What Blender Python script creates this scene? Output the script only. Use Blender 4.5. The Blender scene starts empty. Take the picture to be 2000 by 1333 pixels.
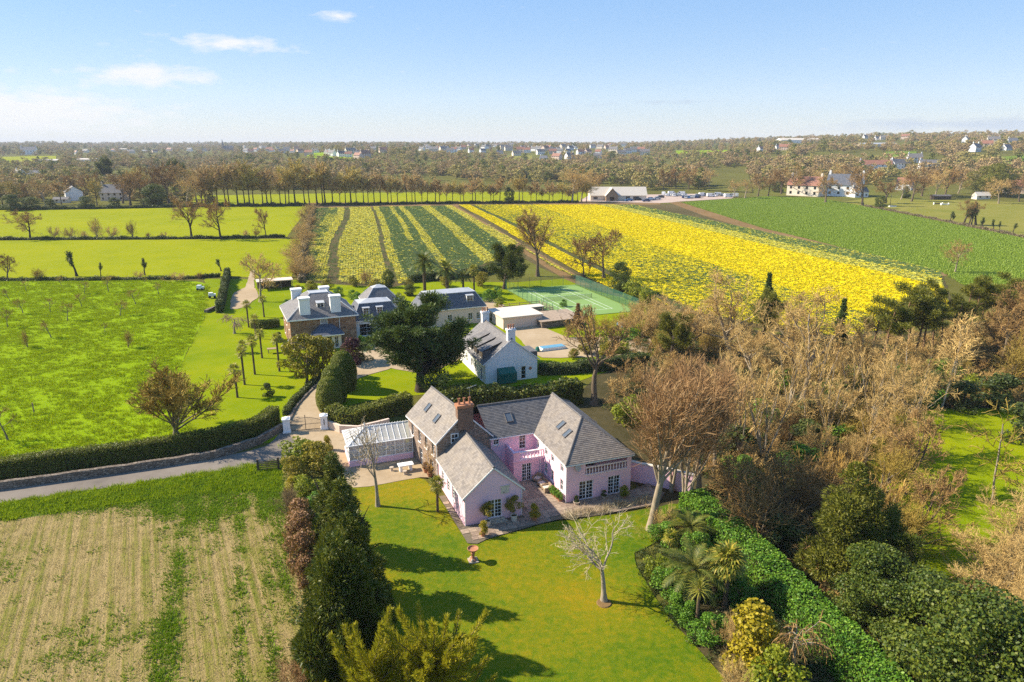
import bpy, math, random
import numpy as np
from mathutils import Vector

# ------------------------------------------------------------------ camera, sky, sun, exposure
R = math.radians
scene = bpy.context.scene
CAMH, FPX = 35.0, 1333.0
PITCH = math.atan((666.5 - 287.0) / FPX)
cam_d = bpy.data.cameras.new('camera'); cam = bpy.data.objects.new('camera', cam_d)
scene.collection.objects.link(cam); scene.camera = cam
cam.location = (0, 0, CAMH); cam.rotation_euler = (math.pi / 2 - PITCH, 0, 0)
cam_d.sensor_width = 36.0; cam_d.lens = FPX / 2000.0 * 36.0
cam_d.clip_start = 0.5; cam_d.clip_end = 40000.0

SUN_EL, SUN_AZ = R(37.0), R(-79.0)          # azimuth clockwise from +Y (straight ahead)
sun_vec = Vector((math.sin(SUN_AZ) * math.cos(SUN_EL), math.cos(SUN_AZ) * math.cos(SUN_EL), math.sin(SUN_EL)))
sl = bpy.data.lights.new('sun', 'SUN'); sl.energy = 3.6; sl.angle = R(0.6); sl.color = (1.0, 0.89, 0.72)
so = bpy.data.objects.new('sun', sl); scene.collection.objects.link(so)
so.rotation_euler = sun_vec.to_track_quat('Z', 'Y').to_euler(); so.location = (-60, 20, 80)

world = bpy.data.worlds.new('World'); scene.world = world; world.use_nodes = True
wt = world.node_tree; wt.nodes.clear()
def wn(t, **k):
    n = wt.nodes.new(t)
    for a, b in k.items(): setattr(n, a, b)
    return n
w_out = wn('ShaderNodeOutputWorld'); w_bg = wn('ShaderNodeBackground')
w_sky = wn('ShaderNodeTexSky', sky_type='NISHITA', sun_disc=False, sun_elevation=SUN_EL, sun_rotation=SUN_AZ,
           altitude=0.0, air_density=1.0, dust_density=0.1, ozone_density=2.5)
w_bg.inputs['Strength'].default_value = 0.15
# fair-weather clouds: soft elliptical banks broken up by noise, in directions of the sky
w_tc = wn('ShaderNodeTexCoord'); w_sep = wn('ShaderNodeSeparateXYZ')
wt.links.new(w_tc.outputs['Generated'], w_sep.inputs[0])
def wmath(op, a, b=None, clamp=False):
    n = wn('ShaderNodeMath', operation=op, use_clamp=clamp)
    for i, v in enumerate((a, b)):
        if v is None: continue
        if isinstance(v, (int, float)): n.inputs[i].default_value = v
        else: wt.links.new(v, n.inputs[i])
    return n.outputs[0]
w_az = wmath('ARCTAN2', w_sep.outputs[0], w_sep.outputs[1]); w_el = wmath('ARCSINE', w_sep.outputs[2])
w_noi = wn('ShaderNodeTexNoise'); w_noi.inputs['Scale'].default_value = 1.6; w_noi.inputs['Detail'].default_value = 8; w_noi.inputs['Roughness'].default_value = 0.6
w_cmb = wn('ShaderNodeCombineXYZ'); wt.links.new(wmath('MULTIPLY', w_az, 18.0), w_cmb.inputs[0]); wt.links.new(wmath('MULTIPLY', w_el, 55.0), w_cmb.inputs[1])
wt.links.new(w_cmb.outputs[0], w_noi.inputs['Vector'])
def bank(px, py, wx, wy, amp):
    dx = (px - 1000) / FPX; az = math.atan2(dx, 1.0)
    el = -PITCH + math.atan((666.5 - py) / FPX / math.sqrt(1 + dx * dx))
    a = wmath('DIVIDE', wmath('SUBTRACT', w_az, az), wx / FPX); e = wmath('DIVIDE', wmath('SUBTRACT', w_el, el), wy / FPX)
    d2 = wmath('ADD', wmath('MULTIPLY', a, a), wmath('MULTIPLY', e, e))
    return wmath('MULTIPLY', wmath('EXPONENT', wmath('MULTIPLY', d2, -1.0)), amp)
def summed(lst):
    s = lst[0]
    for t in lst[1:]: s = wmath('ADD', s, t)
    return s
n_c = wmath('SUBTRACT', w_noi.outputs['Fac'], 0.5)
white = summed([bank(90, 138, 190, 34, 1.5), bank(345, 106, 110, 15, 1.25), bank(330, 88, 35, 9, .6), bank(490, 60, 110, 14, 1.15),
                bank(685, 24, 36, 12, .85), bank(318, 57, 36, 8, .5), bank(-250, 110, 190, 25, .9)])
white = wmath('MULTIPLY', wmath('SUBTRACT', wmath('ADD', white, wmath('MULTIPLY', n_c, 2.6)), 0.40), 1.1, True)
grey = summed([bank(1800, 180, 230, 11, .9), bank(1330, 188, 70, 6, .6), bank(1960, 160, 60, 7, .7), bank(1180, 200, 90, 6, .4), bank(2250, 170, 200, 12, .9)])
grey = wmath('MULTIPLY', wmath('SUBTRACT', wmath('ADD', grey, wmath('MULTIPLY', n_c, 1.6)), 0.30), 1.4, True)
def wmix(fac, a, col, k):
    n = wn('ShaderNodeMix', data_type='RGBA'); f = wmath('MULTIPLY', fac, k)
    wt.links.new(f, n.inputs[0]); wt.links.new(a, n.inputs[6]); n.inputs[7].default_value = (*col, 1); return n.outputs[2]
w_gam = wn('ShaderNodeGamma'); w_gam.inputs[1].default_value = .33; wt.links.new(w_sky.outputs[0], w_gam.inputs[0])       # a softer fall-off from horizon to zenith
w_hsv = wn('ShaderNodeHueSaturation'); w_hsv.inputs['Saturation'].default_value = 2.3; wt.links.new(w_gam.outputs[0], w_hsv.inputs['Color'])
w_tin = wn('ShaderNodeMix', data_type='RGBA', blend_type='MULTIPLY'); w_tin.inputs[0].default_value = 1.0; wt.links.new(w_hsv.outputs[0], w_tin.inputs[6]); w_tin.inputs[7].default_value = (1.09, 1.14, 1.36, 1)
c1 = wmix(white, w_tin.outputs[2], (2.45, 2.45, 2.45), .9)
c2 = wmix(grey, c1, (1.35, 1.62, 2.0), .75)
wt.links.new(c2, w_bg.inputs['Color']); wt.links.new(w_bg.outputs[0], w_out.inputs['Surface'])

vs = scene.view_settings
vs.view_transform = 'Standard'; vs.look = 'None'; vs.exposure = 1.45;
scene.cycles.use_denoising = False; scene.cycles.sample_clamp_indirect = 4.0
vs.gamma = 1.0; vs.gamma = 1.0; vs.use_curve_mapping = False
scene.cycles.max_bounces = 6; scene.cycles.diffuse_bounces = 3; scene.cycles.transmission_bounces = 4
scene.cycles.transparent_max_bounces = 8; scene.cycles.volume_bounces = 0
scene.cycles.caustics_reflective = False; scene.cycles.caustics_refractive = False

# ------------------------------------------------------------------ helpers
COL = scene.collection
cP, sP = math.cos(PITCH), math.sin(PITCH)
def P(x, y, z=0.0):
    """place on the level ground (height z) that shows at photograph coordinate x, y"""
    dx = (x - 1000) / FPX; dy = -(y - 666.5) / FPX
    d = (dx, cP + dy * sP, -sP + dy * cP); t = (z - CAMH) / d[2]
    return (d[0] * t, d[1] * t)
def proj(X, Y, Z):
    Z = Z - CAMH; w = Y * cP - Z * sP; v = Y * sP + Z * cP
    return 1000 + FPX * X / w, 666.5 - FPX * v / w
def zat(y, X, Y):
    lo, hi = -5.0, 80.0
    for _ in range(40):
        m = (lo + hi) / 2
        if proj(X, Y, m)[1] > y: lo = m
        else: hi = m
    return lo

def srgb(r, g, b):
    f = lambda c: (c / 255 / 12.92) if c <= 10 else ((c / 255 + .055) / 1.055) ** 2.4
    return (f(r), f(g), f(b))

def tag(o, label=None, cat=None, group=None, kind=None):
    if label: o['label'] = label
    if cat: o['category'] = cat
    if group: o['group'] = group
    if kind: o['kind'] = kind
    return o
def empty(name, loc, rz=0.0, label=None, cat=None, group=None, scale=1.0):
    o = bpy.data.objects.new(name, None); COL.objects.link(o)
    o.location = loc if len(loc) == 3 else (loc[0], loc[1], 0); o.rotation_euler = (0, 0, rz)
    o.scale = (scale,) * 3 if isinstance(scale, (int, float)) else scale
    o.empty_display_size = 0.2
    return tag(o, label, cat, group)
def link(name, me, parent=None, loc=None, rot=None, scale=None):
    o = bpy.data.objects.new(name, me); COL.objects.link(o)
    if parent is not None: o.parent = parent
    if loc is not None: o.location = loc
    if rot is not None: o.rotation_euler = rot
    if scale is not None: o.scale = scale
    return o
def np_mesh(name, V, F, mat, smooth=False):
    V = np.asarray(V, dtype=np.float32); F = np.asarray(F, dtype=np.int32); k = F.shape[1]
    me = bpy.data.meshes.new(name)
    me.vertices.add(len(V)); me.vertices.foreach_set('co', V.ravel())
    me.loops.add(F.size); me.loops.foreach_set('vertex_index', F.ravel())
    me.polygons.add(len(F)); me.polygons.foreach_set('loop_start', np.arange(0, F.size, k, dtype=np.int32))
    me.polygons.foreach_set('loop_total', np.full(len(F), k, dtype=np.int32))
    if smooth: me.polygons.foreach_set('use_smooth', np.ones(len(F), dtype=bool))
    me.update(calc_edges=True); me.validate()
    for m in (mat if isinstance(mat, (list, tuple)) else [mat]): me.materials.append(m)
    return me

class MB:
    """collects faces, builds one mesh object"""
    def __init__(s): s.V = []; s.F = []; s.U = []; s.M = []
    def poly(s, pts, uv=None, m=0):
        n = len(s.V); s.V += [tuple(p) for p in pts]; s.F.append(tuple(range(n, n + len(pts))))
        if uv is None:
            a, b, c = (Vector(p) for p in pts[:3]); ex = (b - a)
            ex = ex.normalized() if ex.length > 1e-6 else Vector((1, 0, 0)); nn = ex.cross(c - a)
            ey = nn.cross(ex); ey = ey.normalized() if ey.length > 1e-9 else Vector((0, 0, 1))
            uv = [((Vector(p) - a).dot(ex), (Vector(p) - a).dot(ey)) for p in pts]
        s.U += list(uv); s.M.append(m)
    def box(s, x0, x1, y0, y1, z0, z1, m=0):
        c = [(x0, y0, z0), (x1, y0, z0), (x1, y1, z0), (x0, y1, z0), (x0, y0, z1), (x1, y0, z1), (x1, y1, z1), (x0, y1, z1)]
        for f in ((3, 2, 1, 0), (4, 5, 6, 7), (0, 1, 5, 4), (1, 2, 6, 5), (2, 3, 7, 6), (3, 0, 4, 7)): s.poly([c[i] for i in f], m=m)
        return s
    def bar(s, p0, p1, w, h, up=(0, 0, 1), m=0):
        p0, p1 = Vector(p0), Vector(p1); d = (p1 - p0).normalized(); u = Vector(up)
        sd = d.cross(u)
        if sd.length < 1e-4: sd = d.cross(Vector((1, 0, 0)))
        sd.normalize(); u = sd.cross(d).normalized()
        a, b = sd * w / 2, u * h / 2
        r0 = [p0 - a - b, p0 + a - b, p0 + a + b, p0 - a + b]; r1 = [q + (p1 - p0) for q in r0]
        for i in range(4): j = (i + 1) % 4; s.poly([r0[i], r0[j], r1[j], r1[i]], m=m)
        s.poly(r0[::-1], m=m); s.poly(r1, m=m); return s
    def tube(s, p0, p1, r0, r1=None, n=8, m=0, cap=True):
        r1 = r0 if r1 is None else r1
        p0, p1 = Vector(p0), Vector(p1); d = (p1 - p0).normalized()
        a = d.cross(Vector((0, 0, 1)));
        if a.length < 1e-3: a = Vector((1, 0, 0))
        a.normalize(); b = d.cross(a)
        c0 = [p0 + (a * math.cos(t) + b * math.sin(t)) * r0 for t in (2 * math.pi * i / n for i in range(n))]
        c1 = [p1 + (a * math.cos(t) + b * math.sin(t)) * r1 for t in (2 * math.pi * i / n for i in range(n))]
        for i in range(n): j = (i + 1) % n; s.poly([c0[j], c0[i], c1[i], c1[j]], m=m)
        if cap: s.poly(c0, m=m); s.poly(c1[::-1], m=m)
        return s
    def lathe(s, prof, n=14, c=(0, 0), m=0):
        rings = [[(c[0] + r * math.cos(2 * math.pi * i / n), c[1] + r * math.sin(2 * math.pi * i / n), z) for i in range(n)] for r, z in prof]
        for k in range(len(prof) - 1):
            for i in range(n):
                j = (i + 1) % n; s.poly([rings[k][i], rings[k][j], rings[k + 1][j], rings[k + 1][i]], m=m)
        if prof[0][0] > 1e-3: s.poly(rings[0][::-1], m=m)
        if prof[-1][0] > 1e-3: s.poly(rings[-1], m=m)
        return s
    def build(s, name, mat, parent=None, loc=None, rot=None, smooth=False):
        return link(name, s.mesh(name, mat, smooth), parent, loc, rot)
    def mesh(s, name, mat, smooth=False):
        me = bpy.data.meshes.new(name); me.from_pydata(s.V, [], s.F)
        uv = me.uv_layers.new(name='UVMap'); uv.data.foreach_set('uv', np.array(s.U, dtype=np.float32).ravel())
        me.polygons.foreach_set('material_index', np.array(s.M, dtype=np.int32))
        if smooth: me.polygons.foreach_set('use_smooth', np.ones(len(s.F), dtype=bool))
        for m in (mat if isinstance(mat, (list, tuple)) else [mat]): me.materials.append(m)
        me.update(); return me

# ------------------------------------------------------------------ materials
class NT:
    def __init__(s, name):
        s.m = bpy.data.materials.new(name); s.m.use_nodes = True; s.t = s.m.node_tree; s.t.nodes.clear()
        s.out = s.n('ShaderNodeOutputMaterial')
    def n(s, t, **k):
        x = s.t.nodes.new(t)
        for a, b in k.items(): setattr(x, a, b)
        return x
    def l(s, a, b): s.t.links.new(a, b)
    def noise(s, vec, scale, detail=4, rough=.55, dist=0.0):
        x = s.n('ShaderNodeTexNoise'); x.inputs['Scale'].default_value = scale; x.inputs['Detail'].default_value = detail
        x.inputs['Roughness'].default_value = rough; x.inputs['Distortion'].default_value = dist
        if vec is not None: s.l(vec, x.inputs['Vector'])
        return x.outputs['Fac']
    def ramp(s, fac, stops):
        x = s.n('ShaderNodeValToRGB'); e = x.color_ramp.elements
        while len(e) < len(stops): e.new(.5)
        for el, (p, c) in zip(e, stops): el.position = p; el.color = (*c, 1) if len(c) == 3 else c
        s.l(fac, x.inputs['Fac']); return x.outputs['Color']
    def mix(s, fac, a, b, mode='MIX'):
        x = s.n('ShaderNodeMix', data_type='RGBA', blend_type=mode)
        for i, v in ((0, fac), (6, a), (7, b)):
            if isinstance(v, (int, float)): x.inputs[i].default_value = v
            elif isinstance(v, tuple): x.inputs[i].default_value = (*v, 1)
            else: s.l(v, x.inputs[i])
        return x.outputs[2]
    def math(s, op, a, b=None, clamp=False):
        x = s.n('ShaderNodeMath', operation=op, use_clamp=clamp)
        for i, v in enumerate((a, b)):
            if v is None: continue
            if isinstance(v, (int, float)): x.inputs[i].default_value = v
            else: s.l(v, x.inputs[i])
        return x.outputs[0]
    def mapped(s, vec, sc=(1, 1, 1), rot=(0, 0, 0)):
        x = s.n('ShaderNodeMapping'); x.inputs['Scale'].default_value = sc; x.inputs['Rotation'].default_value = rot
        s.l(vec, x.inputs['Vector']); return x.outputs[0]
    def bump(s, h, strength=.4, dist=.1):
        x = s.n('ShaderNodeBump'); x.inputs['Strength'].default_value = strength; x.inputs['Distance'].default_value = dist
        s.l(h, x.inputs['Height']); return x.outputs[0]
    def bsdf(s, col, rough=.8, spec=.3, normal=None, metal=0.0, extra=None):
        b = s.n('ShaderNodeBsdfPrincipled'); b.inputs['Roughness'].default_value = rough
        b.inputs['Specular IOR Level'].default_value = spec; b.inputs['Metallic'].default_value = metal
        if isinstance(col, tuple): b.inputs['Base Color'].default_value = (*col, 1)
        else: s.l(col, b.inputs['Base Color'])
        if normal is not None: s.l(normal, b.inputs['Normal'])
        s.l(b.outputs[0], s.out.inputs['Surface']); return b
    @property
    def obj(s): return s.n('ShaderNodeTexCoord').outputs['Object']
    @property
    def uv(s): return s.n('ShaderNodeTexCoord').outputs['UV']

def groundmat(name, cols, big=.03, mid=.35, fine=4.0, bump=.5, bdist=.12, contrast=.18, stretch=None):
    """three colours blended by broad, medium and fine noise"""
    t = NT(name); v = t.obj
    if stretch: v = t.mapped(v, stretch)
    a = t.noise(v, big, 5, .6, .4); b = t.noise(v, mid, 5, .62, .3); c = t.noise(v, fine, 4, .65)
    f = t.math('ADD', t.math('MULTIPLY', a, .45), t.math('ADD', t.math('MULTIPLY', b, .3), t.math('MULTIPLY', c, .25)))
    col = t.ramp(f, [(.5 - contrast, cols[0]), (.5, cols[1]), (.5 + contrast, cols[2])])
    nrm = t.bump(t.math('ADD', t.math('MULTIPLY', b, 1.0), t.math('MULTIPLY', c, .6)), bump, bdist)
    t.bsdf(col, .95, .03, nrm); return t.m
def leafmat(name, stops, trans=.3, rough=.5, spec=.25):
    """leaf colour varies from leaf to leaf and from plant to plant"""
    t = NT(name); g = t.n('ShaderNodeNewGeometry'); oi = t.n('ShaderNodeObjectInfo')
    nz = t.noise(t.n('ShaderNodeNewGeometry').outputs['Position'], .6, 2)
    f = t.math('ADD', t.math('MULTIPLY', g.outputs['Random Per Island'], .6), t.math('ADD', t.math('MULTIPLY', nz, .5), t.math('MULTIPLY', oi.outputs['Random'], .2)))
    k = len(stops); col = t.ramp(f, [(.15 + .8 * i / max(1, k - 1), c) for i, c in enumerate(stops)])
    b = t.bsdf(col, rough, spec)
    if trans > 0:
        tr = t.n('ShaderNodeBsdfTranslucent'); t.l(t.mix(.35, col, (.34, .38, .02), 'MIX'), tr.inputs['Color'])
        mx = t.n('ShaderNodeMixShader'); mx.inputs[0].default_value = trans
        t.l(b.outputs[0], mx.inputs[1]); t.l(tr.outputs[0], mx.inputs[2]); t.l(mx.outputs[0], t.out.inputs['Surface'])
    return t.m
def twigmat(name, stops, rough=.85):
    t = NT(name); g = t.n('ShaderNodeNewGeometry'); oi = t.n('ShaderNodeObjectInfo')
    f = t.math('ADD', t.math('MULTIPLY', g.outputs['Random Per Island'], .65), t.math('MULTIPLY', oi.outputs['Random'], .4))
    k = len(stops); t.bsdf(t.ramp(f, [(.1 + .85 * i / max(1, k - 1), c) for i, c in enumerate(stops)]), rough, .15); return t.m
def barkmat(name, a, b, scale=6.0):
    t = NT(name); v = t.mapped(t.obj, (1, 1, .3)); n = t.noise(v, scale, 5, .65)
    t.bsdf(t.ramp(n, [(.3, a), (.7, b)]), .9, .15, t.bump(n, .6, .05)); return t.m
def plain(name, c, rough=.6, spec=.4, var=.12, scale=1.5, metal=0.0, bump=0.0):
    t = NT(name); n = t.noise(t.obj, scale, 5, .6)
    d = tuple(x * (1 - var) for x in c); e = tuple(min(1, x * (1 + var)) for x in c)
    t.bsdf(t.ramp(n, [(.3, d), (.7, e)]), rough, spec, t.bump(n, bump, .02) if bump else None, metal); return t.m
def renderwall(name, c, stain):
    """painted render: faint blotches and rain streaks"""
    t = NT(name); v = t.obj; n = t.noise(v, .9, 6, .65); st = t.noise(t.mapped(v, (2.2, 2.2, .22)), 1.0, 5, .7)
    col = t.mix(t.math('MULTIPLY', t.ramp(st, [(.5, (0, 0, 0)), (.78, (1, 1, 1))]), .55), t.ramp(n, [(.3, tuple(x * .9 for x in c)), (.7, c)]), stain)
    t.bsdf(col, .85, .2, t.bump(t.noise(v, 14, 3), .15, .02)); return t.m
def stonewall(name, cols, mortar, sx=.42, sy=.24, bump=.7):
    """rubble granite: stones of many tones set in pale mortar"""
    t = NT(name); v = t.mapped(t.uv, (1 / sx, 1 / sy, 1)); w = t.n('ShaderNodeVectorMath', operation='ADD'); nz = t.n('ShaderNodeTexNoise'); nz.inputs['Scale'].default_value = 1.3
    t.l(v, nz.inputs['Vector']); t.l(v, w.inputs[0]); sc = t.n('ShaderNodeVectorMath', operation='SCALE'); sc.inputs['Scale'].default_value = .55
    t.l(nz.outputs['Color'], sc.inputs[0]); t.l(sc.outputs[0], w.inputs[1])
    vo = t.n('ShaderNodeTexVoronoi', voronoi_dimensions='2D'); vo.inputs['Scale'].default_value = 1.0; t.l(w.outputs[0], vo.inputs['Vector'])
    ve = t.n('ShaderNodeTexVoronoi', voronoi_dimensions='2D', feature='DISTANCE_TO_EDGE'); ve.inputs['Scale'].default_value = 1.0; t.l(w.outputs[0], ve.inputs['Vector'])
    sp = t.n('ShaderNodeSeparateColor'); t.l(vo.outputs['Color'], sp.inputs[0])
    k = len(cols); c = t.ramp(sp.outputs[0], [(i / (k - 1) * .9 + .05, x) for i, x in enumerate(cols)])
    c = t.mix(t.math('MULTIPLY', t.noise(t.uv, 9, 4), .35), c, tuple(x * .5 for x in cols[0]))
    e = t.ramp(ve.outputs['Distance'], [(.03, (0, 0, 0)), (.1, (1, 1, 1))])
    t.bsdf(t.mix(e, mortar, c), .9, .2, t.bump(e, bump, .04)); return t.m
def slates(name, cols, w=.32, h=.3, lich=None, lamt=.5, gap=(.05, .05, .055)):
    """courses of slate; tone differs from slate to slate, patches of lichen"""
    t = NT(name); b = t.n('ShaderNodeTexBrick'); b.inputs['Scale'].default_value = 1.0; b.inputs['Brick Width'].default_value = w; b.inputs['Row Height'].default_value = h
    b.inputs['Mortar Size'].default_value = .012; b.inputs['Bias'].default_value = 0; b.inputs['Color1'].default_value = (0, 0, 0, 1); b.inputs['Color2'].default_value = (1, 1, 1, 1); b.inputs['Mortar'].default_value = (.5, .5, .5, 1)
    t.l(t.uv, b.inputs['Vector']); k = len(cols)
    c = t.ramp(b.outputs['Color'], [(i / (k - 1), x) for i, x in enumerate(cols)])
    if lich: c = t.mix(t.math('MULTIPLY', t.ramp(t.noise(t.obj, .8, 7, .7), [(.42, (0, 0, 0)), (.68, (1, 1, 1))]), lamt), c, lich)
    c = t.mix(t.math('MULTIPLY', b.outputs['Fac'], .7), c, gap)
    t.bsdf(c, .62, .35, t.bump(t.math('SUBTRACT', 1.0, b.outputs['Fac']), .5, .015)); return t.m
def glassmat(name, c=(.012, .016, .02), rough=.04):
    t = NT(name); t.bsdf(c, rough, .6); return t.m
def clearglass(name):
    t = NT(name); a = t.n('ShaderNodeBsdfTransparent'); a.inputs['Color'].default_value = (.86, .9, .9, 1); g = t.n('ShaderNodeBsdfGlossy'); g.inputs['Roughness'].default_value = .03
    f = t.n('ShaderNodeFresnel'); f.inputs['IOR'].default_value = 1.5; m = t.n('ShaderNodeMixShader'); d = t.n('ShaderNodeBsdfDiffuse'); d.inputs['Color'].default_value = (.86, .82, .75, 1)
    t.l(f.outputs[0], m.inputs[0]); t.l(a.outputs[0], m.inputs[1]); t.l(g.outputs[0], m.inputs[2])
    m2 = t.n('ShaderNodeMixShader'); m2.inputs[0].default_value = .42; t.l(m.outputs[0], m2.inputs[1]); t.l(d.outputs[0], m2.inputs[2]); t.l(m2.outputs[0], t.out.inputs['Surface']); return t.m

MAT = {}
MAT['soil'] = groundmat('soil', [(.05, .045, .02), (.10, .08, .035), (.16, .12, .055)], .02, .4, 3)
MAT['landscape'] = groundmat('landscape', [(.0583, .069, .0136), (.1102, .1035, .0227), (.1426, .1656, .0265)], .006, .04, .5, .3, .3)
MAT['woodfloor'] = groundmat('woodland floor', [(.03, .032, .012), (.065, .055, .025), (.12, .095, .045)], .08, .6, 5, .6, .15)
MAT['meadow'] = groundmat('meadow grass', [(.1403, .22, .002), (.2013, .2915, .003), (.2562, .33, .004)], .035, .5, 3, .8, .25, .32)
MAT['farmeadow'] = groundmat('far meadow grass', [(.16, .20, .002), (.24, .26, .003), (.31, .30, .004)], .02, .12, 1.5, .5, .2, .22)
MAT['mown'] = groundmat('mown grass', [(.112, .1785, .002), (.1904, .2363, .003), (.2688, .273, .004)], .06, .3, 6, .35, .08)
MAT['lawn'] = groundmat('front lawn', [(.049, .1085, .0042), (.1085, .14, .0056), (.182, .161, .007)], .09, .5, 7, .35, .06, .15)
MAT['stubble'] = groundmat('stubble field', [(.104, .136, .02), (.216, .184, .068), (.336, .264, .136)], .05, .45, 4, .9, .15, .16)
MAT['verge'] = groundmat('rough verge', [(.05, .10, .008), (.10, .16, .012), (.17, .21, .02)], .1, .8, 5, .9, .2)
MAT['crop'] = groundmat('leafy crop soil', [(.0855, .1386, .0162), (.1283, .189, .0227), (.171, .2268, .0284)], .02, .3, 2.5, .8, .2)
MAT['paddock'] = groundmat('paddock grass', [(.13, .15, .02), (.20, .19, .035), (.26, .22, .06)], .03, .2, 3, .4, .1)
MAT['path'] = groundmat('bare earth path', [(.136, .085, .034), (.204, .1275, .0553), (.2635, .17, .085)], .05, .5, 3, .6, .1)
MAT['gravel'] = groundmat('pale gravel', [(.289, .2125, .1275), (.391, .2975, .187), (.4675, .374, .255)], .1, 1.2, 22, .4, .03)
MAT['asphalt'] = groundmat('worn asphalt', [(.136, .119, .102), (.204, .1742, .1445), (.255, .221, .1827)], .12, .7, 16, .2, .02)
MAT['carpark'] = groundmat('pale car park surface', [(.36, .27, .22), (.44, .34, .28), (.5, .4, .33)], .05, .3, 4, .2, .02)
MAT['pink'] = renderwall('pale pink render', (.93, .605, .685), (.80, .51, .57))
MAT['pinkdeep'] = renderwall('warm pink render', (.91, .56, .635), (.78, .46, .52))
MAT['white'] = renderwall('white render', (.86, .85, .83), (.6, .58, .55))
MAT['cream'] = renderwall('cream render', (.78, .68, .55), (.6, .5, .4))
MAT['peach'] = renderwall('peach render', (.74, .58, .46), (.56, .42, .33))
MAT['trim'] = plain('white painted timber', (.82, .81, .78), .45, .4, .05)
MAT['granite'] = stonewall('granite rubble', [(.15, .10, .075), (.30, .20, .14), (.40, .29, .22), (.22, .165, .14), (.48, .38, .30)], (.46, .36, .27), .30, .16)
MAT['granite2'] = stonewall('brown granite rubble', [(.17, .085, .045), (.30, .155, .085), (.38, .215, .125), (.22, .12, .075), (.46, .31, .20)], (.42, .29, .19), .5, .3)
MAT['drystone'] = stonewall('roadside stone wall', [(.14, .11, .085), (.24, .19, .15), (.34, .28, .22), (.19, .155, .13)], (.12, .10, .075), .38, .22, 1.0)
MAT['brick'] = stonewall('brick chimney', [(.15, .085, .055), (.22, .125, .085), (.27, .165, .115), (.19, .11, .08)], (.30, .22, .16), .24, .085, .4)
MAT['slate_warm'] = slates('weathered slate', [(.1444, .1221, .1044), (.1976, .1702, .144), (.2432, .2109, .18), (.1748, .148, .1296)], .34, .26, (.3192, .259, .1872), .5)
MAT['slate_dark'] = slates('dark slate', [(.085, .082, .085), (.13, .125, .125), (.17, .16, .155), (.11, .105, .105)], .34, .26, (.24, .20, .15), .35)
MAT['slate_blue'] = slates('blue slate', [(.075, .085, .105), (.10, .11, .135), (.13, .14, .165), (.09, .10, .125)], .3, .25, (.2, .18, .16), .2)
MAT['slate_manor'] = slates('grey manor slate', [(.1275, .119, .119), (.17, .1615, .1573), (.2125, .1997, .1913), (.1445, .136, .136)], .34, .28, (.255, .2125, .17), .3)
MAT['lead'] = plain('lead roofing', (.42, .43, .44), .5, .4, .1)
MAT['tile_red'] = slates('red clay tile', [(.24, .10, .06), (.32, .14, .085), (.38, .18, .11)], .3, .3)
MAT['glass'] = glassmat('dark window glass')
MAT['skyglass'] = glassmat('roof window glass', (.10, .12, .14), .02)
MAT['clear'] = clearglass('conservatory glass')
MAT['blindglass'] = glassmat('curtained window glass', (.30, .32, .34), .1)
MAT['iron'] = plain('black iron', (.03, .028, .026), .5, .5, .1)
MAT['oldiron'] = plain('weathered iron', (.10, .075, .055), .7, .4, .2)
MAT['terracotta'] = plain('terracotta', (.42, .19, .10), .8, .2, .25, 6)
MAT['stone'] = plain('carved stone', (.46, .38, .29), .9, .2, .25, 5, 0, .3)
MAT['palestone'] = plain('pale stone', (.62, .55, .46), .85, .2, .15, 5)
MAT['timber'] = plain('weathered timber', (.34, .24, .15), .85, .2, .25, 3)
MAT['darktimber'] = plain('dark timber', (.09, .065, .045), .85, .2, .25, 3)
MAT['rattan'] = plain('woven rattan', (.30, .22, .14), .8, .2, .2, 12)
MAT['greencloth'] = plain('green canvas', (.012, .13, .10), .7, .3, .15, 2)
MAT['bluecover'] = plain('blue cover', (.12, .30, .42), .5, .4, .1)
MAT['metal'] = plain('bare metal', (.45, .46, .47), .35, .5, .05, 1.5, .8)
MAT['rubber'] = plain('black rubber', (.02, .02, .02), .8, .3, .1)
MAT['courtgreen'] = groundmat('tennis court surface', [(.17, .27, .085), (.20, .31, .10), (.23, .34, .12)], .05, .3, 3, .1, .01)
MAT['courtline'] = plain('court line paint', (.72, .76, .66), .8, .2, .05)
MAT['mesh'] = plain('green fence wire', (.05, .16, .11), .6, .3, .1)

def stubblemat():
    t = NT('stubble rows'); v = t.obj; rv_ = t.mapped(v, (1, 1, 1), (0, 0, R(-27.5))); rows_ = t.noise(t.mapped(rv_, (2.4, .06, 1)), 1.0, 5, .65); cross = t.noise(t.mapped(rv_, (.12, .9, 1)), 1.0, 4, .6)
    big = t.noise(v, .06, 4, .6); fine = t.noise(v, 5.0, 5, .7)
    g = t.math('ADD', t.math('MULTIPLY', rows_, .55), t.math('ADD', t.math('MULTIPLY', big, .20), t.math('ADD', t.math('MULTIPLY', cross, .12), t.math('MULTIPLY', fine, .13))))
    c = t.ramp(g, [(.40, (.45, .33, .145)), (.49, (.35, .265, .10)), (.545, (.25, .225, .045)), (.63, (.15, .19, .012))])
    c = t.mix(t.math('MULTIPLY', t.ramp(fine, [(.35, (1, 1, 1)), (.6, (0, 0, 0))]), .45), c, (.13, .10, .045))
    t.bsdf(c, .95, .1, t.bump(t.math('ADD', rows_, fine), .9, .2)); return t.m
MAT['stubble'] = stubblemat()
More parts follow.
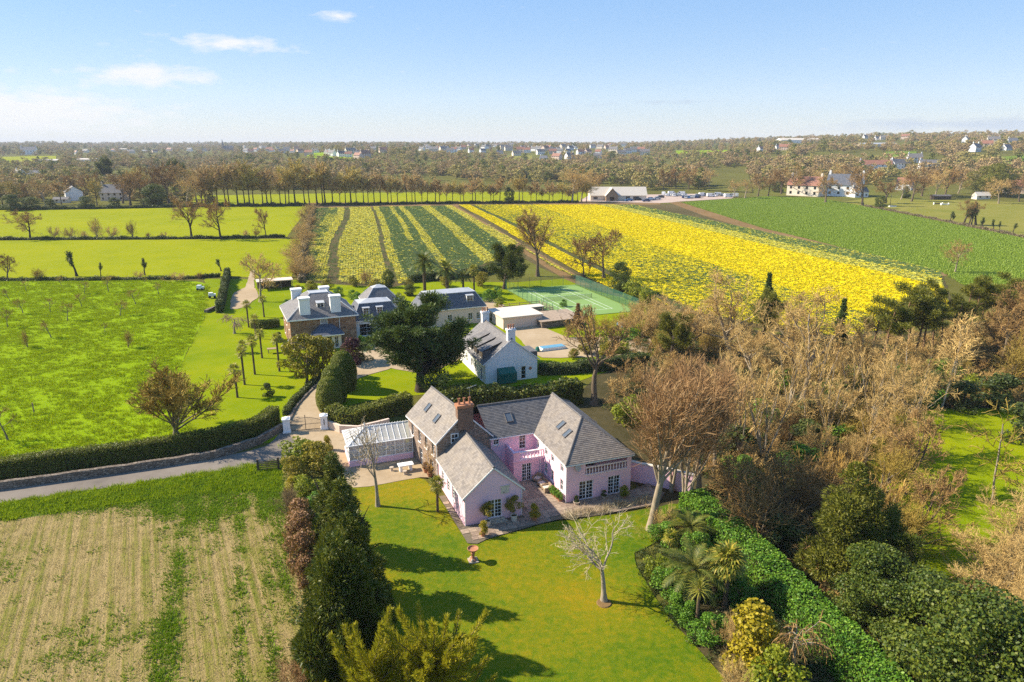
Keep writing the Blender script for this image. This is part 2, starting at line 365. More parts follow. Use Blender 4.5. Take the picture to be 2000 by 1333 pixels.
def lawnmat():
    t = NT('front lawn turf'); v = t.obj; a = t.noise(v, .06, 3, .5, .2); b = t.noise(v, 1.6, 6, .75, .3); c = t.noise(v, 14, 5, .75)
    f = t.math('ADD', t.math('MULTIPLY', a, .50), t.math('ADD', t.math('MULTIPLY', b, .32), t.math('MULTIPLY', c, .18)))
    col = t.ramp(f, [(.41, (.058, .125, .002)), (.47, (.12, .165, .003)), (.525, (.195, .19, .004)), (.59, (.29, .205, .005))])
    t.bsdf(col, .9, .1, t.bump(t.math('ADD', t.math('MULTIPLY', b, .8), c), .7, .12)); return t.m
MAT['lawn'] = lawnmat()

MAT['rut'] = groundmat('wheel rut', [(.25, .19, .095), (.33, .255, .13), (.40, .31, .165)], .3, 1.5, 6, .6, .08)
# ------------------------------------------------------------------ plants: leaf, twig and bark materials
LM = {}
LM['holm'] = leafmat('dark evergreen leaves', [(.0225, .0462, .0062), (.0562, .0908, .0103), (.1408, .165, .0165)], .15)
LM['pine'] = leafmat('dark pine needles', [(.0177, .0403, .0101), (.0442, .0846, .0169), (.1105, .1572, .027)], .12)
LM['scots'] = leafmat('olive pine needles', [(.069, .0822, .0103), (.138, .1455, .0155), (.2346, .2151, .0259)], .2)
LM['yew'] = leafmat('yew foliage', [(.0234, .0447, .0052), (.0624, .0894, .0092), (.1659, .1633, .0154)], .15)
LM['gold'] = leafmat('golden cypress foliage', [(.1656, .1656, .0096), (.345, .3168, .0144), (.552, .4608, .0264)], .3)
LM['goldbush'] = leafmat('golden shrub leaves', [(.20, .16, .008), (.36, .28, .012), (.50, .40, .03)], .3)
LM['laurel'] = leafmat('laurel leaves', [(.033, .091, .008), (.0825, .203, .014), (.21, .35, .03)], .25, .5, .25)
LM['box'] = leafmat('clipped box leaves', [(.0728, .104, .0081), (.1378, .1708, .0121), (.243, .2376, .0203)], .25)
LM['hedge'] = leafmat('privet hedge leaves', [(.0568, .0817, .0081), (.1216, .1485, .0142), (.243, .2228, .0253)], .25)
LM['olive'] = leafmat('olive green leaves', [(.108, .1155, .0112), (.216, .187, .0165), (.36, .275, .03)], .3)
LM['lime'] = leafmat('light green leaves', [(.096, .143, .0075), (.192, .242, .0135), (.324, .33, .0225)], .35)
LM['ivy'] = leafmat('ivy leaves', [(.0234, .0455, .0104), (.0585, .0845, .0182), (.117, .1365, .026)], .15)
LM['drytan'] = leafmat('dry tan hedge twigs', [(.12, .085, .045), (.20, .145, .08), (.30, .225, .13)], .1)
LM['copper'] = leafmat('dry copper leaves', [(.14, .065, .025), (.24, .115, .045), (.33, .18, .08)], .2)
LM['palm'] = leafmat('palm fronds', [(.0832, .1219, .0145), (.208, .2156, .0218), (.4576, .3562, .0484)], .25)
LM['datepalm'] = leafmat('feather palm fronds', [(.04, .0675, .011), (.096, .12, .0176), (.208, .195, .033)], .2)
LM['flax'] = leafmat('strap leaves', [(.10, .12, .012), (.22, .22, .025), (.40, .36, .07)], .25)
LM['wine'] = leafmat('dark purple leaves', [(.05, .012, .022), (.09, .022, .04), (.13, .04, .06)], .2)
LM['daff'] = leafmat('daffodil petals', [(.74, .58, .002), (.82, .67, .004), (.88, .74, .02)], .15, .6, .05)
LM['daffpale'] = leafmat('pale daffodil petals', [(.66, .58, .04), (.76, .68, .08), (.8, .74, .16)], .15, .6, .1)
LM['daffleaf'] = leafmat('daffodil leaves', [(.0675, .1418, .039), (.1125, .2025, .0585), (.18, .27, .091)], .2)
LM['crop'] = leafmat('crop leaves', [(.1425, .2295, .0225), (.209, .3105, .0315), (.304, .3915, .045)], .25)
LM['grass'] = leafmat('grass blades', [(.1678, .2544, .002), (.2517, .3438, .003), (.3583, .4125, .005)], .3, .8, .03)
LM['straw'] = leafmat('straw', [(.3, .2134, .072), (.45, .3395, .136), (.58, .4559, .216)], .1, .8, .1)
LM['youngcorn'] = leafmat('sprouting weeds', [(.0945, .1955, .006), (.1575, .276, .0096), (.2415, .345, .018)], .25, .7, .1)
LM['farbare'] = leafmat('bare wood far off', [(.3, .2065, .1), (.375, .266, .1281), (.4688, .3413, .1688)], .1, .9, .03)
LM['farolive'] = leafmat('budding wood far off', [(.2719, .2275, .0781), (.3352, .28, .0969), (.4169, .35, .1281)], .15, .9, .03)
LM['fardark'] = leafmat('evergreen wood far off', [(.0526, .0772, .0184), (.1052, .1328, .0276), (.1976, .2053, .0461)], .1, .9, .05)
TW = {}
TW['brown'] = twigmat('brown twigs', [(.1792, .1065, .0382), (.3224, .1977, .0716), (.5015, .3193, .1194)])
TW['red'] = twigmat('russet twigs', [(.2452, .1348, .0527), (.3625, .2147, .0933), (.501, .3296, .1541)])
TW['tan'] = twigmat('tan twigs', [(.3089, .2033, .07), (.4942, .3342, .1194), (.7104, .498, .1895)])
TW['olive'] = twigmat('budding olive twigs', [(.2136, .1528, .0315), (.345, .25, .0495), (.5094, .3611, .081)])
TW['pale'] = twigmat('pale silvery twigs', [(.3192, .248, .1428), (.4368, .352, .2108), (.5544, .456, .2924)])
TW['amber'] = twigmat('amber willow twigs', [(.26, .15, .035), (.40, .24, .06), (.5, .34, .10)])
TW['grey'] = twigmat('grey twigs', [(.1586, .1092, .0507), (.2696, .1911, .0887), (.3965, .2867, .1352)])
TW['pink'] = twigmat('pinkish weeping twigs', [(.22, .12, .10), (.33, .19, .155), (.42, .27, .22)])
TW['row'] = twigmat('pale brown twigs', [(.322, .2185, .0893), (.483, .3392, .147), (.644, .4715, .2205)])  # a lighter brown than the plain brown twigs
TW['rowolive'] = twigmat('pale olive twigs', [(.345, .2645, .0735), (.506, .391, .1155), (.644, .5175, .1785)])  # a lighter olive than the budding twigs
BK = {}
BK['brown'] = barkmat('brown bark', (.09, .065, .042), (.20, .155, .105))
BK['grey'] = barkmat('grey bark', (.13, .105, .078), (.27, .225, .17))
BK['tan'] = barkmat('pale tan bark', (.22, .175, .115), (.40, .325, .225))  # tan bark, paler than the brown and grey kinds
BK['white'] = barkmat('birch bark', (.26, .22, .17), (.50, .44, .36), 4)
BK['pale'] = barkmat('pale smooth bark', (.255, .2063, .1425), (.39, .33, .24))
BK['dark'] = barkmat('dark bark', (.035, .028, .02), (.09, .07, .05))
BK['pine'] = barkmat('orange pine bark', (.13, .075, .04), (.26, .16, .09))
BK['palm'] = barkmat('fibrous palm trunk', (.07, .05, .032), (.17, .12, .075), 10)

# ------------------------------------------------------------------ plants: growth
def norm(a): return a / np.maximum(np.linalg.norm(a, axis=-1, keepdims=True), 1e-9)
def branch_pts(rng, S, D, L, seg, wob, up, sag=0.0):
    n = len(S); pts = [S]; d = D.copy(); p = S.copy(); tang = [d.copy()]
    for i in range(seg):
        d = norm(d + rng.normal(0, wob, (n, 3)) + np.array([0, 0, up / seg - sag * (i / seg)]))
        p = p + d * (L / seg)[:, None]; pts.append(p.copy()); tang.append(d.copy())
    return np.stack(pts, 1), np.stack(tang, 1)
def tubes(Pn, Rd, sides, rng):
    n, m, _ = Pn.shape; T = np.gradient(Pn, axis=1); T = norm(T)
    ref = norm(rng.normal(0, 1, (n, 1, 3)) + np.zeros((n, m, 3))); N1 = norm(np.cross(T, ref)); N2 = np.cross(T, N1)
    if sides == 2:
        V = np.stack([Pn - N1 * Rd[..., None], Pn + N1 * Rd[..., None]], 2)
    else:
        a = np.arange(sides) * 2 * math.pi / sides
        V = Pn[:, :, None, :] + Rd[:, :, None, None] * (np.cos(a)[None, None, :, None] * N1[:, :, None, :] + np.sin(a)[None, None, :, None] * N2[:, :, None, :])
    idx = np.arange(n * m * sides).reshape(n, m, sides)
    if sides == 2: F = np.stack([idx[:, :-1, 0], idx[:, :-1, 1], idx[:, 1:, 1], idx[:, 1:, 0]], -1).reshape(-1, 4)
    else: F = np.stack([idx[:, :-1], np.roll(idx, -1, 2)[:, :-1], np.roll(idx, -1, 2)[:, 1:], idx[:, 1:]], -1).reshape(-1, 4)
    return V.reshape(-1, 3), F
def joinVF(lst):
    V, F, o = [], [], 0
    for v, f in lst: V.append(v); F.append(f + o); o += len(v)
    return np.concatenate(V), np.concatenate(F)
def grow(seed, H, r0, trunk, levels, stems=1, lean=0.0, stemspread=.25, floor=0.0):
    """trunk: (length share, wobble, segments). levels: (children, length ratio, angle deg, spread deg, up, wobble, seg, sides, radius ratio, t0, sag)"""
    rng = np.random.default_rng(seed)
    S = np.zeros((stems, 3)); D = norm(np.stack([rng.normal(0, stemspread if stems > 1 else .02, stems) + lean, rng.normal(0, stemspread if stems > 1 else .02, stems), np.ones(stems)], -1))
    if stems > 1: S[:, :2] = rng.normal(0, r0 * 1.2, (stems, 2))
    L = np.full(stems, H * trunk[0]) * rng.uniform(.85, 1.1, stems); Rr = np.full(stems, r0)
    out = []; sides, seg, wob, up, sag = 7, trunk[2], trunk[1], .1, 0
    tip = .45
    for li in range(len(levels) + 1):
        Pn, Tn = branch_pts(rng, S, D, L, seg, wob, up, sag)
        t = np.linspace(0, 1, seg + 1); last = li == len(levels)
        rad = Rr[:, None] * (1 - (1 - (tip if not last else .25)) * t[None, :])
        if li >= 2 or last: rad = np.maximum(rad, floor * (1.0 if last else 2.3 if li == 2 else 1.35))
        if li == 0: rad[:, 0] *= 1.45
        out.append(tubes(Pn, rad, sides, rng) + (Pn, Tn))
        if last: break
        nch, lr, ang, spr, up, wob, seg2, sides2, rr, t0, sag = levels[li]
        n = len(S); k = nch
        tt = rng.uniform(t0, 1.0, (n, k)); tt[:, 0] = 1.0
        f = tt * seg; i0 = np.minimum(f.astype(int), seg - 1); fr = (f - i0)[..., None]
        ii = np.arange(n)[:, None]
        st = Pn[ii, i0] * (1 - fr) + Pn[ii, i0 + 1] * fr; td = norm(Tn[ii, np.minimum(i0 + 1, seg)])
        rnd = norm(np.cross(td, rng.normal(0, 1, (n, k, 3))))
        a = np.radians(rng.normal(ang, spr, (n, k)))[..., None]; a[:, 0] *= .35
        dd = norm(td * np.cos(a) + rnd * np.sin(a))
        Lc = L[:, None] * lr * rng.uniform(.65, 1.15, (n, k)) * (1.15 - .45 * tt)
        pr = Rr[:, None] * (1 - (1 - tip) * tt)
        S, D, L = st.reshape(-1, 3), dd.reshape(-1, 3), Lc.ravel()
        Rr = np.minimum(pr * rr, pr * .9).ravel() * rng.uniform(.8, 1.1, len(S)); seg, sides = seg2, sides2
    return out
def bare(name, seed, H, r0, trunk, levels, bark, twig, stems=1, lean=0.0, stemspread=.25, ntr=2, floor=.0016):
    g = grow(seed, H, r0, trunk, levels, stems, lean, stemspread)
    k = H / max(x[0][:, 2].max() for x in g)
    g = grow(seed, H, r0 / k, trunk, levels, stems, lean, stemspread, floor * H / k)
    V1, F1 = joinVF([x[:2] for x in g[:ntr]]); V2, F2 = joinVF([x[:2] for x in g[ntr:]])
    top = max(V1[:, 2].max(), V2[:, 2].max())
    k = H / top
    return {'h': H, 'parts': [('trunk', np_mesh(name + '_trunk', V1 * k, F1, bark, True)), ('crown', np_mesh(name + '_crown', V2 * k, F2, twig))]}

def leaf_quads(rng, C, N, size, aspect=1.0, flop=.8):
    """one small bent quad per point C, facing roughly N"""
    n = len(C); nn = norm(N + rng.normal(0, flop, (n, 3))); a = norm(np.cross(nn, rng.normal(0, 1, (n, 3)))); b = np.cross(nn, a)
    s = (size * rng.uniform(.6, 1.25, n))[:, None]
    a = a * s * .5; b = b * s * .5 * aspect
    V = np.stack([C - b, C + a * .8, C + b, C - a * .8], 1).reshape(-1, 3)
    return V, np.arange(n * 4).reshape(n, 4)
def spikes(rng, C, D, length, width):
    """one narrow triangle per point C, pointing along D (stored as quads)"""
    n = len(C); d = norm(D); w = norm(np.cross(d, rng.normal(0, 1, (n, 3)))) * (width * .5)
    L = (length * rng.uniform(.6, 1.2, n))[:, None]
    V = np.stack([C - w, C + w, C + d * L + w * .15, C + d * L - w * .15], 1).reshape(-1, 3)
    return V, np.arange(n * 4).reshape(n, 4)
def shell(rng, lobes, n, inner=.72):
    """points through the outer shell of a set of ellipsoids with their outward normals"""
    lobes = np.asarray(lobes, float); ar = (lobes[:, 3] * lobes[:, 4] + lobes[:, 4] * lobes[:, 5] + lobes[:, 3] * lobes[:, 5]); ar = ar / ar.sum()
    k = rng.choice(len(lobes), n, p=ar); d = norm(rng.normal(0, 1, (n, 3)))
    r = inner + (1.04 - inner) * rng.uniform(0, 1, n) ** .6
    l = lobes[k]; C = l[:, :3] + d * l[:, 3:6] * r[:, None]; N = norm(d / l[:, 3:6])
    return C, N
def lumps(rng, H, w, z0, n, rmin, rmax, shape='round'):
    """random lobes that make up an uneven crown between z0 and H"""
    out = []
    for i in range(n):
        t = rng.uniform(0, 1); z = z0 + (H - z0) * t
        if shape == 'round': prof = math.sqrt(max(.04, 1 - (2 * t - .9) ** 2))
        elif shape == 'cone': prof = max(.06, (1 - t) ** .8)
        elif shape == 'dome': prof = math.sqrt(max(.03, 1 - t * t))
        else: prof = max(.08, (1 - t) ** .6 * (.75 + .25 * min(1, t * 4)))
        r = rng.uniform(rmin, rmax) * (H - z0) * ((.75 + .25 * prof) if shape in ('round', 'dome') else (.28 + .72 * prof)); a = rng.uniform(0, 2 * math.pi); q = w * prof * math.sqrt(rng.uniform(.1, 1))
        q = max(0, q - r * .5)
        out.append((q * math.cos(a), q * math.sin(a), min(z, H - r * .75) if t > .3 else max(z, r * .5), r, r, r * rng.uniform(.6, .9)))
    return out
def leafy(name, seed, H, w, z0, nl, rr, n, size, lm, bark, shape='round', style='leaf', aspect=1.0, trunk_r=.12):
    rng = np.random.default_rng(seed); lb = lumps(rng, H, w, z0, nl, rr[0], rr[1], shape)
    C, N = shell(rng, lb, n)
    C[:, 2] = np.maximum(C[:, 2], .05)
    if style == 'leaf': V, F = leaf_quads(rng, C, N + np.array([0, 0, .35]), size, aspect)
    else: V, F = spikes(rng, C, N + np.array([0, 0, .3]) + rng.normal(0, .45, (n, 3)), size, size * aspect)
    g = grow(seed + 7, H * .8, H * trunk_r * .25, (.7, .05, 5), [(7, .55, 55, 15, .25, .1, 4, 4, .5, .25, 0)])
    V1, F1 = joinVF([x[:2] for x in g])
    return {'h': H, 'parts': [('trunk', np_mesh(name + '_trunk', V1, F1, bark, True)), ('crown', np_mesh(name + '_crown', V, F, lm))]}
def tipped(name, seed, H, r0, trunk, levels, bark, lm, rad, per, size, aspect=.12, flat=.6, lvl=-1, style='spike', stems=1, lean=0.0):
    """limbs carrying a clump of needles or leaves round every branch end"""
    g = grow(seed, H, r0, trunk, levels, stems, lean); rng = np.random.default_rng(seed + 3)
    V1, F1 = joinVF([x[:2] for x in g[:len(g) + lvl + 1 if lvl != -1 else len(g)]])
    tips = g[lvl][2][:, 1:, :].reshape(-1, 3); n = len(tips) * per
    d = norm(rng.normal(0, 1, (n, 3))); c = np.repeat(tips, per, 0) + d * rng.uniform(.1, 1, (n, 1)) ** .5 * np.array([rad, rad, rad * flat])
    if style == 'spike': V, F = spikes(rng, c, d + np.array([0, 0, .5]), size, size * aspect)
    else: V, F = leaf_quads(rng, c, d + np.array([0, 0, .5]), size, aspect)
    k = H / max(V1[:, 2].max(), V[:, 2].max())
    return {'h': H, 'parts': [('trunk', np_mesh(name + '_trunk', V1 * k, F1, bark, True)), ('crown', np_mesh(name + '_crown', V * k, F, lm))]}

# level tuple: (children, length ratio, angle, spread, up, wobble, seg, sides, radius ratio, t0, sag)
ARC = {}
def arche():
    spread = lambda n3=6, n4=6: [(9, .85, 48, 14, .35, .10, 6, 6, .62, .35, 0), (7, .55, 42, 14, .2, .13, 5, 4, .55, .25, 0), (n3, .55, 42, 15, .15, .15, 4, 3, .55, .2, 0), (n4, .7, 40, 16, .1, .15, 3, 2, .6, .1, 0)]
    for i in range(3):
        ARC['oak%d' % i] = bare('oak', 11 + i, 12, .30, (.30, .08, 5), spread(8, 8), BK['brown'], TW['brown'])
    for i in range(2):
        ARC['tanoak%d' % i] = bare('tan_oak', 31 + i, 12, .26, (.30, .10, 5), [(10, .9, 52, 14, .25, .16, 6, 6, .62, .35, 0), (7, .55, 48, 16, .15, .2, 5, 4, .55, .25, 0), (9, .55, 48, 18, .1, .2, 4, 3, .55, .2, 0), (6, .65, 44, 18, .05, .2, 3, 2, .6, .1, 0)], BK['tan'], TW['tan'], floor=.0010)
    ARC['lime0'] = bare('upright', 41, 14, .28, (.36, .04, 6), [(13, .85, 30, 9, .55, .06, 7, 6, .5, .45, 0), (9, .55, 28, 10, .35, .08, 5, 4, .5, .2, 0), (8, .55, 32, 11, .25, .1, 4, 3, .55, .2, 0), (5, .7, 32, 12, .2, .1, 3, 2, .6, .1, 0)], BK['tan'], TW['red'], floor=.0007)
    ARC['lime1'] = bare('upright', 42, 14, .17, (.38, .06, 6), [(9, .9, 24, 9, .6, .06, 7, 6, .6, .3, 0), (9, .5, 28, 10, .35, .08, 5, 4, .5, .2, 0), (8, .55, 32, 11, .25, .1, 4, 3, .55, .2, 0), (5, .7, 32, 12, .2, .1, 3, 2, .6, .1, 0)], BK['tan'], TW['red'], stems=3, stemspread=.10, floor=.0008)
    for i in range(3):
        ARC['row%d' % i] = bare('row_tree', 51 + i, 20, .30, (.55, .04, 6), [(15, .55, 42, 12, .4, .08, 6, 5, .5, .4, 0), (9, .5, 40, 14, .25, .1, 4, 3, .5, .15, 0), (15, .65, 42, 16, .15, .12, 3, 2, .6, .1, 0)], BK['dark'], [TW['row'], TW['rowolive'], TW['row']][i], ntr=2, floor=.0026)
    for i in range(3):
        ARC['bush%d' % i] = bare('thicket', 61 + i, 5, .045, (.7, .10, 6), [(6, .6, 32, 12, .3, .12, 5, 3, .6, .15, 0), (8, .6, 36, 15, .2, .14, 4, 3, .6, .15, 0), (5, .7, 36, 15, .1, .15, 3, 2, .6, .1, 0)], BK['grey'], [TW['tan'], TW['olive'], TW['brown']][i], stems=12, stemspread=.42, ntr=1, floor=.0011)
    ARC['willow'] = bare('amber_bush', 66, 5, .05, (.75, .06, 6), [(7, .55, 22, 9, .5, .06, 5, 3, .6, .2, 0), (7, .5, 22, 10, .4, .08, 4, 2, .6, .2, 0)], BK['tan'], TW['amber'], stems=16, stemspread=.35, ntr=1, floor=.003)
    for i in range(2):
        ARC['birch%d' % i] = bare('birch', 71 + i, 12, .11, (.92, .035, 9), [(30, .30, 46, 12, .3, .08, 5, 3, .5, .30, 0), (9, .6, 40, 14, .05, .1, 4, 2, .6, .15, .1), (5, .5, 40, 14, .0, .1, 3, 2, .6, .2, .1)], BK['white'], TW['tan'], lean=.10 - .17 * i, ntr=1, floor=.0010)
    ARC['stemmy'] = bare('pale_stems', 75, 12, .10, (.9, .05, 8), [(9, .35, 26, 10, .3, .06, 5, 3, .5, .4, 0), (7, .5, 30, 12, .1, .1, 3, 2, .6, .2, 0)], BK['pale'], TW['tan'], stems=9, stemspread=.20, ntr=1)
    for i in range(2):
        ARC['fruit%d' % i] = bare('orchard_tree', 81 + i, 3.5, .08, (.42, .09, 4), [(7, .75, 50, 14, .3, .12, 5, 4, .6, .5, 0), (7, .55, 46, 16, .1, .16, 4, 3, .6, .3, 0), (10, .6, 46, 16, .05, .16, 3, 2, .6, .2, 0)], BK['grey'], TW['olive'], floor=.0026)
    ARC['magnolia'] = bare('pale_lawn_tree', 91, 8, .17, (.24, .05, 4), [(7, 1.15, 40, 10, .35, .10, 7, 6, .66, .7, 0), (6, .52, 46, 14, .15, .16, 5, 4, .55, .3, 0), (6, .6, 46, 16, .1, .18, 4, 3, .6, .25, 0), (5, .6, 46, 16, .05, .18, 3, 2, .7, .2, 0)], BK['pale'], TW['pale'], floor=.0009)
    ARC['whitetree'] = bare('white_lawn_tree', 93, 8, .16, (.42, .03, 5), [(9, .8, 36, 10, .45, .08, 6, 5, .5, .45, 0), (7, .55, 46, 14, .2, .12, 5, 3, .55, .3, 0), (6, .6, 46, 16, .1, .15, 4, 2, .6, .25, 0)], BK['pale'], TW['pale'], floor=.0012)
    ARC['pollard'] = bare('pollarded_tree', 95, 12, .36, (.30, .06, 5), [(7, 1.15, 34, 8, .4, .08, 7, 6, .6, .6, 0), (6, .45, 40, 12, .35, .1, 5, 4, .5, .3, 0), (7, .55, 44, 16, .2, .12, 4, 3, .55, .2, 0), (7, .6, 44, 16, .1, .14, 3, 2, .6, .2, 0)], BK['brown'], TW['brown'])
    ARC['meadowtree'] = bare('meadow_tree', 97, 8, .20, (.14, .05, 3), [(15, 3.2, 36, 14, .30, .07, 8, 5, .6, .3, 0), (8, .42, 32, 12, .3, .1, 5, 3, .5, .3, 0), (9, .55, 36, 12, .2, .1, 4, 3, .55, .2, 0), (9, .65, 36, 12, .15, .12, 3, 2, .6, .15, 0)], BK['grey'], TW['olive'], floor=.0019)
    ARC['weeper'] = bare('weeping_tree', 98, 3.2, .10, (.62, .08, 5), [(10, .75, 62, 12, .1, .12, 6, 4, .6, .7, .5), (9, .7, 50, 18, -.6, .1, 6, 3, .5, .3, .6), (5, .5, 40, 18, -.8, .1, 4, 2, .6, .2, .5)], BK['pale'], TW['pink'], floor=.0022)
    ARC['sparse'] = bare('sparse_tree', 99, 10, .10, (.85, .06, 8), [(14, .42, 58, 14, .15, .14, 6, 4, .5, .25, 0), (6, .5, 48, 16, .1, .16, 4, 3, .55, .25, 0), (4, .5, 48, 16, .05, .18, 3, 2, .6, .2, 0)], BK['pale'], TW['olive'], ntr=1)
    ARC['tangle'] = bare('tangle', 64, 9, .08, (.6, .1, 6), [(7, .7, 36, 14, .25, .13, 6, 4, .6, .15, 0), (7, .55, 38, 15, .2, .15, 5, 3, .6, .15, 0), (6, .6, 38, 16, .1, .16, 4, 3, .6, .1, 0), (6, .65, 38, 16, .1, .16, 3, 2, .6, .1, 0)], BK['tan'], TW['tan'], stems=7, stemspread=.5, ntr=1, floor=.0008)
    ARC['bigcone'] = leafy('big_conifer', 160, 9, 3.6, .2, 60, (.10, .17), 24000, .24, LM['scots'], BK['dark'], 'bell', 'spike', .42)
    # evergreens
    for i in range(2):
        ARC['holm%d' % i] = leafy('holm', 111 + i, 8, 4.2, .3, 44, (.11, .2), 24000, .19, LM['holm'], BK['dark'], 'round')
        ARC['yew%d' % i] = leafy('yew', 121 + i, 8, 3.4, .2, 46, (.09, .17), 26000, .24, LM['yew'], BK['dark'], 'bell', 'spike', .42)
        ARC['shrub%d' % i] = leafy('evergreen_shrub', 131 + i, 2.2, 1.3, .1, 18, (.15, .27), 3600, .12, LM['laurel'] if i else LM['ivy'], BK['dark'], 'round')
    ARC['cypress'] = leafy('cypress', 141, 8, 1.9, .1, 36, (.08, .14), 16000, .22, LM['yew'], BK['dark'], 'cone', 'spike', .45)
    ARC['golden'] = leafy('golden_conifer', 142, 3, 1.2, .1, 18, (.15, .26), 3600, .16, LM['goldbush'], BK['brown'], 'dome', 'leaf')
    ARC['olive'] = leafy('olive_shrub', 143, 3, 1.7, .15, 20, (.14, .26), 3200, .18, LM['olive'], BK['brown'], 'round')
    ARC['limeshrub'] = leafy('light_green_shrub', 144, 3, 1.6, .1, 20, (.14, .26), 3200, .18, LM['lime'], BK['brown'], 'round')
    ARC['wine'] = leafy('purple_shrub', 145, 3, 1.5, .1, 16, (.16, .28), 2600, .2, LM['wine'], BK['brown'], 'round')
    ARC['magleaf'] = leafy('yellow_green_tree', 146, 6, 3.2, 1.2, 30, (.13, .22), 3600, .30, LM['olive'], BK['brown'], 'round')
    ARC['copper'] = leafy('copper_hedge_bush', 147, 2.4, 1.2, .05, 14, (.18, .3), 2600, .14, LM['copper'], BK['brown'], 'round')
    ARC['spire'] = leafy('spire_conifer', 148, 9, 1.7, .3, 34, (.07, .12), 6000, .36, LM['pine'], BK['dark'], 'cone', 'spike', .4)
    for i in range(2):
        ARC['pine%d' % i] = tipped('scots_pine', 151 + i, 13, .20, (.85, .05, 7), [(13, .34, 66, 14, .25, .1, 4, 4, .45, .5, 0), (5, .5, 45, 16, .2, .15, 3, 3, .5, .3, 0)], BK['pine'], LM['scots'], .62, 34, .34, .3, .5)
    ARC['monterey'] = tipped('monterey', 155, 15, .55, (.72, .05, 7), [(32, .58, 66, 14, .35, .1, 6, 5, .42, .05, 0), (9, .42, 45, 16, .25, .12, 4, 3, .5, .25, 0)], BK['dark'], LM['pine'], .75, 60, .36, .35, .75)
    ARC['bushpine'] = tipped('spreading_pine', 157, 8, .3, (.7, .06, 6), [(18, .62, 58, 16, .4, .1, 5, 4, .45, .1, 0), (7, .45, 45, 16, .25, .14, 4, 3, .5, .25, 0)], BK['dark'], LM['scots'], .5, 40, .26, .35, .8)
    ARC['darkpine'] = tipped('broad_dark_pine', 158, 9, .3, (.75, .05, 6), [(20, .55, 60, 16, .35, .1, 5, 4, .45, .08, 0), (7, .45, 45, 16, .2, .14, 4, 3, .5, .25, 0)], BK['dark'], LM['holm'], .6, 46, .28, .35, .8)
    ARC['ivytree'] = tipped('ivy_clad_tree', 159, 5, .22, (.55, .12, 5), [(4, .7, 30, 10, .4, .12, 4, 4, .7, .5, 0)], BK['dark'], LM['ivy'], .42, 60, .2, .9, 1.0, -1, 'leaf')
arche()

def plant(kind, x, y, ytop=None, h=None, w=1.0, label=None, cat='tree', group=None, name='tree', rz=None, at=None, mats=None, z=0.0):
    X, Y = at if at else P(x, y)
    hh = h if h else zat(ytop, X, Y)
    a = ARC[kind]; s = hh / a['h']
    rr = random.uniform(0, 6.28) if rz is None else rz
    e = empty(name, (X, Y, z - .04), rr, label, cat, group, (s * w, s * w, s))
    for pn, me in a['parts']:
        o = link(pn, me, e)
        if mats and pn in mats:
            o.material_slots[0].link = 'OBJECT'; o.material_slots[0].material = mats[pn]
    return e

# ------------------------------------------------------------------ scatter: one object of stuff made of many small instances
def gn_group(proto):
    g = bpy.data.node_groups.new('scatter', 'GeometryNodeTree')
    g.interface.new_socket('Geometry', in_out='INPUT', socket_type='NodeSocketGeometry'); g.interface.new_socket('Geometry', in_out='OUTPUT', socket_type='NodeSocketGeometry')
    i = g.nodes.new('NodeGroupInput'); o = g.nodes.new('NodeGroupOutput'); ip = g.nodes.new('GeometryNodeInstanceOnPoints')
    ob = g.nodes.new('GeometryNodeObjectInfo'); ob.inputs['Object'].default_value = proto; ob.inputs['As Instance'].default_value = True
    def attr(n, t):
        a = g.nodes.new('GeometryNodeInputNamedAttribute'); a.data_type = t; a.inputs['Name'].default_value = n; return a.outputs['Attribute']
    g.links.new(i.outputs[0], ip.inputs['Points']); g.links.new(ob.outputs['Geometry'], ip.inputs['Instance'])
    g.links.new(attr('rot', 'FLOAT_VECTOR'), ip.inputs['Rotation']); g.links.new(attr('scl', 'FLOAT_VECTOR'), ip.inputs['Scale'])
    g.links.new(ip.outputs[0], o.inputs[0]); return g
def scatter(name, pts, proto_mesh, label, cat, rng, smin=.8, smax=1.2, scl=None, rotx=0.0, parent=None):
    pts = np.asarray(pts, np.float32); n = len(pts)
    me = bpy.data.meshes.new(name); me.vertices.add(n); me.vertices.foreach_set('co', pts.ravel())
    rot = np.zeros((n, 3), np.float32); rot[:, 2] = rng.uniform(0, 6.283, n); rot[:, :2] = rng.normal(0, rotx, (n, 2)) if rotx else 0
    s = rng.uniform(smin, smax, (n, 1)).astype(np.float32) * np.ones((1, 3), np.float32) if scl is None else np.asarray(scl, np.float32)
    for nm, d in (('rot', rot), ('scl', s)):
        a = me.attributes.new(nm, 'FLOAT_VECTOR', 'POINT'); a.data.foreach_set('vector', np.ascontiguousarray(d, dtype=np.float32).ravel())
    me.update()
    proto = bpy.data.objects.new(name + '_piece', proto_mesh)
    o = link(name, me, parent); md = o.modifiers.new('scatter', 'NODES'); md.node_group = gn_group(proto)
    if parent is None: tag(o, label, cat, None, 'stuff')
    else: o['kind'] = 'stuff'
    return o
def tuft(rng, n, h, r, wid, mat, name='tuft', lean=.5):
    C = np.stack([rng.normal(0, r * .45, n), rng.normal(0, r * .45, n), np.zeros(n)], -1)
    D = np.stack([C[:, 0] / r * lean + rng.normal(0, .25, n), C[:, 1] / r * lean + rng.normal(0, .25, n), np.ones(n)], -1)
    V, F = spikes(rng, C, D, h, wid); return np_mesh(name, V, F, mat)
def inpoly(pts, poly):
    x, y = pts[:, 0], pts[:, 1]; ins = np.zeros(len(pts), bool); n = len(poly); j = n - 1
    for i in range(n):
        xi, yi = poly[i]; xj, yj = poly[j]
        c = ((yi > y) != (yj > y)) & (x < (xj - xi) * (y - yi) / (yj - yi + 1e-12) + xi); ins ^= c; j = i
    return ins
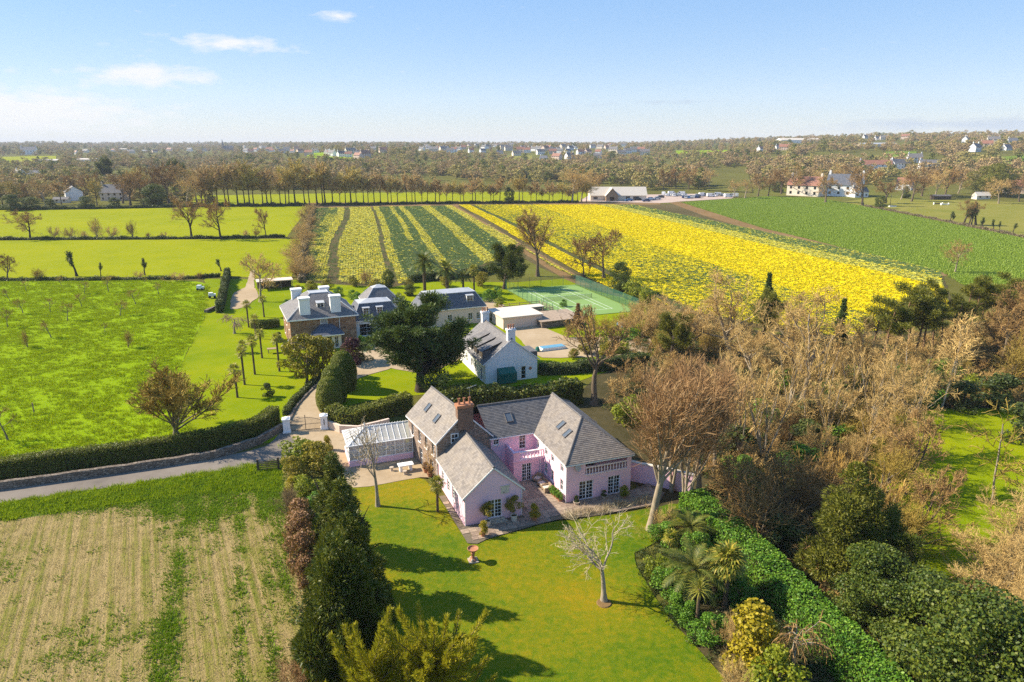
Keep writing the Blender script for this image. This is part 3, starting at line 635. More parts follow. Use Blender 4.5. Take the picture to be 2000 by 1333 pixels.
def rand_in(rng, poly, dens):
    p = np.array(poly); lo, hi = p.min(0), p.max(0); n = int((hi - lo).prod() * dens)
    q = rng.uniform(lo, hi, (n, 2)); return q[inpoly(q, poly)]
def pp(lst): return [P(*q) for q in lst]

# ------------------------------------------------------------------ hedges: a leafy box that follows a line
def hedge(name, line, width, height, lm, label, leaf=.16, dens=55, seed=1, closed_round=.25, cat='hedge', topvar=.12, group=None, coremat=None, taper=.85):
    rng = np.random.default_rng(seed); pts = np.array(line, float)
    seg = np.linalg.norm(np.diff(pts, axis=0), axis=1); cum = np.concatenate([[0], np.cumsum(seg)]); L = cum[-1]
    base = pts[0].copy()
    def along(s):
        s = np.clip(s, 0, L); x = np.interp(s, cum, pts[:, 0]); y = np.interp(s, cum, pts[:, 1])
        s2 = np.clip(s + .3, 0, L); s1 = np.clip(s - .3, 0, L)
        d = norm(np.stack([np.interp(s2, cum, pts[:, 0]) - np.interp(s1, cum, pts[:, 0]), np.interp(s2, cum, pts[:, 1]) - np.interp(s1, cum, pts[:, 1])], -1)); return np.stack([x, y], -1), d
    hvar = lambda s: height * (1 + topvar * (np.sin(s * 1.3 + seed) * .3 + np.sin(s * .43 + seed * 2) * .5 + np.sin(s * 3.1) * .2))
    per = width + 2 * height; n = int(L * per * dens) + int(2 * width * height * dens)
    s = rng.uniform(0, L, n); q = rng.uniform(-per / 2, per / 2, n); c, d = along(s); nrm = np.stack([d[:, 1], -d[:, 0]], -1)
    hh = hvar(s); top = np.abs(q) < width / 2
    z = np.where(top, hh, hh * (1 - (np.abs(q) - width / 2) / height)); off = np.where(top, q, np.sign(q) * width / 2)
    off = off * (1 - (1 - taper) * z / height)
    N = np.zeros((n, 3)); N[:, 2] = top * 1.0; N[:, :2] += np.where(top, 0, np.sign(q))[:, None] * nrm
    j = rng.normal(0, leaf * .55, n)
    C = np.zeros((n, 3)); C[:, :2] = c + nrm * off[:, None]; C[:, 2] = z; C += N * j[:, None]
    # rounded ends
    ne = int(2 * width * height * dens); e = slice(0, ne); endp = rng.integers(0, 2, ne)
    ce, de = along(endp * L); oo = rng.uniform(-width / 2, width / 2, ne); ze = rng.uniform(0, 1, ne) * hvar(endp * L)
    sg = (endp * 2 - 1)[:, None]; ne2 = np.stack([de[:, 1], -de[:, 0]], -1)
    C[e, :2] = ce + ne2 * oo[:, None] * taper + de * sg * (rng.normal(.05, leaf * .5, ne))[:, None]; C[e, 2] = ze; N[e] = np.concatenate([de * sg, np.zeros((ne, 1))], 1)
    C[:, 2] = np.maximum(C[:, 2], .03); C[:, :2] -= base
    V, F = leaf_quads(rng, C, N + np.array([0, 0, .2]), leaf, 1.3, .75)
    root = empty(name, (base[0], base[1], 0), 0, label, cat, group)
    link('foliage', np_mesh(name + '_foliage', V, F, lm), root)
    m = max(2, int(L / 1.0)); ss = np.linspace(.1, L - .1, m); cc, dd = along(ss); nn2 = np.stack([dd[:, 1], -dd[:, 0]], -1); w2 = width * .5 - .12; b = MB()
    prof = [(-1, 0.0), (-1, .97), (1, .97), (1, 0.0)]; rings = []
    for i in range(m):
        h_ = hvar(ss[i]) - .12; rings.append([(cc[i, 0] - base[0] + nn2[i, 0] * w2 * a * (1 - (1 - taper) * t), cc[i, 1] - base[1] + nn2[i, 1] * w2 * a * (1 - (1 - taper) * t), max(-.02, h_ * t - .02)) for a, t in prof])
    for i in range(m - 1):
        for k in range(3): b.poly([rings[i][k], rings[i + 1][k], rings[i + 1][k + 1], rings[i][k + 1]])
    b.poly(rings[0]); b.poly(rings[-1][::-1])
    b.build('branches', coremat or MAT['hedgecore'], root); return root
MAT['hedgecore'] = plain('inner hedge twigs', (.035, .038, .015), .95, .1, .3, 3)
# ------------------------------------------------------------------ terrain
DK = np.array([0, 560, 750, 1000, 1400, 1900, 2700, 4500, 12000.])
ZL = np.array([0, 0, .5, 2, 9, 15, 25, 42, 46.]); ZC = np.array([0, 0, 2, 10, 24, 30, 36, 44, 50.]); ZR = np.array([0, 0, 9, 24, 40, 54, 66, 74, 76.])
def terrain(X, Y):
    X = np.asarray(X, float); Y = np.asarray(Y, float); d = np.hypot(X, Y); az = np.arctan2(X, np.maximum(Y, 1e-6))
    wl = np.clip((-az - .22) / .2, 0, 1); wr = np.clip((az - .12) / .4, 0, 1); wl = wl * wl * (3 - 2 * wl); wr = wr * wr * (3 - 2 * wr)
    z = np.interp(d, DK, ZC) * (1 - wl - wr) + np.interp(d, DK, ZL) * wl + np.interp(d, DK, ZR) * wr
    roll = (np.sin(X * .0061 + 1.3) * np.sin(Y * .0047) + .6 * np.sin(X * .013 + Y * .009)) * 2.5 * np.clip((d - 700) / 600, 0, 1)
    return np.where(Y < 0, 0, z + roll)
def far_at(px, py):
    """distance along the sight line of px, py where it meets the terrain"""
    for d in np.concatenate([np.arange(430, 1500, 6), np.arange(1500, 7000, 20)]):
        dx = (px - 1000) / FPX; dy = -(py - 666.5) / FPX; v = (dx, cP + dy * sP, -sP + dy * cP); t = d / math.hypot(v[0], v[1])
        X, Y, Z = v[0] * t, v[1] * t, CAMH + v[2] * t
        if Z <= float(terrain(X, Y)): return X, Y, float(terrain(X, Y))
    return X, Y, float(terrain(X, Y))

rings = np.concatenate([[0.0], np.geomspace(20, 560, 18), np.geomspace(600, 11000, 42)]); NA = 144
V = [(0, 0, -.012)]; F = []
for r in rings[1:]:
    a = np.arange(NA) * 2 * math.pi / NA; x, y = r * np.sin(a), r * np.cos(a); z = terrain(x, y) - .012
    V += list(zip(x, y, z))
for k in range(NA): F.append((0, 1 + (k + 1) % NA, 1 + k))
for i in range(len(rings) - 2):
    for k in range(NA):
        a = 1 + i * NA + k; b = 1 + i * NA + (k + 1) % NA; F.append((a, b, b + NA)); F.append((a, b + NA, a + NA))
tag(link('ground', np_mesh('ground', V, F, MAT['landscape'], True)), kind='structure')

LAYER = [0.0]
def soften(pts, seed):
    """round the corners a little and let the edge wander as real edges do"""
    rng = random.Random(int(abs(pts[0][0] * 13 + pts[0][1] * 7))); n = len(pts); out = []
    for i in range(n):
        p0, p1, p2, p3 = (Vector(pts[(i + k - 1) % n]) for k in range(4)); L = (p2 - p1).length; m = max(2, min(60, int(L / 1.6)))
        for j in range(m):
            t = j / m; q = p1.lerp(p2, t); tt = .5 * ((2 * p1) + (p2 - p0) * t + (2 * p0 - 5 * p1 + 4 * p2 - p3) * t * t + (3 * p1 - p0 - 3 * p2 + p3) * t * t * t)
            q = q.lerp(tt, .45 if L < 25 else 0); out.append((q.x + rng.gauss(0, .09), q.y + rng.gauss(0, .09)))
    return out
def sheet(name, px, mat, world=None, z=None, cut=None):
    pts = soften(world if world else pp(px), len(LAYER)); LAYER[0] += .004; zz = z if z is not None else LAYER[0]
    b = MB(); b.poly([(x, y, 0) for x, y in pts]); o = b.build(name, mat, loc=(0, 0, zz)); return tag(o, kind='structure')
sheet('woodland_floor', [(1120, 780), (1240, 655), (1330, 610), (1500, 650), (1650, 670), (1860, 640), (2250, 560), (2350, 1500), (1180, 1500), (1340, 1080)], MAT['woodfloor'])
sheet('back_meadow', [(-250, 410), (230, 408), (400, 405), (605, 403), (560, 463), (-300, 466)], MAT['farmeadow'])
sheet('strip_meadow', [(240, 372), (1150, 372), (1150, 394), (620, 398), (420, 402)], MAT['farmeadow'])
sheet('middle_meadow', [(-300, 472), (556, 467), (600, 470), (566, 548), (440, 540), (-400, 547)], MAT['farmeadow'])
orchard_px = [(-400, 553), (330, 548), (410, 558), (400, 620), (360, 700), (330, 800), (420, 870), (250, 905), (0, 935), (-500, 985)]
sheet('orchard_meadow', orchard_px, MAT['meadow'])
sheet('manor_garden', [(400, 545), (600, 548), (990, 552), (1130, 545), (1260, 600), (1290, 690), (1060, 770), (840, 770), (690, 790), (560, 860), (420, 870), (330, 800), (360, 700), (400, 620)], MAT['mown'])
sheet('daffodil_soil', [(606, 404), (880, 401), (1320, 399), (1840, 532), (1870, 620), (1650, 668), (1500, 645), (1330, 612), (1150, 565), (1060, 525), (1010, 498), (960, 518), (880, 538), (760, 562), (590, 552)], MAT['soil'])
earth = lambda a, b, w: [(a[0] - w, a[1]), (a[0] + w, a[1]), (b[0] + w, b[1]), (b[0] - w, b[1])]
sheet('earth_path', None, MAT['path'], world=earth(P(884, 403), P(1120, 545), 2.6))
sheet('earth_track', None, MAT['path'], world=[P(1306, 396), P(1330, 395.5), P(1388, 413.5), P(1490, 445.5), P(1585, 468.5), P(1715, 501.5), P(1845, 533.5), P(1835, 540), P(1700, 508), P(1569, 475), P(1475, 452), P(1370, 420)])
sheet('field_edge', [(600, 397), (900, 394), (1290, 394), (1290, 400), (900, 403), (606, 407)], MAT['path'])
crop_px = [(1332, 396), (1500, 384), (1600, 388), (1680, 402), (1760, 418), (1860, 438), (2000, 466), (2350, 520), (2350, 640), (2000, 592), (1880, 556), (1845, 534), (1715, 502), (1585, 469), (1490, 446), (1388, 414)]
sheet('green_crop_soil', crop_px, MAT['crop'])
sheet('paddock', [(1640, 396), (1720, 384), (2300, 384), (2350, 516), (2000, 462), (1860, 434), (1760, 414)], MAT['paddock'])
sheet('car_park', [(1130, 394), (1150, 382), (1440, 378), (1430, 388), (1330, 394), (1290, 397)], MAT['carpark'])
stub_px = [(-350, 1010), (0, 990), (200, 965), (380, 935), (545, 908), (560, 1000), (575, 1120), (590, 1250), (600, 1520), (-700, 1520)]
sheet('stubble_field', stub_px, MAT['stubble'])
verge_px = [(-350, 1006), (0, 984), (250, 947), (420, 920), (545, 902), (560, 960), (400, 965), (250, 985), (0, 1020), (-350, 1060)]
sheet('grass_verge', verge_px, MAT['verge'])
sheet('field_margin', [(528, 925), (575, 930), (612, 1250), (620, 1520), (578, 1520), (560, 1250)], MAT['stubble'])
lawn_px = [(690, 950), (760, 935), (800, 930), (828, 940), (860, 975), (905, 1040), (930, 1056), (1010, 1040), (1060, 1025), (1230, 1002), (1290, 990), (1330, 985), (1345, 1010), (1310, 1045), (1240, 1080), (1245, 1110), (1300, 1200), (1380, 1290), (1440, 1360), (1500, 1520), (560, 1520), (600, 1300), (640, 1100)]
sheet('front_lawn', lawn_px, MAT['lawn'])
sheet('orchard_lawn', [(1700, 850), (1760, 810), (1850, 800), (1960, 800), (2050, 830), (2000, 1000), (1950, 1090), (1860, 1150), (1800, 1130), (1760, 1000), (1690, 900)], MAT['mown'])
road_px = [(-350, 990), (0, 958), (250, 922), (420, 896), (520, 872), (560, 838), (634, 832), (700, 850), (690, 880), (600, 880), (560, 900), (545, 905), (420, 922), (250, 948), (0, 984), (-350, 1018)]
sheet('lane', road_px, MAT['asphalt'])
sheet('forecourt', [(563, 842), (640, 834), (700, 850), (780, 860), (800, 900), (690, 915), (650, 930), (640, 890), (600, 868), (575, 862)], MAT['gravel'])
sheet('driveway', [(566, 846), (562, 815), (585, 785), (612, 755), (630, 735), (672, 712), (690, 690), (730, 690), (790, 700), (760, 722), (700, 740), (668, 765), (640, 800), (632, 838)], MAT['gravel'])
sheet('yard', [(700, 690), (760, 660), (880, 650), (900, 700), (830, 730), (740, 715)], MAT['gravel'])
sheet('terrace', [(925, 585), (958, 583), (1010, 612), (1110, 660), (1260, 655), (1270, 690), (1060, 700), (1000, 650), (960, 622)], MAT['gravel'])
sheet('garden_path', [(455, 575), (480, 560), (490, 530), (497, 530), (497, 560), (505, 580), (480, 600), (450, 605)], MAT['gravel'])
sheet('front_terrace_gravel', [(660, 900), (800, 880), (838, 935), (820, 935), (690, 955)], MAT['gravel'])

# ------------------------------------------------------------------ daffodils in rows, as one mass of flowers and one of leaves
rngF = np.random.default_rng(5)
SL = .22
U = lambda x: P(x, 450)[0] + SL * P(x, 450)[1]
left_poly = pp([(612, 407), (882, 402), (1012, 476), (965, 512), (880, 534), (760, 560), (596, 549)])
right_poly = pp([(895, 401), (1180, 401), (1312, 400), (1835, 531), (1855, 615), (1650, 660), (1500, 640), (1330, 605), (1150, 555), (1075, 520)])
bands = [(600, 618, 'g'), (618, 643, 'd'), (643, 660, 'y'), (660, 674, 't'), (674, 737, 'y'), (737, 745, 't'), (745, 758, 'y'), (758, 786, 'g'), (786, 796, 's'), (796, 812, 'g'), (812, 827, 'y'),
         (827, 876, 'g'), (876, 900, 'y'), (900, 942, 'g'), (942, 969, 'y'), (969, 984, 'p'), (984, 1014, 'b'), (1014, 1027, 't'), (1027, 1190, 'm'), (1190, 1372, 'b'), (1372, 1418, 'l'), (1418, 1474, 'q'), (1474, 1530, 'p')]
edges = np.array([U(b[0]) for b in bands] + [U(bands[-1][1])]); kinds = np.array([b[2] for b in bands])
def rows(poly, du, dy):
    p = np.array(poly); u = p[:, 0] + SL * p[:, 1]; uu = np.arange(u.min(), u.max(), du); yy = np.arange(p[:, 1].min(), p[:, 1].max(), dy)
    A, B = np.meshgrid(uu, yy); A = A + rngF.normal(0, .06, A.shape); B = B + rngF.uniform(-.5, .5, B.shape) * dy
    q = np.stack([A.ravel() - SL * B.ravel(), B.ravel()], -1); k = inpoly(q, poly); return q[k], A.ravel()[k]
fl_y, fl_b, fl_p, lf = [], [], [], []
for poly, du, dy in ((left_poly, .80, .62), (right_poly, .75, .45)):
    q, u = rows(poly, du, dy); wob = np.where(u < U(690), 1.6 * np.sin((q[:, 1] - 190) / 38.0), .5 * np.sin(q[:, 1] / 30.0))
    b = np.clip(np.searchsorted(edges, u + wob) - 1, 0, len(kinds) - 1); k = kinds[b]; r = rngF.uniform(0, 1, len(q))
    patch = np.sin(q[:, 0] * .13 + 1) * np.sin(q[:, 1] * .05 + q[:, 0] * .03) + rngF.normal(0, .3, len(q))
    short = (k == 's') & (q[:, 1] < P(790, 471)[1])
    k = np.where(short, 'g', k)
    pf = np.select([k == 'y', k == 'b', k == 'm', k == 'l', k == 'q', k == 'd', k == 'g', k == 's'], [.86 - .12 * (patch < -.7), .97 - .08 * (patch < -.9), np.clip(.66 + .25 * patch, .25, .92), .72, .16, np.where(patch > .2, .6, .05), .05, .9], 0.0)
    fl = r < pf
    pale = np.isin(k, ['y', 's', 'l', 'd', 'g', 'q']) & (rngF.uniform(0, 1, len(q)) < .72)
    fl_y.append(q[fl & ~pale & (k != 'b')]); fl_b.append(q[fl & (k == 'b')]); fl_p.append(q[fl & pale])
    lv = (~fl & ~np.isin(k, ['t', 'p'])) | (fl & (rngF.uniform(0, 1, len(q)) < .35)) | ((k == 't') & (r > .8))
    lf.append(q[lv])
Z0 = lambda a: np.concatenate([a, np.zeros((len(a), 1))], 1)
def flower_clump(rng, lm, n=15, s=.21):
    C = np.stack([rng.normal(0, .16, n), rng.normal(0, .2, n), rng.uniform(.26, .42, n)], -1)
    V, F = leaf_quads(rng, C, np.tile([[-.45, -.15, .85]], (n, 1)), s, 1.0, .35); return np_mesh('bloom', V, F, lm)
scatter('daffodil_blooms', Z0(np.concatenate(fl_y)), flower_clump(rngF, LM['daff']), 'bright yellow daffodils massed in rows across the flower field', 'daffodils', rngF)
scatter('golden_daffodil_blooms', Z0(np.concatenate(fl_b)), flower_clump(rngF, LM['daff'], 22, .27), 'solid golden band of daffodils beside the green crop field', 'daffodils', rngF)
scatter('pale_daffodil_blooms', Z0(np.concatenate(fl_p)), flower_clump(rngF, LM['daffpale']), 'pale yellow daffodils flowering in stripes between rows of leaves', 'daffodils', rngF)
scatter('daffodil_leaves', Z0(np.concatenate(lf)), tuft(rngF, 14, .42, .5, .10, LM['daffleaf'], 'leaf_clump', .6), 'blue green daffodil leaves standing in long striped rows', 'daffodils', rngF)
q, u = rows(pp(crop_px), .9, .8)
scatter('leafy_crop', Z0(q[q[:, 1] > 100]), tuft(rngF, 10, .42, .7, .26, LM['crop'], 'crop_clump', 1.4), 'low green leafy crop covering the wide field beside the daffodils', 'crop', rngF, .8, 1.25)

# ------------------------------------------------------------------ grasses
rngG = np.random.default_rng(8)
g1 = rand_in(rngG, pp(orchard_px), 3.2); w_ = np.sin(g1[:, 0] * .5 + 2 * np.sin(g1[:, 1] * .21)) * np.sin(g1[:, 1] * .37 + g1[:, 0] * .11) + rngG.normal(0, .5, len(g1)); g1 = g1[w_ > -.55]
scatter('meadow_tussocks', Z0(g1), tuft(rngG, 16, .34, .42, .08, LM['grass'], 'tussock', .9), 'long tussocky green grass growing in the orchard meadow', 'grass', rngG, .6, 1.35)
vg = rand_in(rngG, pp(verge_px), 9.0)
LM['verge'] = leafmat('lush verge grass', [(.12, .22, .004), (.20, .31, .006), (.30, .38, .012)], .4, .8, .03)
scatter('verge_grass', Z0(vg), tuft(rngG, 18, .42, .45, .08, LM['verge'], 'verge_tuft', 1.1), 'lush green grass growing along the roadside verge', 'grass', rngG, .5, 1.3)
stp = pp([(0, 975), (0, 1010), (545, 935), (545, 905)] if False else [(-300, 1010), (0, 992), (250, 962), (545, 915), (560, 1000), (585, 1250), (600, 1500), (-600, 1500)])
s1 = rand_in(rngG, stp, 18.0)
rowu = s1[:, 0] * .98 + s1[:, 1] * .20
fx = lambda x0, x1: (lambda a, b: (s1[:, 0] - (a[0] + (b[0] - a[0]) * (s1[:, 1] - a[1]) / (b[1] - a[1]))))(P(x0, 1000), P(x1, 1333))
strip = np.zeros(len(s1))
for x0, x1, w_, k_ in ((372, 318, 1.15, 1.0), (420, 375, .8, .55), (466, 468, .38, .9), (516, 535, .45, 1.0), (548, 585, .8, .7), (330, 250, .5, .35)): strip = np.maximum(strip, k_ * np.exp(-(fx(x0, x1) / (w_ * 1.15)) ** 2))
ends = np.clip((np.sin(s1[:, 1] * .5 + s1[:, 0]) + 1.6) / 2, .35, 1)
fine = np.sin((s1[:, 0] + .52 * s1[:, 1]) * 2 * math.pi / 1.25) * np.clip(.4 + (s1[:, 0] + .52 * s1[:, 1] - 2.0) / 6, 0, 1)
n1 = strip * ends * .85 + .34 * fine + np.clip((s1[:, 1] - 58.5) / 5, 0, 1.15) + .42 * np.clip(np.sin(s1[:, 0] * .21 + 1.7) * np.sin(s1[:, 1] * .33 + .6), 0, 1) + rngG.normal(0, .26, len(s1)) - .23
for x0, x1, w_ in ((436, 425, .22), (456, 452, .2), (486, 492, .22), (498, 508, .18), (400, 350, .2), (350, 270, .2)): n1 = n1 - 1.5 * np.exp(-((fx(x0, x1) + .12 * np.sin(s1[:, 1] * .8)) / w_) ** 2)
gr = n1 > .45
scatter('stubble_straw', Z0(s1[~gr]), tuft(rngG, 11, .16, .30, .05, LM['straw'], 'straw_tuft', 2.2), 'dry straw stubble lying in rows across the harvested field', 'stubble', rngG, .6, 1.3)
scatter('stubble_weeds', Z0(s1[gr]), tuft(rngG, 22, .26, .50, .085, LM['youngcorn'], 'weed_tuft', 1.4), 'fresh green growth sprouting in patches through the stubble field', 'weeds', rngG, .6, 1.4)
l1 = rand_in(rngG, pp(lawn_px), 26.0)
LM['lawnblade'] = leafmat('lawn grass blades', [(.09, .16, .002), (.18, .20, .003), (.30, .24, .005)], .3, .8, .03)
scatter('lawn_grass', Z0(l1), tuft(rngG, 12, .07, .16, .03, LM['lawnblade'], 'lawn_tuft', 1.2), 'short mown grass of the sunny front lawn', 'grass', rngG, .6, 1.3)
l2 = rand_in(rngG, pp([(1700, 850), (1760, 810), (1960, 800), (2050, 830), (2000, 1000), (1950, 1090), (1860, 1150), (1800, 1130), (1760, 1000)]), 14.0)
scatter('side_lawn_grass', Z0(l2), tuft(rngG, 12, .12, .22, .04, LM['grass'], 'side_lawn_tuft', 1.2), 'short grass of the shaded glade among the bare trees', 'grass', rngG, .6, 1.3)

bed = rand_in(rngG, pp([(1243, 1078), (1335, 990), (1360, 1000), (1560, 1200), (1780, 1440), (1500, 1500), (1440, 1362), (1300, 1203), (1247, 1112)]), 3.0)
scatter('bed_ground_cover', Z0(bed), np_mesh('bed_clump', *leaf_quads(rngG, *shell(rngG, [(0, 0, .1, .5, .5, .25), (.3, .2, .1, .35, .35, .2)], 120), .12), LM['ivy']), 'low green ground cover in the palm bed', 'ground cover', rngG, .5, 1.3)
bd2 = rand_in(rngG, pp([(560, 905), (690, 930), (690, 1000), (740, 1180), (770, 1300), (700, 1500), (600, 1500), (565, 1100)]), 2.2)
scatter('border_ground_cover', Z0(bd2), np_mesh('border_clump', *leaf_quads(rngG, *shell(rngG, [(0, 0, .1, .5, .5, .3), (.3, .2, .1, .35, .35, .25)], 120), .13), LM['ivy']), 'low dark ground cover under the border yews', 'ground cover', rngG, .5, 1.3)
# ------------------------------------------------------------------ building kit
MAT['balustrade'] = renderwall('cream pink balustrade', (.90, .72, .72), (.74, .58, .56))
def v2(a, b, t): return (a[0] + (b[0] - a[0]) * t, a[1] + (b[1] - a[1]) * t)
def wall_face(b, p0, p1, z0, z1, ops=(), depth=.16, m=0):
    """upright wall from p0 to p1 (outside on the right), with recessed openings (u0,u1,z0,z1)"""
    L = math.hypot(p1[0] - p0[0], p1[1] - p0[1]); d = ((p1[0] - p0[0]) / L, (p1[1] - p0[1]) / L); inn = (-d[1], d[0])
    pt = lambda u, z, k=0.0: (p0[0] + d[0] * u + inn[0] * k, p0[1] + d[1] * u + inn[1] * k, z)
    us = sorted({0.0, L} | {o[0] for o in ops} | {o[1] for o in ops}); zs = sorted({z0, z1} | {o[2] for o in ops} | {o[3] for o in ops})
    us = [u for u in us if 0 <= u <= L]; zs = [z for z in zs if z0 <= z <= z1]
    for i in range(len(us) - 1):
        for j in range(len(zs) - 1):
            cu, cz = (us[i] + us[i + 1]) / 2, (zs[j] + zs[j + 1]) / 2
            if any(o[0] < cu < o[1] and o[2] < cz < o[3] for o in ops): continue
            q = [(us[i], zs[j]), (us[i + 1], zs[j]), (us[i + 1], zs[j + 1]), (us[i], zs[j + 1])]
            b.poly([pt(u, z) for u, z in q], uv=[(u + p0[0] * .37, z) for u, z in q], m=m)
    for u0, u1, a, c in ops:
        for q in ([(u0, a, 0), (u0, a, depth), (u0, c, depth), (u0, c, 0)], [(u1, a, depth), (u1, a, 0), (u1, c, 0), (u1, c, depth)],
                  [(u0, c, 0), (u0, c, depth), (u1, c, depth), (u1, c, 0)], [(u0, a, depth), (u0, a, 0), (u1, a, 0), (u1, a, depth)]):
            b.poly([pt(u, z, k) for u, z, k in q], m=m)
def window(parent, p0, p1, op, nx=2, ny=3, depth=.12, leaves=1, name='window', fr=.07, bar=.035, glass=None, sill=True, label=None):
    L = math.hypot(p1[0] - p0[0], p1[1] - p0[1]); d = Vector(((p1[0] - p0[0]) / L, (p1[1] - p0[1]) / L, 0)); inn = Vector((-d.y, d.x, 0))
    u0, u1, a, c = op; o = Vector((p0[0], p0[1], 0)) + d * ((u0 + u1) / 2) + inn * depth; o.z = a
    W, Hh = u1 - u0, c - a; b = MB()
    for x0, x1, z0, z1 in ((-W / 2, -W / 2 + fr, 0, Hh), (W / 2 - fr, W / 2, 0, Hh), (-W / 2 + fr, W / 2 - fr, 0, fr), (-W / 2 + fr, W / 2 - fr, Hh - fr, Hh)): b.box(x0, x1, -.06, .02, z0, z1)
    lw = (W - 2 * fr) / leaves
    for l in range(leaves):
        x0 = -W / 2 + fr + l * lw
        if l: b.box(x0 - fr * .8, x0 + fr * .8, -.055, .02, fr, Hh - fr)
        for i in range(1, nx): xx = x0 + lw * i / nx; b.box(xx - bar / 2, xx + bar / 2, -.04, .018, fr, Hh - fr)
        for j in range(1, ny): zz = fr + (Hh - 2 * fr) * j / ny; b.box(x0 + .001, x0 + lw - .001, -.038, .017, zz - bar / 2, zz + bar / 2)
    w = b.build(name, MAT['trim'], parent, o, (0, 0, math.atan2(d.y, d.x)))
    if label: w['label'] = label
    g = MB(); g.poly([(-W / 2, .012, 0), (W / 2, .012, 0), (W / 2, .012, Hh), (-W / 2, .012, Hh)]); g.build('glass', glass or MAT['glass'], w)
    if sill: MB().box(-W / 2 - .06, W / 2 + .06, -depth - .08, .02, -.07, -.002).build('sill', MAT['trim'], w)
    return w
def slope(b, eL, eR, rR, rL, step=.27, lift=.025, m=0):
    """one roof slope laid in overlapping courses"""
    eL, eR, rR, rL = (Vector(p) for p in (eL, eR, rR, rL)); n = max(2, int(max((rL - eL).length, (rR - eR).length) / step))
    nn = (eR - eL).cross(rL - eL if (rL - eL).length > .01 else rR - eL).normalized(); ax = (eR - eL).normalized(); sl_ = nn.cross(ax)
    uv = lambda p: ((p - eL).dot(ax), (p - eL).dot(sl_))
    for i in range(n):
        t0, t1 = i / n, min(1, (i + 1) / n + .15 / n); a, c = eL.lerp(rL, t0) + nn * lift, eR.lerp(rR, t0) + nn * lift
        d, e = eR.lerp(rR, t1) + nn * .002, eL.lerp(rL, t1) + nn * .002; v = i * .26
        if (d - e).length < .02: d = e = (d + e) / 2; b.poly([a, c, d], uv=[(uv(a)[0], v), (uv(c)[0], v), (uv(d)[0], v + .26)], m=m)
        else: b.poly([a, c, d, e], uv=[(uv(a)[0], v), (uv(c)[0], v), (uv(d)[0], v + .26), (uv(e)[0], v + .26)], m=m)
        b.poly([a - nn * (lift + .02), c - nn * (lift + .02), c, a], uv=[(0, v), (.1, v), (.1, v + .01), (0, v + .01)], m=m)
def ridge_line(b, p0, p1, r=.11):
    p0, p1 = Vector(p0), Vector(p1); n = max(1, int((p1 - p0).length / .45))
    for i in range(n): b.tube(p0.lerp(p1, i / n), p0.lerp(p1, min(1, (i + 1.03) / n)), r * (1.0 if i % 2 else 1.06), r * .97, 7)
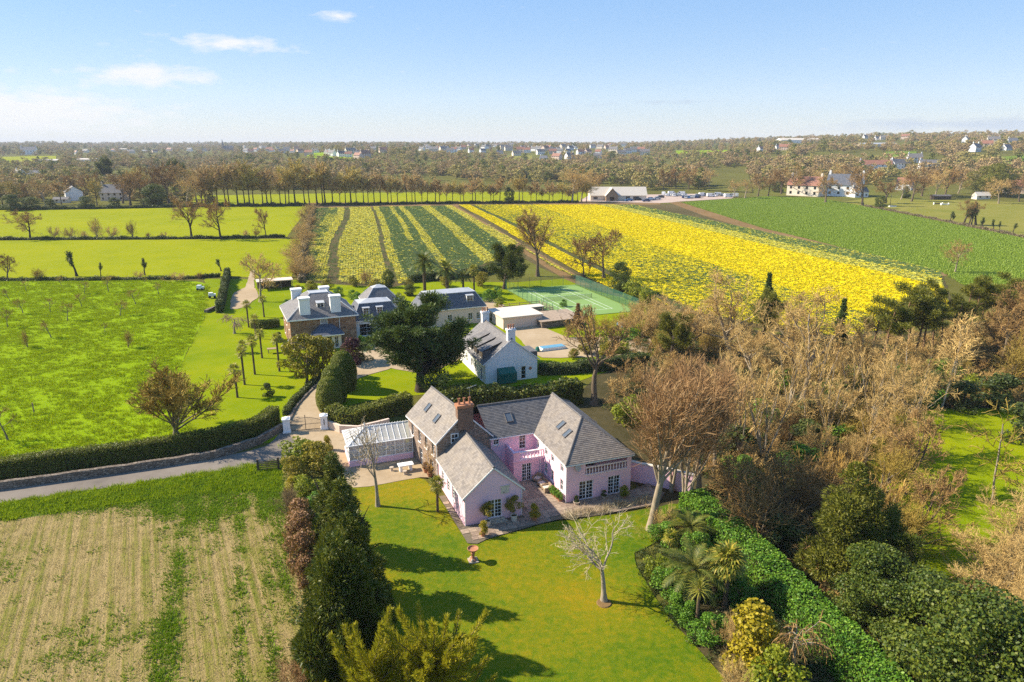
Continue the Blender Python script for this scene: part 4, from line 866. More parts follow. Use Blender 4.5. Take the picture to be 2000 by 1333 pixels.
def block(parent, c, ze, zr, wall, roof, axis='b', hipF=None, hipB=None, ops=((), (), (), ()), over=.28, step=.27, z0=0.0, sides=(1, 1, 1, 1), fascia=True, ridgemat=None, depth=.16, verge=.16, name='roof'):
    """four walls c = FL,FR,BR,BL and a pitched roof; axis 'b' runs the ridge front to back, 'a' left to right"""
    b = MB()
    for i in range(4):
        if sides[i]: wall_face(b, c[i], c[(i + 1) % 4], z0, ze, ops[i], depth)
    q = list(c) if axis == 'b' else [c[1], c[2], c[3], c[0]]       # ridge from side q0q1 to side q2q3
    mF, mB = v2(q[0], q[1], .5), v2(q[2], q[3], .5); D = math.hypot(mB[0] - mF[0], mB[1] - mF[1])
    rF = v2(mF, mB, (hipF or 0) / D); rB = v2(mB, mF, (hipB or 0) / D)
    sF, sB = (sides[0], sides[2]) if axis == 'b' else (sides[1], sides[3])
    if not hipF and sF: b.poly([(*q[0], ze), (*q[1], ze), (*mF, zr)], uv=[(0, ze), (6, ze), (3, zr)])
    if not hipB and sB: b.poly([(*q[2], ze), (*q[3], ze), (*mB, zr)], uv=[(0, ze), (6, ze), (3, zr)])
    b.build('wall', wall, parent)
    half = math.hypot(q[1][0] - q[0][0], q[1][1] - q[0][1]) / 2; drop = (zr - ze) / half * over
    du = ((q[1][0] - q[0][0]) / (2 * half), (q[1][1] - q[0][1]) / (2 * half)); dv = ((mB[0] - mF[0]) / D, (mB[1] - mF[1]) / D)
    of, ob = (over if hipF else verge), (over if hipB else verge)
    ext = lambda p, a, k: (p[0] + du[0] * a + dv[0] * k, p[1] + du[1] * a + dv[1] * k)
    FL_, FR_, BR_, BL_ = ext(q[0], -over, -of), ext(q[1], over, -of), ext(q[2], over, ob), ext(q[3], -over, ob)
    if not hipF: rF = ext(rF, 0, -verge)
    if not hipB: rB = ext(rB, 0, verge)
    zl = ze - drop + .03; zt = zr + .05; r = MB(); P3 = lambda p, z: (p[0], p[1], z)
    slope(r, P3(FR_, zl), P3(BR_, zl), P3(rB, zt), P3(rF, zt), step); slope(r, P3(BL_, zl), P3(FL_, zl), P3(rF, zt), P3(rB, zt), step)
    if hipF: slope(r, P3(FL_, zl), P3(FR_, zl), P3(rF, zt), P3(rF, zt), step)
    if hipB: slope(r, P3(BR_, zl), P3(BL_, zl), P3(rB, zt), P3(rB, zt), step)
    ro = r.build(name, roof, parent)
    k = MB(); ridge_line(k, P3(rF, zt + .02), P3(rB, zt + .02))
    if hipF: ridge_line(k, P3(FL_, zl + .03), P3(rF, zt + .02), .08); ridge_line(k, P3(FR_, zl + .03), P3(rF, zt + .02), .08)
    if hipB: ridge_line(k, P3(BR_, zl + .03), P3(rB, zt + .02), .08); ridge_line(k, P3(BL_, zl + .03), P3(rB, zt + .02), .08)
    k.build('ridge_tiles', ridgemat or MAT['slate_dark'], ro)
    if fascia:
        f = MB(); zf = zl - .09
        f.bar(P3(FL_, zf), P3(BL_, zf), .07, .13); f.bar(P3(FR_, zf), P3(BR_, zf), .07, .13)
        if hipF: f.bar(P3(FL_, zf), P3(FR_, zf), .07, .13)
        else:
            for s_ in (FL_, FR_): f.bar(P3(ext(s_, 0, .03), zl - .02), P3(ext(rF, 0, .03), zt - .07), .05, .14)
        if hipB: f.bar(P3(BL_, zf), P3(BR_, zf), .07, .13)
        f.build('gutter_board', MAT['trim'], parent)
    return dict(zl=zl, zt=zt, F=rF, B=rB, FL=FL_, FR=FR_, BR=BR_, BL=BL_)
def skylight(parent, eL, eR, rR, rL, u, v, w=.75, h=1.15):
    """roof window on the slope eL,eR,rR,rL at u metres along the eave and v metres up"""
    eL, eR, rR, rL = (Vector(p) for p in (eL, eR, rR, rL)); ax = (eR - eL).normalized(); nn = ax.cross(rL - eL).normalized(); up = nn.cross(ax)
    c = eL + ax * u + up * v; m = MB(); T = lambda x, y, z: c + ax * x + up * y + nn * z
    def bx(x0, x1, y0, y1, z0, z1):
        k = [T(x, y, z) for z in (z0, z1) for x, y in ((x0, y0), (x1, y0), (x1, y1), (x0, y1))]
        for f in ((3, 2, 1, 0), (4, 5, 6, 7), (0, 1, 5, 4), (1, 2, 6, 5), (2, 3, 7, 6), (3, 0, 4, 7)): m.poly([k[i] for i in f])
    t = .08
    for a in ((-w / 2, w / 2, -h / 2, -h / 2 + t), (-w / 2, w / 2, h / 2 - t, h / 2), (-w / 2, -w / 2 + t, -h / 2 + t, h / 2 - t), (w / 2 - t, w / 2, -h / 2 + t, h / 2 - t)): bx(*a, -.02, .14)
    o = m.build('skylight', MAT['slate_dark'], parent)
    g = MB(); g.poly([T(-w / 2 + t, -h / 2 + t, .1), T(w / 2 - t, -h / 2 + t, .1), T(w / 2 - t, h / 2 - t, .1), T(-w / 2 + t, h / 2 - t, .1)]); g.build('glass', MAT['skyglass'], o)
def chimney(parent, x0, x1, y0, y1, z0, z1, mat, pots=0, capmat=None, flare=.07, potmat=None, name='chimney'):
    b = MB(); b.box(x0, x1, y0, y1, z0, z1 - .32)
    ch = b.build(name, mat, parent)
    MB().box(x0 - flare, x1 + flare, y0 - flare, y1 + flare, z1 - .318, z1).build('cap', capmat or mat, ch)
    for i in range(pots):
        t = (i + .5) / pots; px, py = (x0 + (x1 - x0) * t, (y0 + y1) / 2) if x1 - x0 > y1 - y0 else ((x0 + x1) / 2, y0 + (y1 - y0) * t)
        MB().lathe([(.15, z1), (.13, z1 + .1), (.11, z1 + .55), (.15, z1 + .6), (.15, z1 + .68), (.1, z1 + .68), (.09, z1 + .4)], 10, (px, py)).build('chimney_pot', potmat or MAT['terracotta'], ch, smooth=True)
    return ch
def baluster_run(parent, p0, p1, z0, z1, n, mat, name='balustrade'):
    p0, p1 = Vector((*p0, 0)), Vector((*p1, 0)); b = MB()
    b.bar(p0 + Vector((0, 0, z1 - .07)), p1 + Vector((0, 0, z1 - .07)), .26, .14); b.bar(p0 + Vector((0, 0, z0 + .06)), p1 + Vector((0, 0, z0 + .06)), .24, .12)
    o = b.build(name, mat, parent); h = z1 - z0 - .26
    me = MB().lathe([(.075, 0), (.075, .06 * h), (.05, .12 * h), (.10, .38 * h), (.07, .62 * h), (.045, .8 * h), (.075, .92 * h), (.075, h)], 8).mesh('baluster', mat, True)
    for i in range(n):
        q = p0.lerp(p1, (i + .5) / n); link('baluster', me, o, (q.x, q.y, z0 + .12))
    return o

# ------------------------------------------------------------------ the pink house with its granite block
E1 = Vector((.939, .345)); PH_RZ = math.atan2(E1.y, E1.x); ox, oy = P(908, 1030)
ph = empty('pink_house', (ox, oy, 0), PH_RZ, 'pink rendered house with granite block, brick chimney and grey slate roofs', 'house')
# single-storey gabled wing
wa = [(0, 0), (5.85, 0), (5.75, 9.3), (-.15, 9.3)]
opA = [(2.3, 3.75, .42, 2.35)]; opAl = [(3.2, 4.2, .95, 2.45), (5.0, 6.0, .95, 2.45), (7.2, 8.1, .95, 2.45)]
rA = block(ph, wa, 3.15, 5.75, MAT['pink'], MAT['slate_warm'], ops=(opA, (), (), [(9.3 - b_, 9.3 - a_, z, y) for a_, b_, z, y in opAl]), over=.22)
window(ph, wa[0], wa[1], opA[0], 2, 5, leaves=2, name='french_door', sill=False)
for a_, b_, z, y in opAl: window(ph, wa[3], wa[0], (9.3 - b_, 9.3 - a_, z, y), 2, 4)
st = MB()
for i in range(3): st.box(2.1 - .16 * i, 3.95 + .16 * i, -.34 * (i + 1), -.34 * i - .001, -.02, .42 - .14 * i - .002)
st.build('doorstep', MAT['stone'], ph)
pl = MB().box(3.65, 4.5, -.035, -.002, 2.85, 3.6); o_ = pl.build('wall_plaque', MAT['palestone'], ph); MB().box(3.57, 4.58, -.07, -.003, 3.602, 3.7).build('hood', MAT['palestone'], o_); MB().tube((3.95, -.08, 3.0), (3.95, -.03, 3.0), .05, .05, 8).build('spout', MAT['iron'], o_)
MB().tube((5.45, -.09, 2.05), (5.45, -.09, 2.3), .07, .06, 8).build('wall_lamp', MAT['trim'], ph)
MB().tube((5.8, -.05, .05), (5.8, -.05, 3.05), .04, .04, 8).build('downpipe', MAT['trim'], ph); MB().tube((.06, -.05, .05), (.06, -.05, 3.05), .04, .04, 8).build('downpipe', MAT['trim'], ph)
# granite block
gr_ = [(-.2, 9.3), (5.75, 9.3), (4.45, 18.2), (-1.5, 18.2)]
LG = math.hypot(1.3, 8.9)
opG = [(LG - 1.7, LG - 1.0, 2.85, 4.25), (LG - 3.7, LG - 3.0, 2.85, 4.25), (LG - 5.7, LG - 5.0, 2.85, 4.25), (LG - 2.3, LG - 1.4, .7, 2.1), (LG - 5.6, LG - 4.6, .1, 2.15), (LG - 7.9, LG - 7.2, 2.85, 4.25)]
opGf = [(1.3, 2.1, 4.75 - .0, 5.0)]
rG = block(ph, gr_, 4.9, 7.85, MAT['granite'], MAT['slate_warm'], ops=((), (), (), opG), over=.2, depth=.24)
for o_ in opG: window(ph, gr_[3], gr_[0], o_, 2, 3, depth=.2)
wg = MB()   # sash in the gable, above the wing's roof
for x0, x1, z0, z1 in ((1.25, 1.34, 4.55, 5.65), (2.01, 2.10, 4.55, 5.65), (1.34, 2.01, 4.55, 4.65), (1.34, 2.01, 5.56, 5.65), (1.34, 2.01, 5.06, 5.13), (1.655, 1.695, 4.65, 5.06), (1.655, 1.695, 5.13, 5.56)): wg.box(x0, x1, 9.19, 9.298, z0, z1)
wg_ = wg.build('gable_window', MAT['trim'], ph); g_ = MB(); g_.poly([(1.3, 9.275, 4.6), (2.05, 9.275, 4.6), (2.05, 9.275, 5.6), (1.3, 9.275, 5.6)]); g_.build('glass', MAT['glass'], wg_)
def lslope(r): z, t = r['zl'], r['zt']; return ((*r['BL'], z), (*r['FL'], z), (*r['F'], t), (*r['B'], t))
skylight(ph, *lslope(rG), 3.0, 2.35); skylight(ph, *lslope(rG), 6.1, 2.1)
ch = chimney(ph, 2.05, 3.75, 9.1, 10.0, 6.0, 8.75, MAT['brick'], 3, MAT['terracotta'], .09)
ae = MB(); ae.tube((3.7, 10.15, 8.6), (3.7, 10.15, 10.3), .025); ae.bar((3.4, 10.15, 10.2), (4.6, 10.5, 10.35), .03, .03)
for i in range(5): ae.bar((3.5 + i * .24, 10.05 + i * .07, 10.21 + i * .03), (3.42 + i * .24, 10.35 + i * .07, 10.21 + i * .03), .02, .02)
ae.build('television_aerial', MAT['metal'], ph)
for i, (zz, h_) in enumerate(((0, 2.6),)):
    MB().tube((-.28, 9.45, .05), (-.28, 9.45, 4.75), .045, .045, 8).build('downpipe', MAT['trim'], ph)
# middle range with slate roof
md = [(5.7, 9.3), (18.3, 9.3), (18.3, 16.2), (5.2, 16.2)]
opM = [(.35, 1.0, 3.55, 4.2), (3.35, 4.15, 2.62, 4.35)]
rM = block(ph, md, 4.6, 6.95, MAT['pink'], MAT['slate_dark'], axis='a', hipF=3.9, ops=(opM, (), (), ()), over=.22, sides=(1, 1, 1, 0))
window(ph, md[0], md[1], opM[0], 2, 2); window(ph, md[0], md[1], opM[1], 2, 4, name='balcony_door', sill=False)
fs = lambda r: ((*r['FR'], r['zl']), (*r['BR'], r['zl']), (*r['B'], r['zt']), (*r['F'], r['zt']))
ms = ((*rM['BL'], rM['zl']), (*rM['FL'], rM['zl']), (*rM['F'], rM['zt']), (*rM['B'], rM['zt']))
skylight(ph, *ms, 2.9, 2.35, .85, 1.25)
# right wing, hipped towards the lawn, with a recessed balcony
rw = [(10.9, .7), (18.3, .7), (18.3, 12.8), (10.9, 12.8)]
opR = [(1.45, 3.05, .12, 2.2), (4.75, 6.15, .12, 2.2), (2.1, 6.9, 2.78, 4.22)]
opRl = [(12.1 - u - .75, 12.1 - u, z, z + hh) for u, z, hh in ((.75, .9, 1.3), (3.15, .9, 1.25), (4.9, .9, 1.25), (.75, 3.0, 1.25), (3.15, 3.05, 1.15), (4.9, 3.05, 1.15), (7.2, 3.05, 1.15))]
rR = block(ph, rw, 4.5, 7.25, MAT['pink'], MAT['slate_warm'], hipF=4.4, ops=(opR, (), (), opRl), over=.22, sides=(1, 1, 0, 1))
for o_ in opR[:2]: window(ph, rw[0], rw[1], o_, 2, 5, leaves=2, name='french_door', sill=False)
for o_ in opRl: window(ph, rw[3], rw[0], o_, 2, 2)
lg = MB(); lg.box(12.9, 17.9, 2.5, 2.55, 2.7, 4.3); lg.box(12.9, 17.9, .87, 2.5, 2.7, 2.76); lg.box(12.86, 12.92, .87, 2.5, 2.7, 4.3); lg.box(17.88, 17.94, .87, 2.5, 2.7, 4.3); lg.box(12.9, 17.9, .87, 2.5, 4.24, 4.28)
lg.build('loggia', MAT['pinkdeep'], ph)
lw_ = MB().box(13.4, 14.9, 2.42, 2.49, 2.78, 4.2); lw_.build('loggia_window', MAT['glass'], ph)
baluster_run(ph, (13.0, .78), (17.8, .78), 2.78, 3.75, 14, MAT['balustrade'])
sd = MB(); sd.lathe([(.02, -.16), (.2, -.12), (.34, -.03), (.36, 0), (.33, -.02)], 14); o_ = sd.build('satellite_dish', MAT['metal'], ph, (12.05, .42, 3.95), (R(70), 0, R(10)), True); MB().tube((0, 0, -.12), (0, 0, -.36), .03).build('bracket', MAT['metal'], o_)
skylight(ph, *lslope(rR), 12.1 - 5.7 - .0, 2.75); skylight(ph, *lslope(rR), 12.1 - 3.7, 2.55)
MB().tube((10.84, .6, .05), (10.84, .6, 4.35), .045, .045, 8).build('downpipe', MAT['trim'], ph)
# balcony over the courtyard door
bc = MB(); opB = [(.95, 2.05, .05, 2.1)]
wall_face(bc, (7.45, 6.7), (10.9, 6.7), 0, 2.55, opB); wall_face(bc, (7.45, 9.3), (7.45, 6.7), 0, 3.5); bc.poly([(7.45, 6.7, 2.5), (10.9, 6.7, 2.5), (10.9, 9.3, 2.5), (7.45, 9.3, 2.5)])
bc.box(7.46, 7.7, 6.72, 9.28, 2.56, 3.5); bc.box(7.71, 8.15, 6.7, 6.94, 2.502, 3.5); bc.box(7.40, 8.16, 6.63, 7.0, 3.502, 3.56); bc.box(7.36, 10.89, 6.62, 6.699, 2.4, 2.56)
bc.build('balcony', MAT['pinkdeep'], ph); baluster_run(ph, (8.15, 6.82), (10.88, 6.82), 2.56, 3.5, 7, MAT['balustrade'])
window(ph, (7.45, 6.7), (10.9, 6.7), opB[0], 2, 5, leaves=2, name='french_door', sill=False)
MB().tube((10.5, 6.62, .05), (10.5, 6.62, 2.4), .04, .04, 8).build('downpipe', MAT['trim'], ph)
# lean-to and garden wall behind the right wing
lt = MB(); lt.poly([(18.3, 9.0, 3.2), (20.6, 9.0, 2.2), (20.6, 15.5, 2.2), (18.3, 15.5, 3.2)][::1]); wall_face(lt, (18.3, 9), (20.6, 9), 0, 2.19); wall_face(lt, (20.6, 9), (20.6, 15.5), 0, 2.19); lt.poly([(18.3, 9, 2.19), (20.6, 9, 2.19), (18.3, 9, 3.19)])
lt.build('lean_to', MAT['peach'], ph)
# lime-washed conservatory against the granite wall
cs = empty('conservatory', (ox + (-8.6 * E1.x - 16.5 * -E1.y * -1), oy, 0), PH_RZ, 'white framed glass conservatory against the granite house wall', 'conservatory')
def ph_w(a, b): return (ox + a * E1.x - b * E1.y, oy + a * E1.y + b * E1.x)
cx_, cy_ = ph_w(-8.7, 16.5); cs.location = (cx_, cy_, 0)
CW, CD = 7.3, 4.6; b = MB(); b.box(0, CW, 0, .22, 0, .75); b.box(0, .22, .22, CD, 0, .75); b.box(.22, CW, CD - .22, CD, 0, .75); b.build('plinth', MAT['pink'], cs)
def glaz(p0, p1, n, z0, z1):
    L = math.hypot(p1[0] - p0[0], p1[1] - p0[1]); d = Vector(((p1[0] - p0[0]) / L, (p1[1] - p0[1]) / L, 0)); f = MB(); p0v = Vector((*p0, 0))
    for i in range(n + 1): q = p0v + d * (L * i / n); f.box(q.x - .05, q.x + .05, q.y - .05, q.y + .05, z0, z1)
    for z, t in ((z0 + .05, .1), (z1 - .05, .1), (z1 - .62, .05), (z0 + .62, .03), (z0 + 1.05, .03)): f.bar(p0v + Vector((0, 0, z)), p0v + d * L + Vector((0, 0, z)), .06, t)
    for i in range(n): q = p0v + d * (L * (i + .5) / n); f.bar(q + Vector((0, 0, z0)), q + Vector((0, 0, z1)), .03, .03)
    w = f.build('glazed_wall', MAT['trim'], cs); g = MB(); g.poly([(*p0, z0), (*p1, z0), (*p1, z1), (*p0, z1)]); g.build('glass', MAT['clear'], w)
glaz((.1, .1), (CW, .1), 7, .752, 2.6); glaz((.1, CD - .1), (.1, .1), 4, .752, 2.6); glaz((CW, CD - .1), (.1, CD - .1), 7, .752, 2.6)
rz0, rz1, hx = 2.62, 3.75, 2.2; r = MB(); f = MB()
A, B_, C_, D_ = (-.12, -.12, rz0), (CW, -.12, rz0), (CW, CD + .12, rz0), (-.12, CD + .12, rz0); r0, r1 = (hx, CD / 2, rz1), (CW, CD / 2, rz1)
r.poly([A, B_, r1, r0]); r.poly([C_, D_, r0, r1]); r.poly([D_, A, r0])
for i in range(12):
    t = i / 11; xe = -.12 + (CW + .12) * t; xr = max(hx, xe); k = 1.0 if xe >= hx else (xe + .12) / (hx + .12)
    for ye in (-.12, CD + .12):
        top = (xe, ye + (CD / 2 - ye) * k, rz0 + (rz1 - rz0) * k); f.bar((xe, ye, rz0 + .03), (top[0], top[1], top[2] + .03), .06, .06)
for i in range(1, 7):
    t = i / 7; ye = -.12 + (CD + .24) * t; k = 1 - abs(2 * t - 1); f.bar((-.12, ye, rz0 + .03), (-.12 + (hx + .12) * k, ye + (CD / 2 - ye) * 0, rz0 + (rz1 - rz0) * k + .03), .06, .06)
for a_, c_ in ((A, r0), (D_, r0), (r0, r1), (A, B_), (D_, A), (C_, D_)): f.bar((a_[0], a_[1], a_[2] + .04), (c_[0], c_[1], c_[2] + .04), .1, .1)
for i in range(16): f.box(hx + i * .32, hx + i * .32 + .05, CD / 2 - .03, CD / 2 + .03, rz1 + .05, rz1 + .2)
f.lathe([(.09, rz1), (.05, rz1 + .2), (.1, rz1 + .35), (.02, rz1 + .6)], 8, (hx, CD / 2))
ro = f.build('roof_frame', MAT['trim'], cs); r.build('glass', MAT['clear'], ro)
for i in range(5): MB().box(.8 + i * 1.15, 1.45 + i * 1.15, 1.5, 2.1, .03, .45 + .1 * (i % 2)).build('planter_box', MAT['rattan'], cs)
fl_ = MB(); fl_.box(.22, CW, .22, CD - .22, -.02, .03); fl_.build('floor', MAT['stone'], cs)

# paved courtyard and terrace: flag by flag
pav = empty('paved_terrace', (ox, oy, 0), PH_RZ); pav['kind'] = 'structure'
MAT['flag'] = plain('paving flags', (.34, .26, .19), .9, .15, .3, 2.0, 0, .3)
MAT['flag2'] = plain('darker paving flags', (.27, .20, .15), .9, .15, .3, 2.0, 0, .3)
MAT['joint'] = plain('paving joints', (.16, .13, .09), .95, .1, .2, 4)
zone = [(-.6, -2.9), (.2, -3.3), (1.2, -2.9), (6.3, -2.2), (8.8, -2.0), (12.5, -2.6), (19.5, -2.8), (21.5, -1.0), (21.0, 1.5), (18.0, .69), (10.9, .69), (10.9, 6.69), (7.46, 6.69), (7.4, 9.28), (5.9, 9.28), (5.87, 0), (-.02, -.02), (-.25, 6.5), (-.9, 6.5)]
jb = MB(); jb.poly([(x, y, .028 + LAYER[0]) for x, y in zone]); jb.build('bedding', MAT['joint'], pav)
rngP = random.Random(4); fm = [MB().box(-.5, .5, -.5, .5, 0, .035).mesh('flagstone', m_) for m_ in (MAT['flag'], MAT['flag2'])]; cnt = 0
y_ = -3.3
while y_ < 9.2:
    hgt = rngP.choice([.55, .62, .7, .8]); x_ = -1.0 + rngP.uniform(0, .4)
    while x_ < 21.4:
        wd = rngP.choice([.6, .75, .9, 1.1]); cxp, cyp = x_ + wd / 2, y_ + hgt / 2
        cs4 = np.array([(x_ + .05, y_ + .05), (x_ + wd - .05, y_ + .05), (x_ + wd - .05, y_ + hgt - .05), (x_ + .05, y_ + hgt - .05), (cxp, cyp)])
        if inpoly(cs4, zone).all() and cnt < 300:
            link('flagstone', rngP.choice(fm), pav, (cxp, cyp, .03 + LAYER[0] + rngP.uniform(0, .01)), (0, 0, rngP.gauss(0, .012)), (wd - .04, hgt - .04, 1)); cnt += 1
        x_ += wd
    y_ += hgt

# ------------------------------------------------------------------ granite manor
mx_, my_ = P(571, 683); MRZ = math.atan2(.39, .92)
mn = empty('manor_house', (mx_, my_, 0), MRZ, 'brown granite manor with hipped slate roof and four tall white chimneys', 'house')
c_ = [(0, 0), (11.6, 0), (11.6, 11.8), (-.2, 11.8)]
opm = [(5.2, 6.5, 3.3, 5.15)]; opml = [(1.6, 2.5, 3.2, 4.9), (5.5, 6.4, 3.2, 4.9), (9.3, 10.2, 3.2, 4.9), (1.6, 2.5, .7, 2.5), (5.4, 6.5, .1, 2.6), (9.3, 10.2, .7, 2.5)]
b = MB(); 
for i in range(4): wall_face(b, c_[i], c_[(i + 1) % 4], 0, 5.5, (opm, (), (), opml)[i])
b.build('wall', MAT['granite2'], mn)
r = MB(); ov = .45; zl, zt = 5.42, 9.0; T = [(4.3, 4.6), (7.6, 4.6), (7.6, 7.2), (4.3, 7.2)]; Bs = [(-ov, -ov), (11.6 + ov, -ov), (11.6 + ov, 11.8 + ov), (-.2 - ov, 11.8 + ov)]
for i in range(4): j = (i + 1) % 4; slope(r, (*Bs[i], zl), (*Bs[j], zl), (*T[j], zt), (*T[i], zt), .3)
ro = r.build('roof', MAT['slate_manor'], mn); k = MB()
for i in range(4): ridge_line(k, (*Bs[i], zl + .03), (*T[i], zt), .1); ridge_line(k, (*T[i], zt), (*T[(i + 1) % 4], zt), .1)
k.build('hip_flashing', MAT['lead'], ro); MB().box(4.35, 7.55, 4.65, 7.15, zt - .15, zt + .02).build('flat_top', MAT['lead'], ro)
f = MB()
for i in range(4): j = (i + 1) % 4; f.bar((*Bs[i], zl - .1), (*Bs[j], zl - .1), .1, .22)
f.build('cornice', MAT['trim'], mn)
for o_ in opm: window(mn, c_[0], c_[1], o_, 2, 2, glass=MAT['blindglass'], fr=.12)
for o_ in opml: window(mn, c_[3], c_[0], o_, 2, 2)
for x0, x1, y0, y1, z0_ in ((1.9, 3.7, .35, 1.75, 5.5), (7.3, 9.1, .35, 1.75, 5.5), (1.5, 3.3, 9.2, 10.6, 5.5), (6.7, 8.4, 9.2, 10.6, 5.5)): chimney(mn, x0, x1, y0, y1, z0_, 9.1, MAT['white'], 0, MAT['white'], .12)
def dormer(parent, x, y, z, w, h, d, wallm, roofm, label=None):
    b = MB(); b.box(x - w / 2, x + w / 2, y, y + d, z, z + h); o = b.build('dormer', wallm, parent)
    rr_ = MB(); rr_.poly([(x - w / 2 - .14, y - .16, z + h), (x + w / 2 + .14, y - .16, z + h), (x + w / 2 + .14, y + d + .5, z + h + .25), (x - w / 2 - .14, y + d + .5, z + h + .25)]); rr_.poly([(x - w / 2 - .14, y - .16, z + h - .12), (x + w / 2 + .14, y - .16, z + h - .12), (x + w / 2 + .14, y - .16, z + h), (x - w / 2 - .14, y - .16, z + h)])
    rr_.build('dormer_roof', roofm, o)
    f = MB(); t = .09
    for x0, x1, z0, z1 in ((-w / 2, -w / 2 + t, 0, h - .05), (w / 2 - t, w / 2, 0, h - .05), (-w / 2 + t, w / 2 - t, 0, t), (-w / 2 + t, w / 2 - t, h - .05 - t, h - .05), (-.02, .02, t, h - .14), (-w / 2 + t, w / 2 - t, h * .33, h * .33 + .03), (-w / 2 + t, w / 2 - t, h * .64, h * .64 + .03)): f.box(x + x0, x + x1, y - .07, y - .002, z + z0, z + z1)
    f.build('dormer_window', MAT['trim'], o); g = MB(); g.poly([(x - w / 2 + .03, y - .02, z + .03), (x + w / 2 - .03, y - .02, z + .03), (x + w / 2 - .03, y - .02, z + h - .1), (x - w / 2 + .03, y - .02, z + h - .1)]); g.build('glass', MAT['glass'], o)
dormer(mn, 5.7, 1.7, 6.55, 1.25, 1.2, 1.6, MAT['trim'], MAT['lead'])
MB().tube((8.6, -.08, .1), (8.6, -.08, 5.2), .06, .06, 8).build('downpipe', MAT['trim'], mn)
po = MB(); wall_face(po, (3.9, -2.4), (8.4, -2.4), 0, 2.7, [(.5, 1.3, .2, 2.3), (1.95, 2.9, .05, 2.35), (3.3, 4.0, .2, 2.3)]); wall_face(po, (3.9, 0), (3.9, -2.4), 0, 2.7); wall_face(po, (8.4, -2.4), (8.4, 0), 0, 2.7); po.build('porch', MAT['cream'], mn)
for q_ in ((.5, 1.3, .2, 2.3), (1.95, 2.9, .05, 2.35), (3.3, 4.0, .2, 2.3)): window(mn, (3.9, -2.4), (8.4, -2.4), q_, 2, 3, name='porch_window', sill=False)
pr = MB(); slope(pr, (3.4, -2.9, 2.72), (8.9, -2.9, 2.72), (7.2, -.1, 4.1), (5.1, -.1, 4.1), .25); slope(pr, (3.4, -.02, 2.72), (3.4, -2.9, 2.72), (5.1, -.1, 4.1), (5.1, -.1, 4.1), .25); slope(pr, (8.9, -2.9, 2.72), (8.9, -.02, 2.72), (7.2, -.1, 4.1), (7.2, -.1, 4.1), .25); pr.build('porch_roof', MAT['slate_blue'], mn)
f = MB(); f.bar((3.4, -2.9, 2.64), (8.9, -2.9, 2.64), .1, .16); f.bar((3.4, -2.9, 2.64), (3.4, -.02, 2.64), .1, .16); f.bar((8.9, -2.9, 2.64), (8.9, -.02, 2.64), .1, .16); f.build('porch_fascia', MAT['trim'], mn)
# mansard link range and pavilion joined to the manor
def mansard(parent, x0, x1, y0, y1, ze, zt, inset, wall, roof, ops=(), top=None, step=.27):
    b = MB(); c = [(x0, y0), (x1, y0), (x1, y1), (x0, y1)]
    for i in range(4): wall_face(b, c[i], c[(i + 1) % 4], 0, ze, ops if i == 0 else ())
    b.build('wall', wall, parent)
    for o in ops: window(parent, c[0], c[1], o, 2, 3)
    r = MB(); o = .3; B = [(x0 - o, y0 - o), (x1 + o, y0 - o), (x1 + o, y1 + o), (x0 - o, y1 + o)]; T_ = [(x0 + inset, y0 + inset), (x1 - inset, y0 + inset), (x1 - inset, y1 - inset), (x0 + inset, y1 - inset)]
    for i in range(4): j = (i + 1) % 4; slope(r, (*B[i], ze - .05), (*B[j], ze - .05), (*T_[j], zt), (*T_[i], zt), step)
    ro = r.build('roof', roof, parent); tp = MB(); mxx, myy = (x0 + x1) / 2, (y0 + y1) / 2; rr = .3
    if x1 - x0 > y1 - y0: a_, b_ = (x0 + inset + (y1 - y0) / 2 - inset, myy), (x1 - inset - (y1 - y0) / 2 + inset, myy)
    else: a_ = b_ = (mxx, myy)
    tz = zt + .55
    tp.poly([(*T_[0], zt + .02), (*T_[1], zt + .02), (*b_, tz), (*a_, tz)]); tp.poly([(*T_[2], zt + .02), (*T_[3], zt + .02), (*a_, tz), (*b_, tz)]); tp.poly([(*T_[1], zt + .02), (*T_[2], zt + .02), (*b_, tz)]); tp.poly([(*T_[3], zt + .02), (*T_[0], zt + .02), (*a_, tz)])
    for i in range(4): ridge_line(tp, (*B[i], ze), (*T_[i], zt), .09); ridge_line(tp, (*T_[i], zt), (*T_[(i + 1) % 4], zt), .08)
    tp.build('flat_top', top or MAT['lead'], ro)
    f = MB()
    for i in range(4): j = (i + 1) % 4; f.bar((*B[i], ze - .14), (*B[j], ze - .14), .09, .16)
    f.build('gutter_board', MAT['trim'], parent)
mansard(mn, 11.9, 20.5, 3.2, 9.5, 3.4, 6.3, 1.2, MAT['white'], MAT['slate_blue'], ((.8, 3.6, .3, 2.6), (5.2, 6.4, .8, 2.5)))
for x in (14.2, 16.8): dormer(mn, x, 3.45, 4.1, 1.15, 1.55, 1.0, MAT['trim'], MAT['lead'])
mansard(mn, 15.5, 22.0, 9.8, 15.8, 5.2, 7.6, 1.9, MAT['cream'], MAT['slate_manor'], top=MAT['lead'])
# coach house with mansard roof
hx_, hy_ = P(899, 640); kh = empty('coach_house', (hx_ - 2.8, hy_ + 1.0, 0), MRZ, 'cream coach house with blue slate mansard roof and one dormer', 'house')
mansard(kh, -5.0, 8.2, 0, 7.2, 3.6, 6.4, 1.5, MAT['peach'], MAT['slate_blue'], ((5.2, 6.2, .9, 2.3), (9.6, 10.6, .9, 2.3), (11.4, 12.2, .9, 2.3)))
dormer(kh, 5.2, .45, 4.15, 1.4, 1.75, 1.2, MAT['trim'], MAT['lead'])
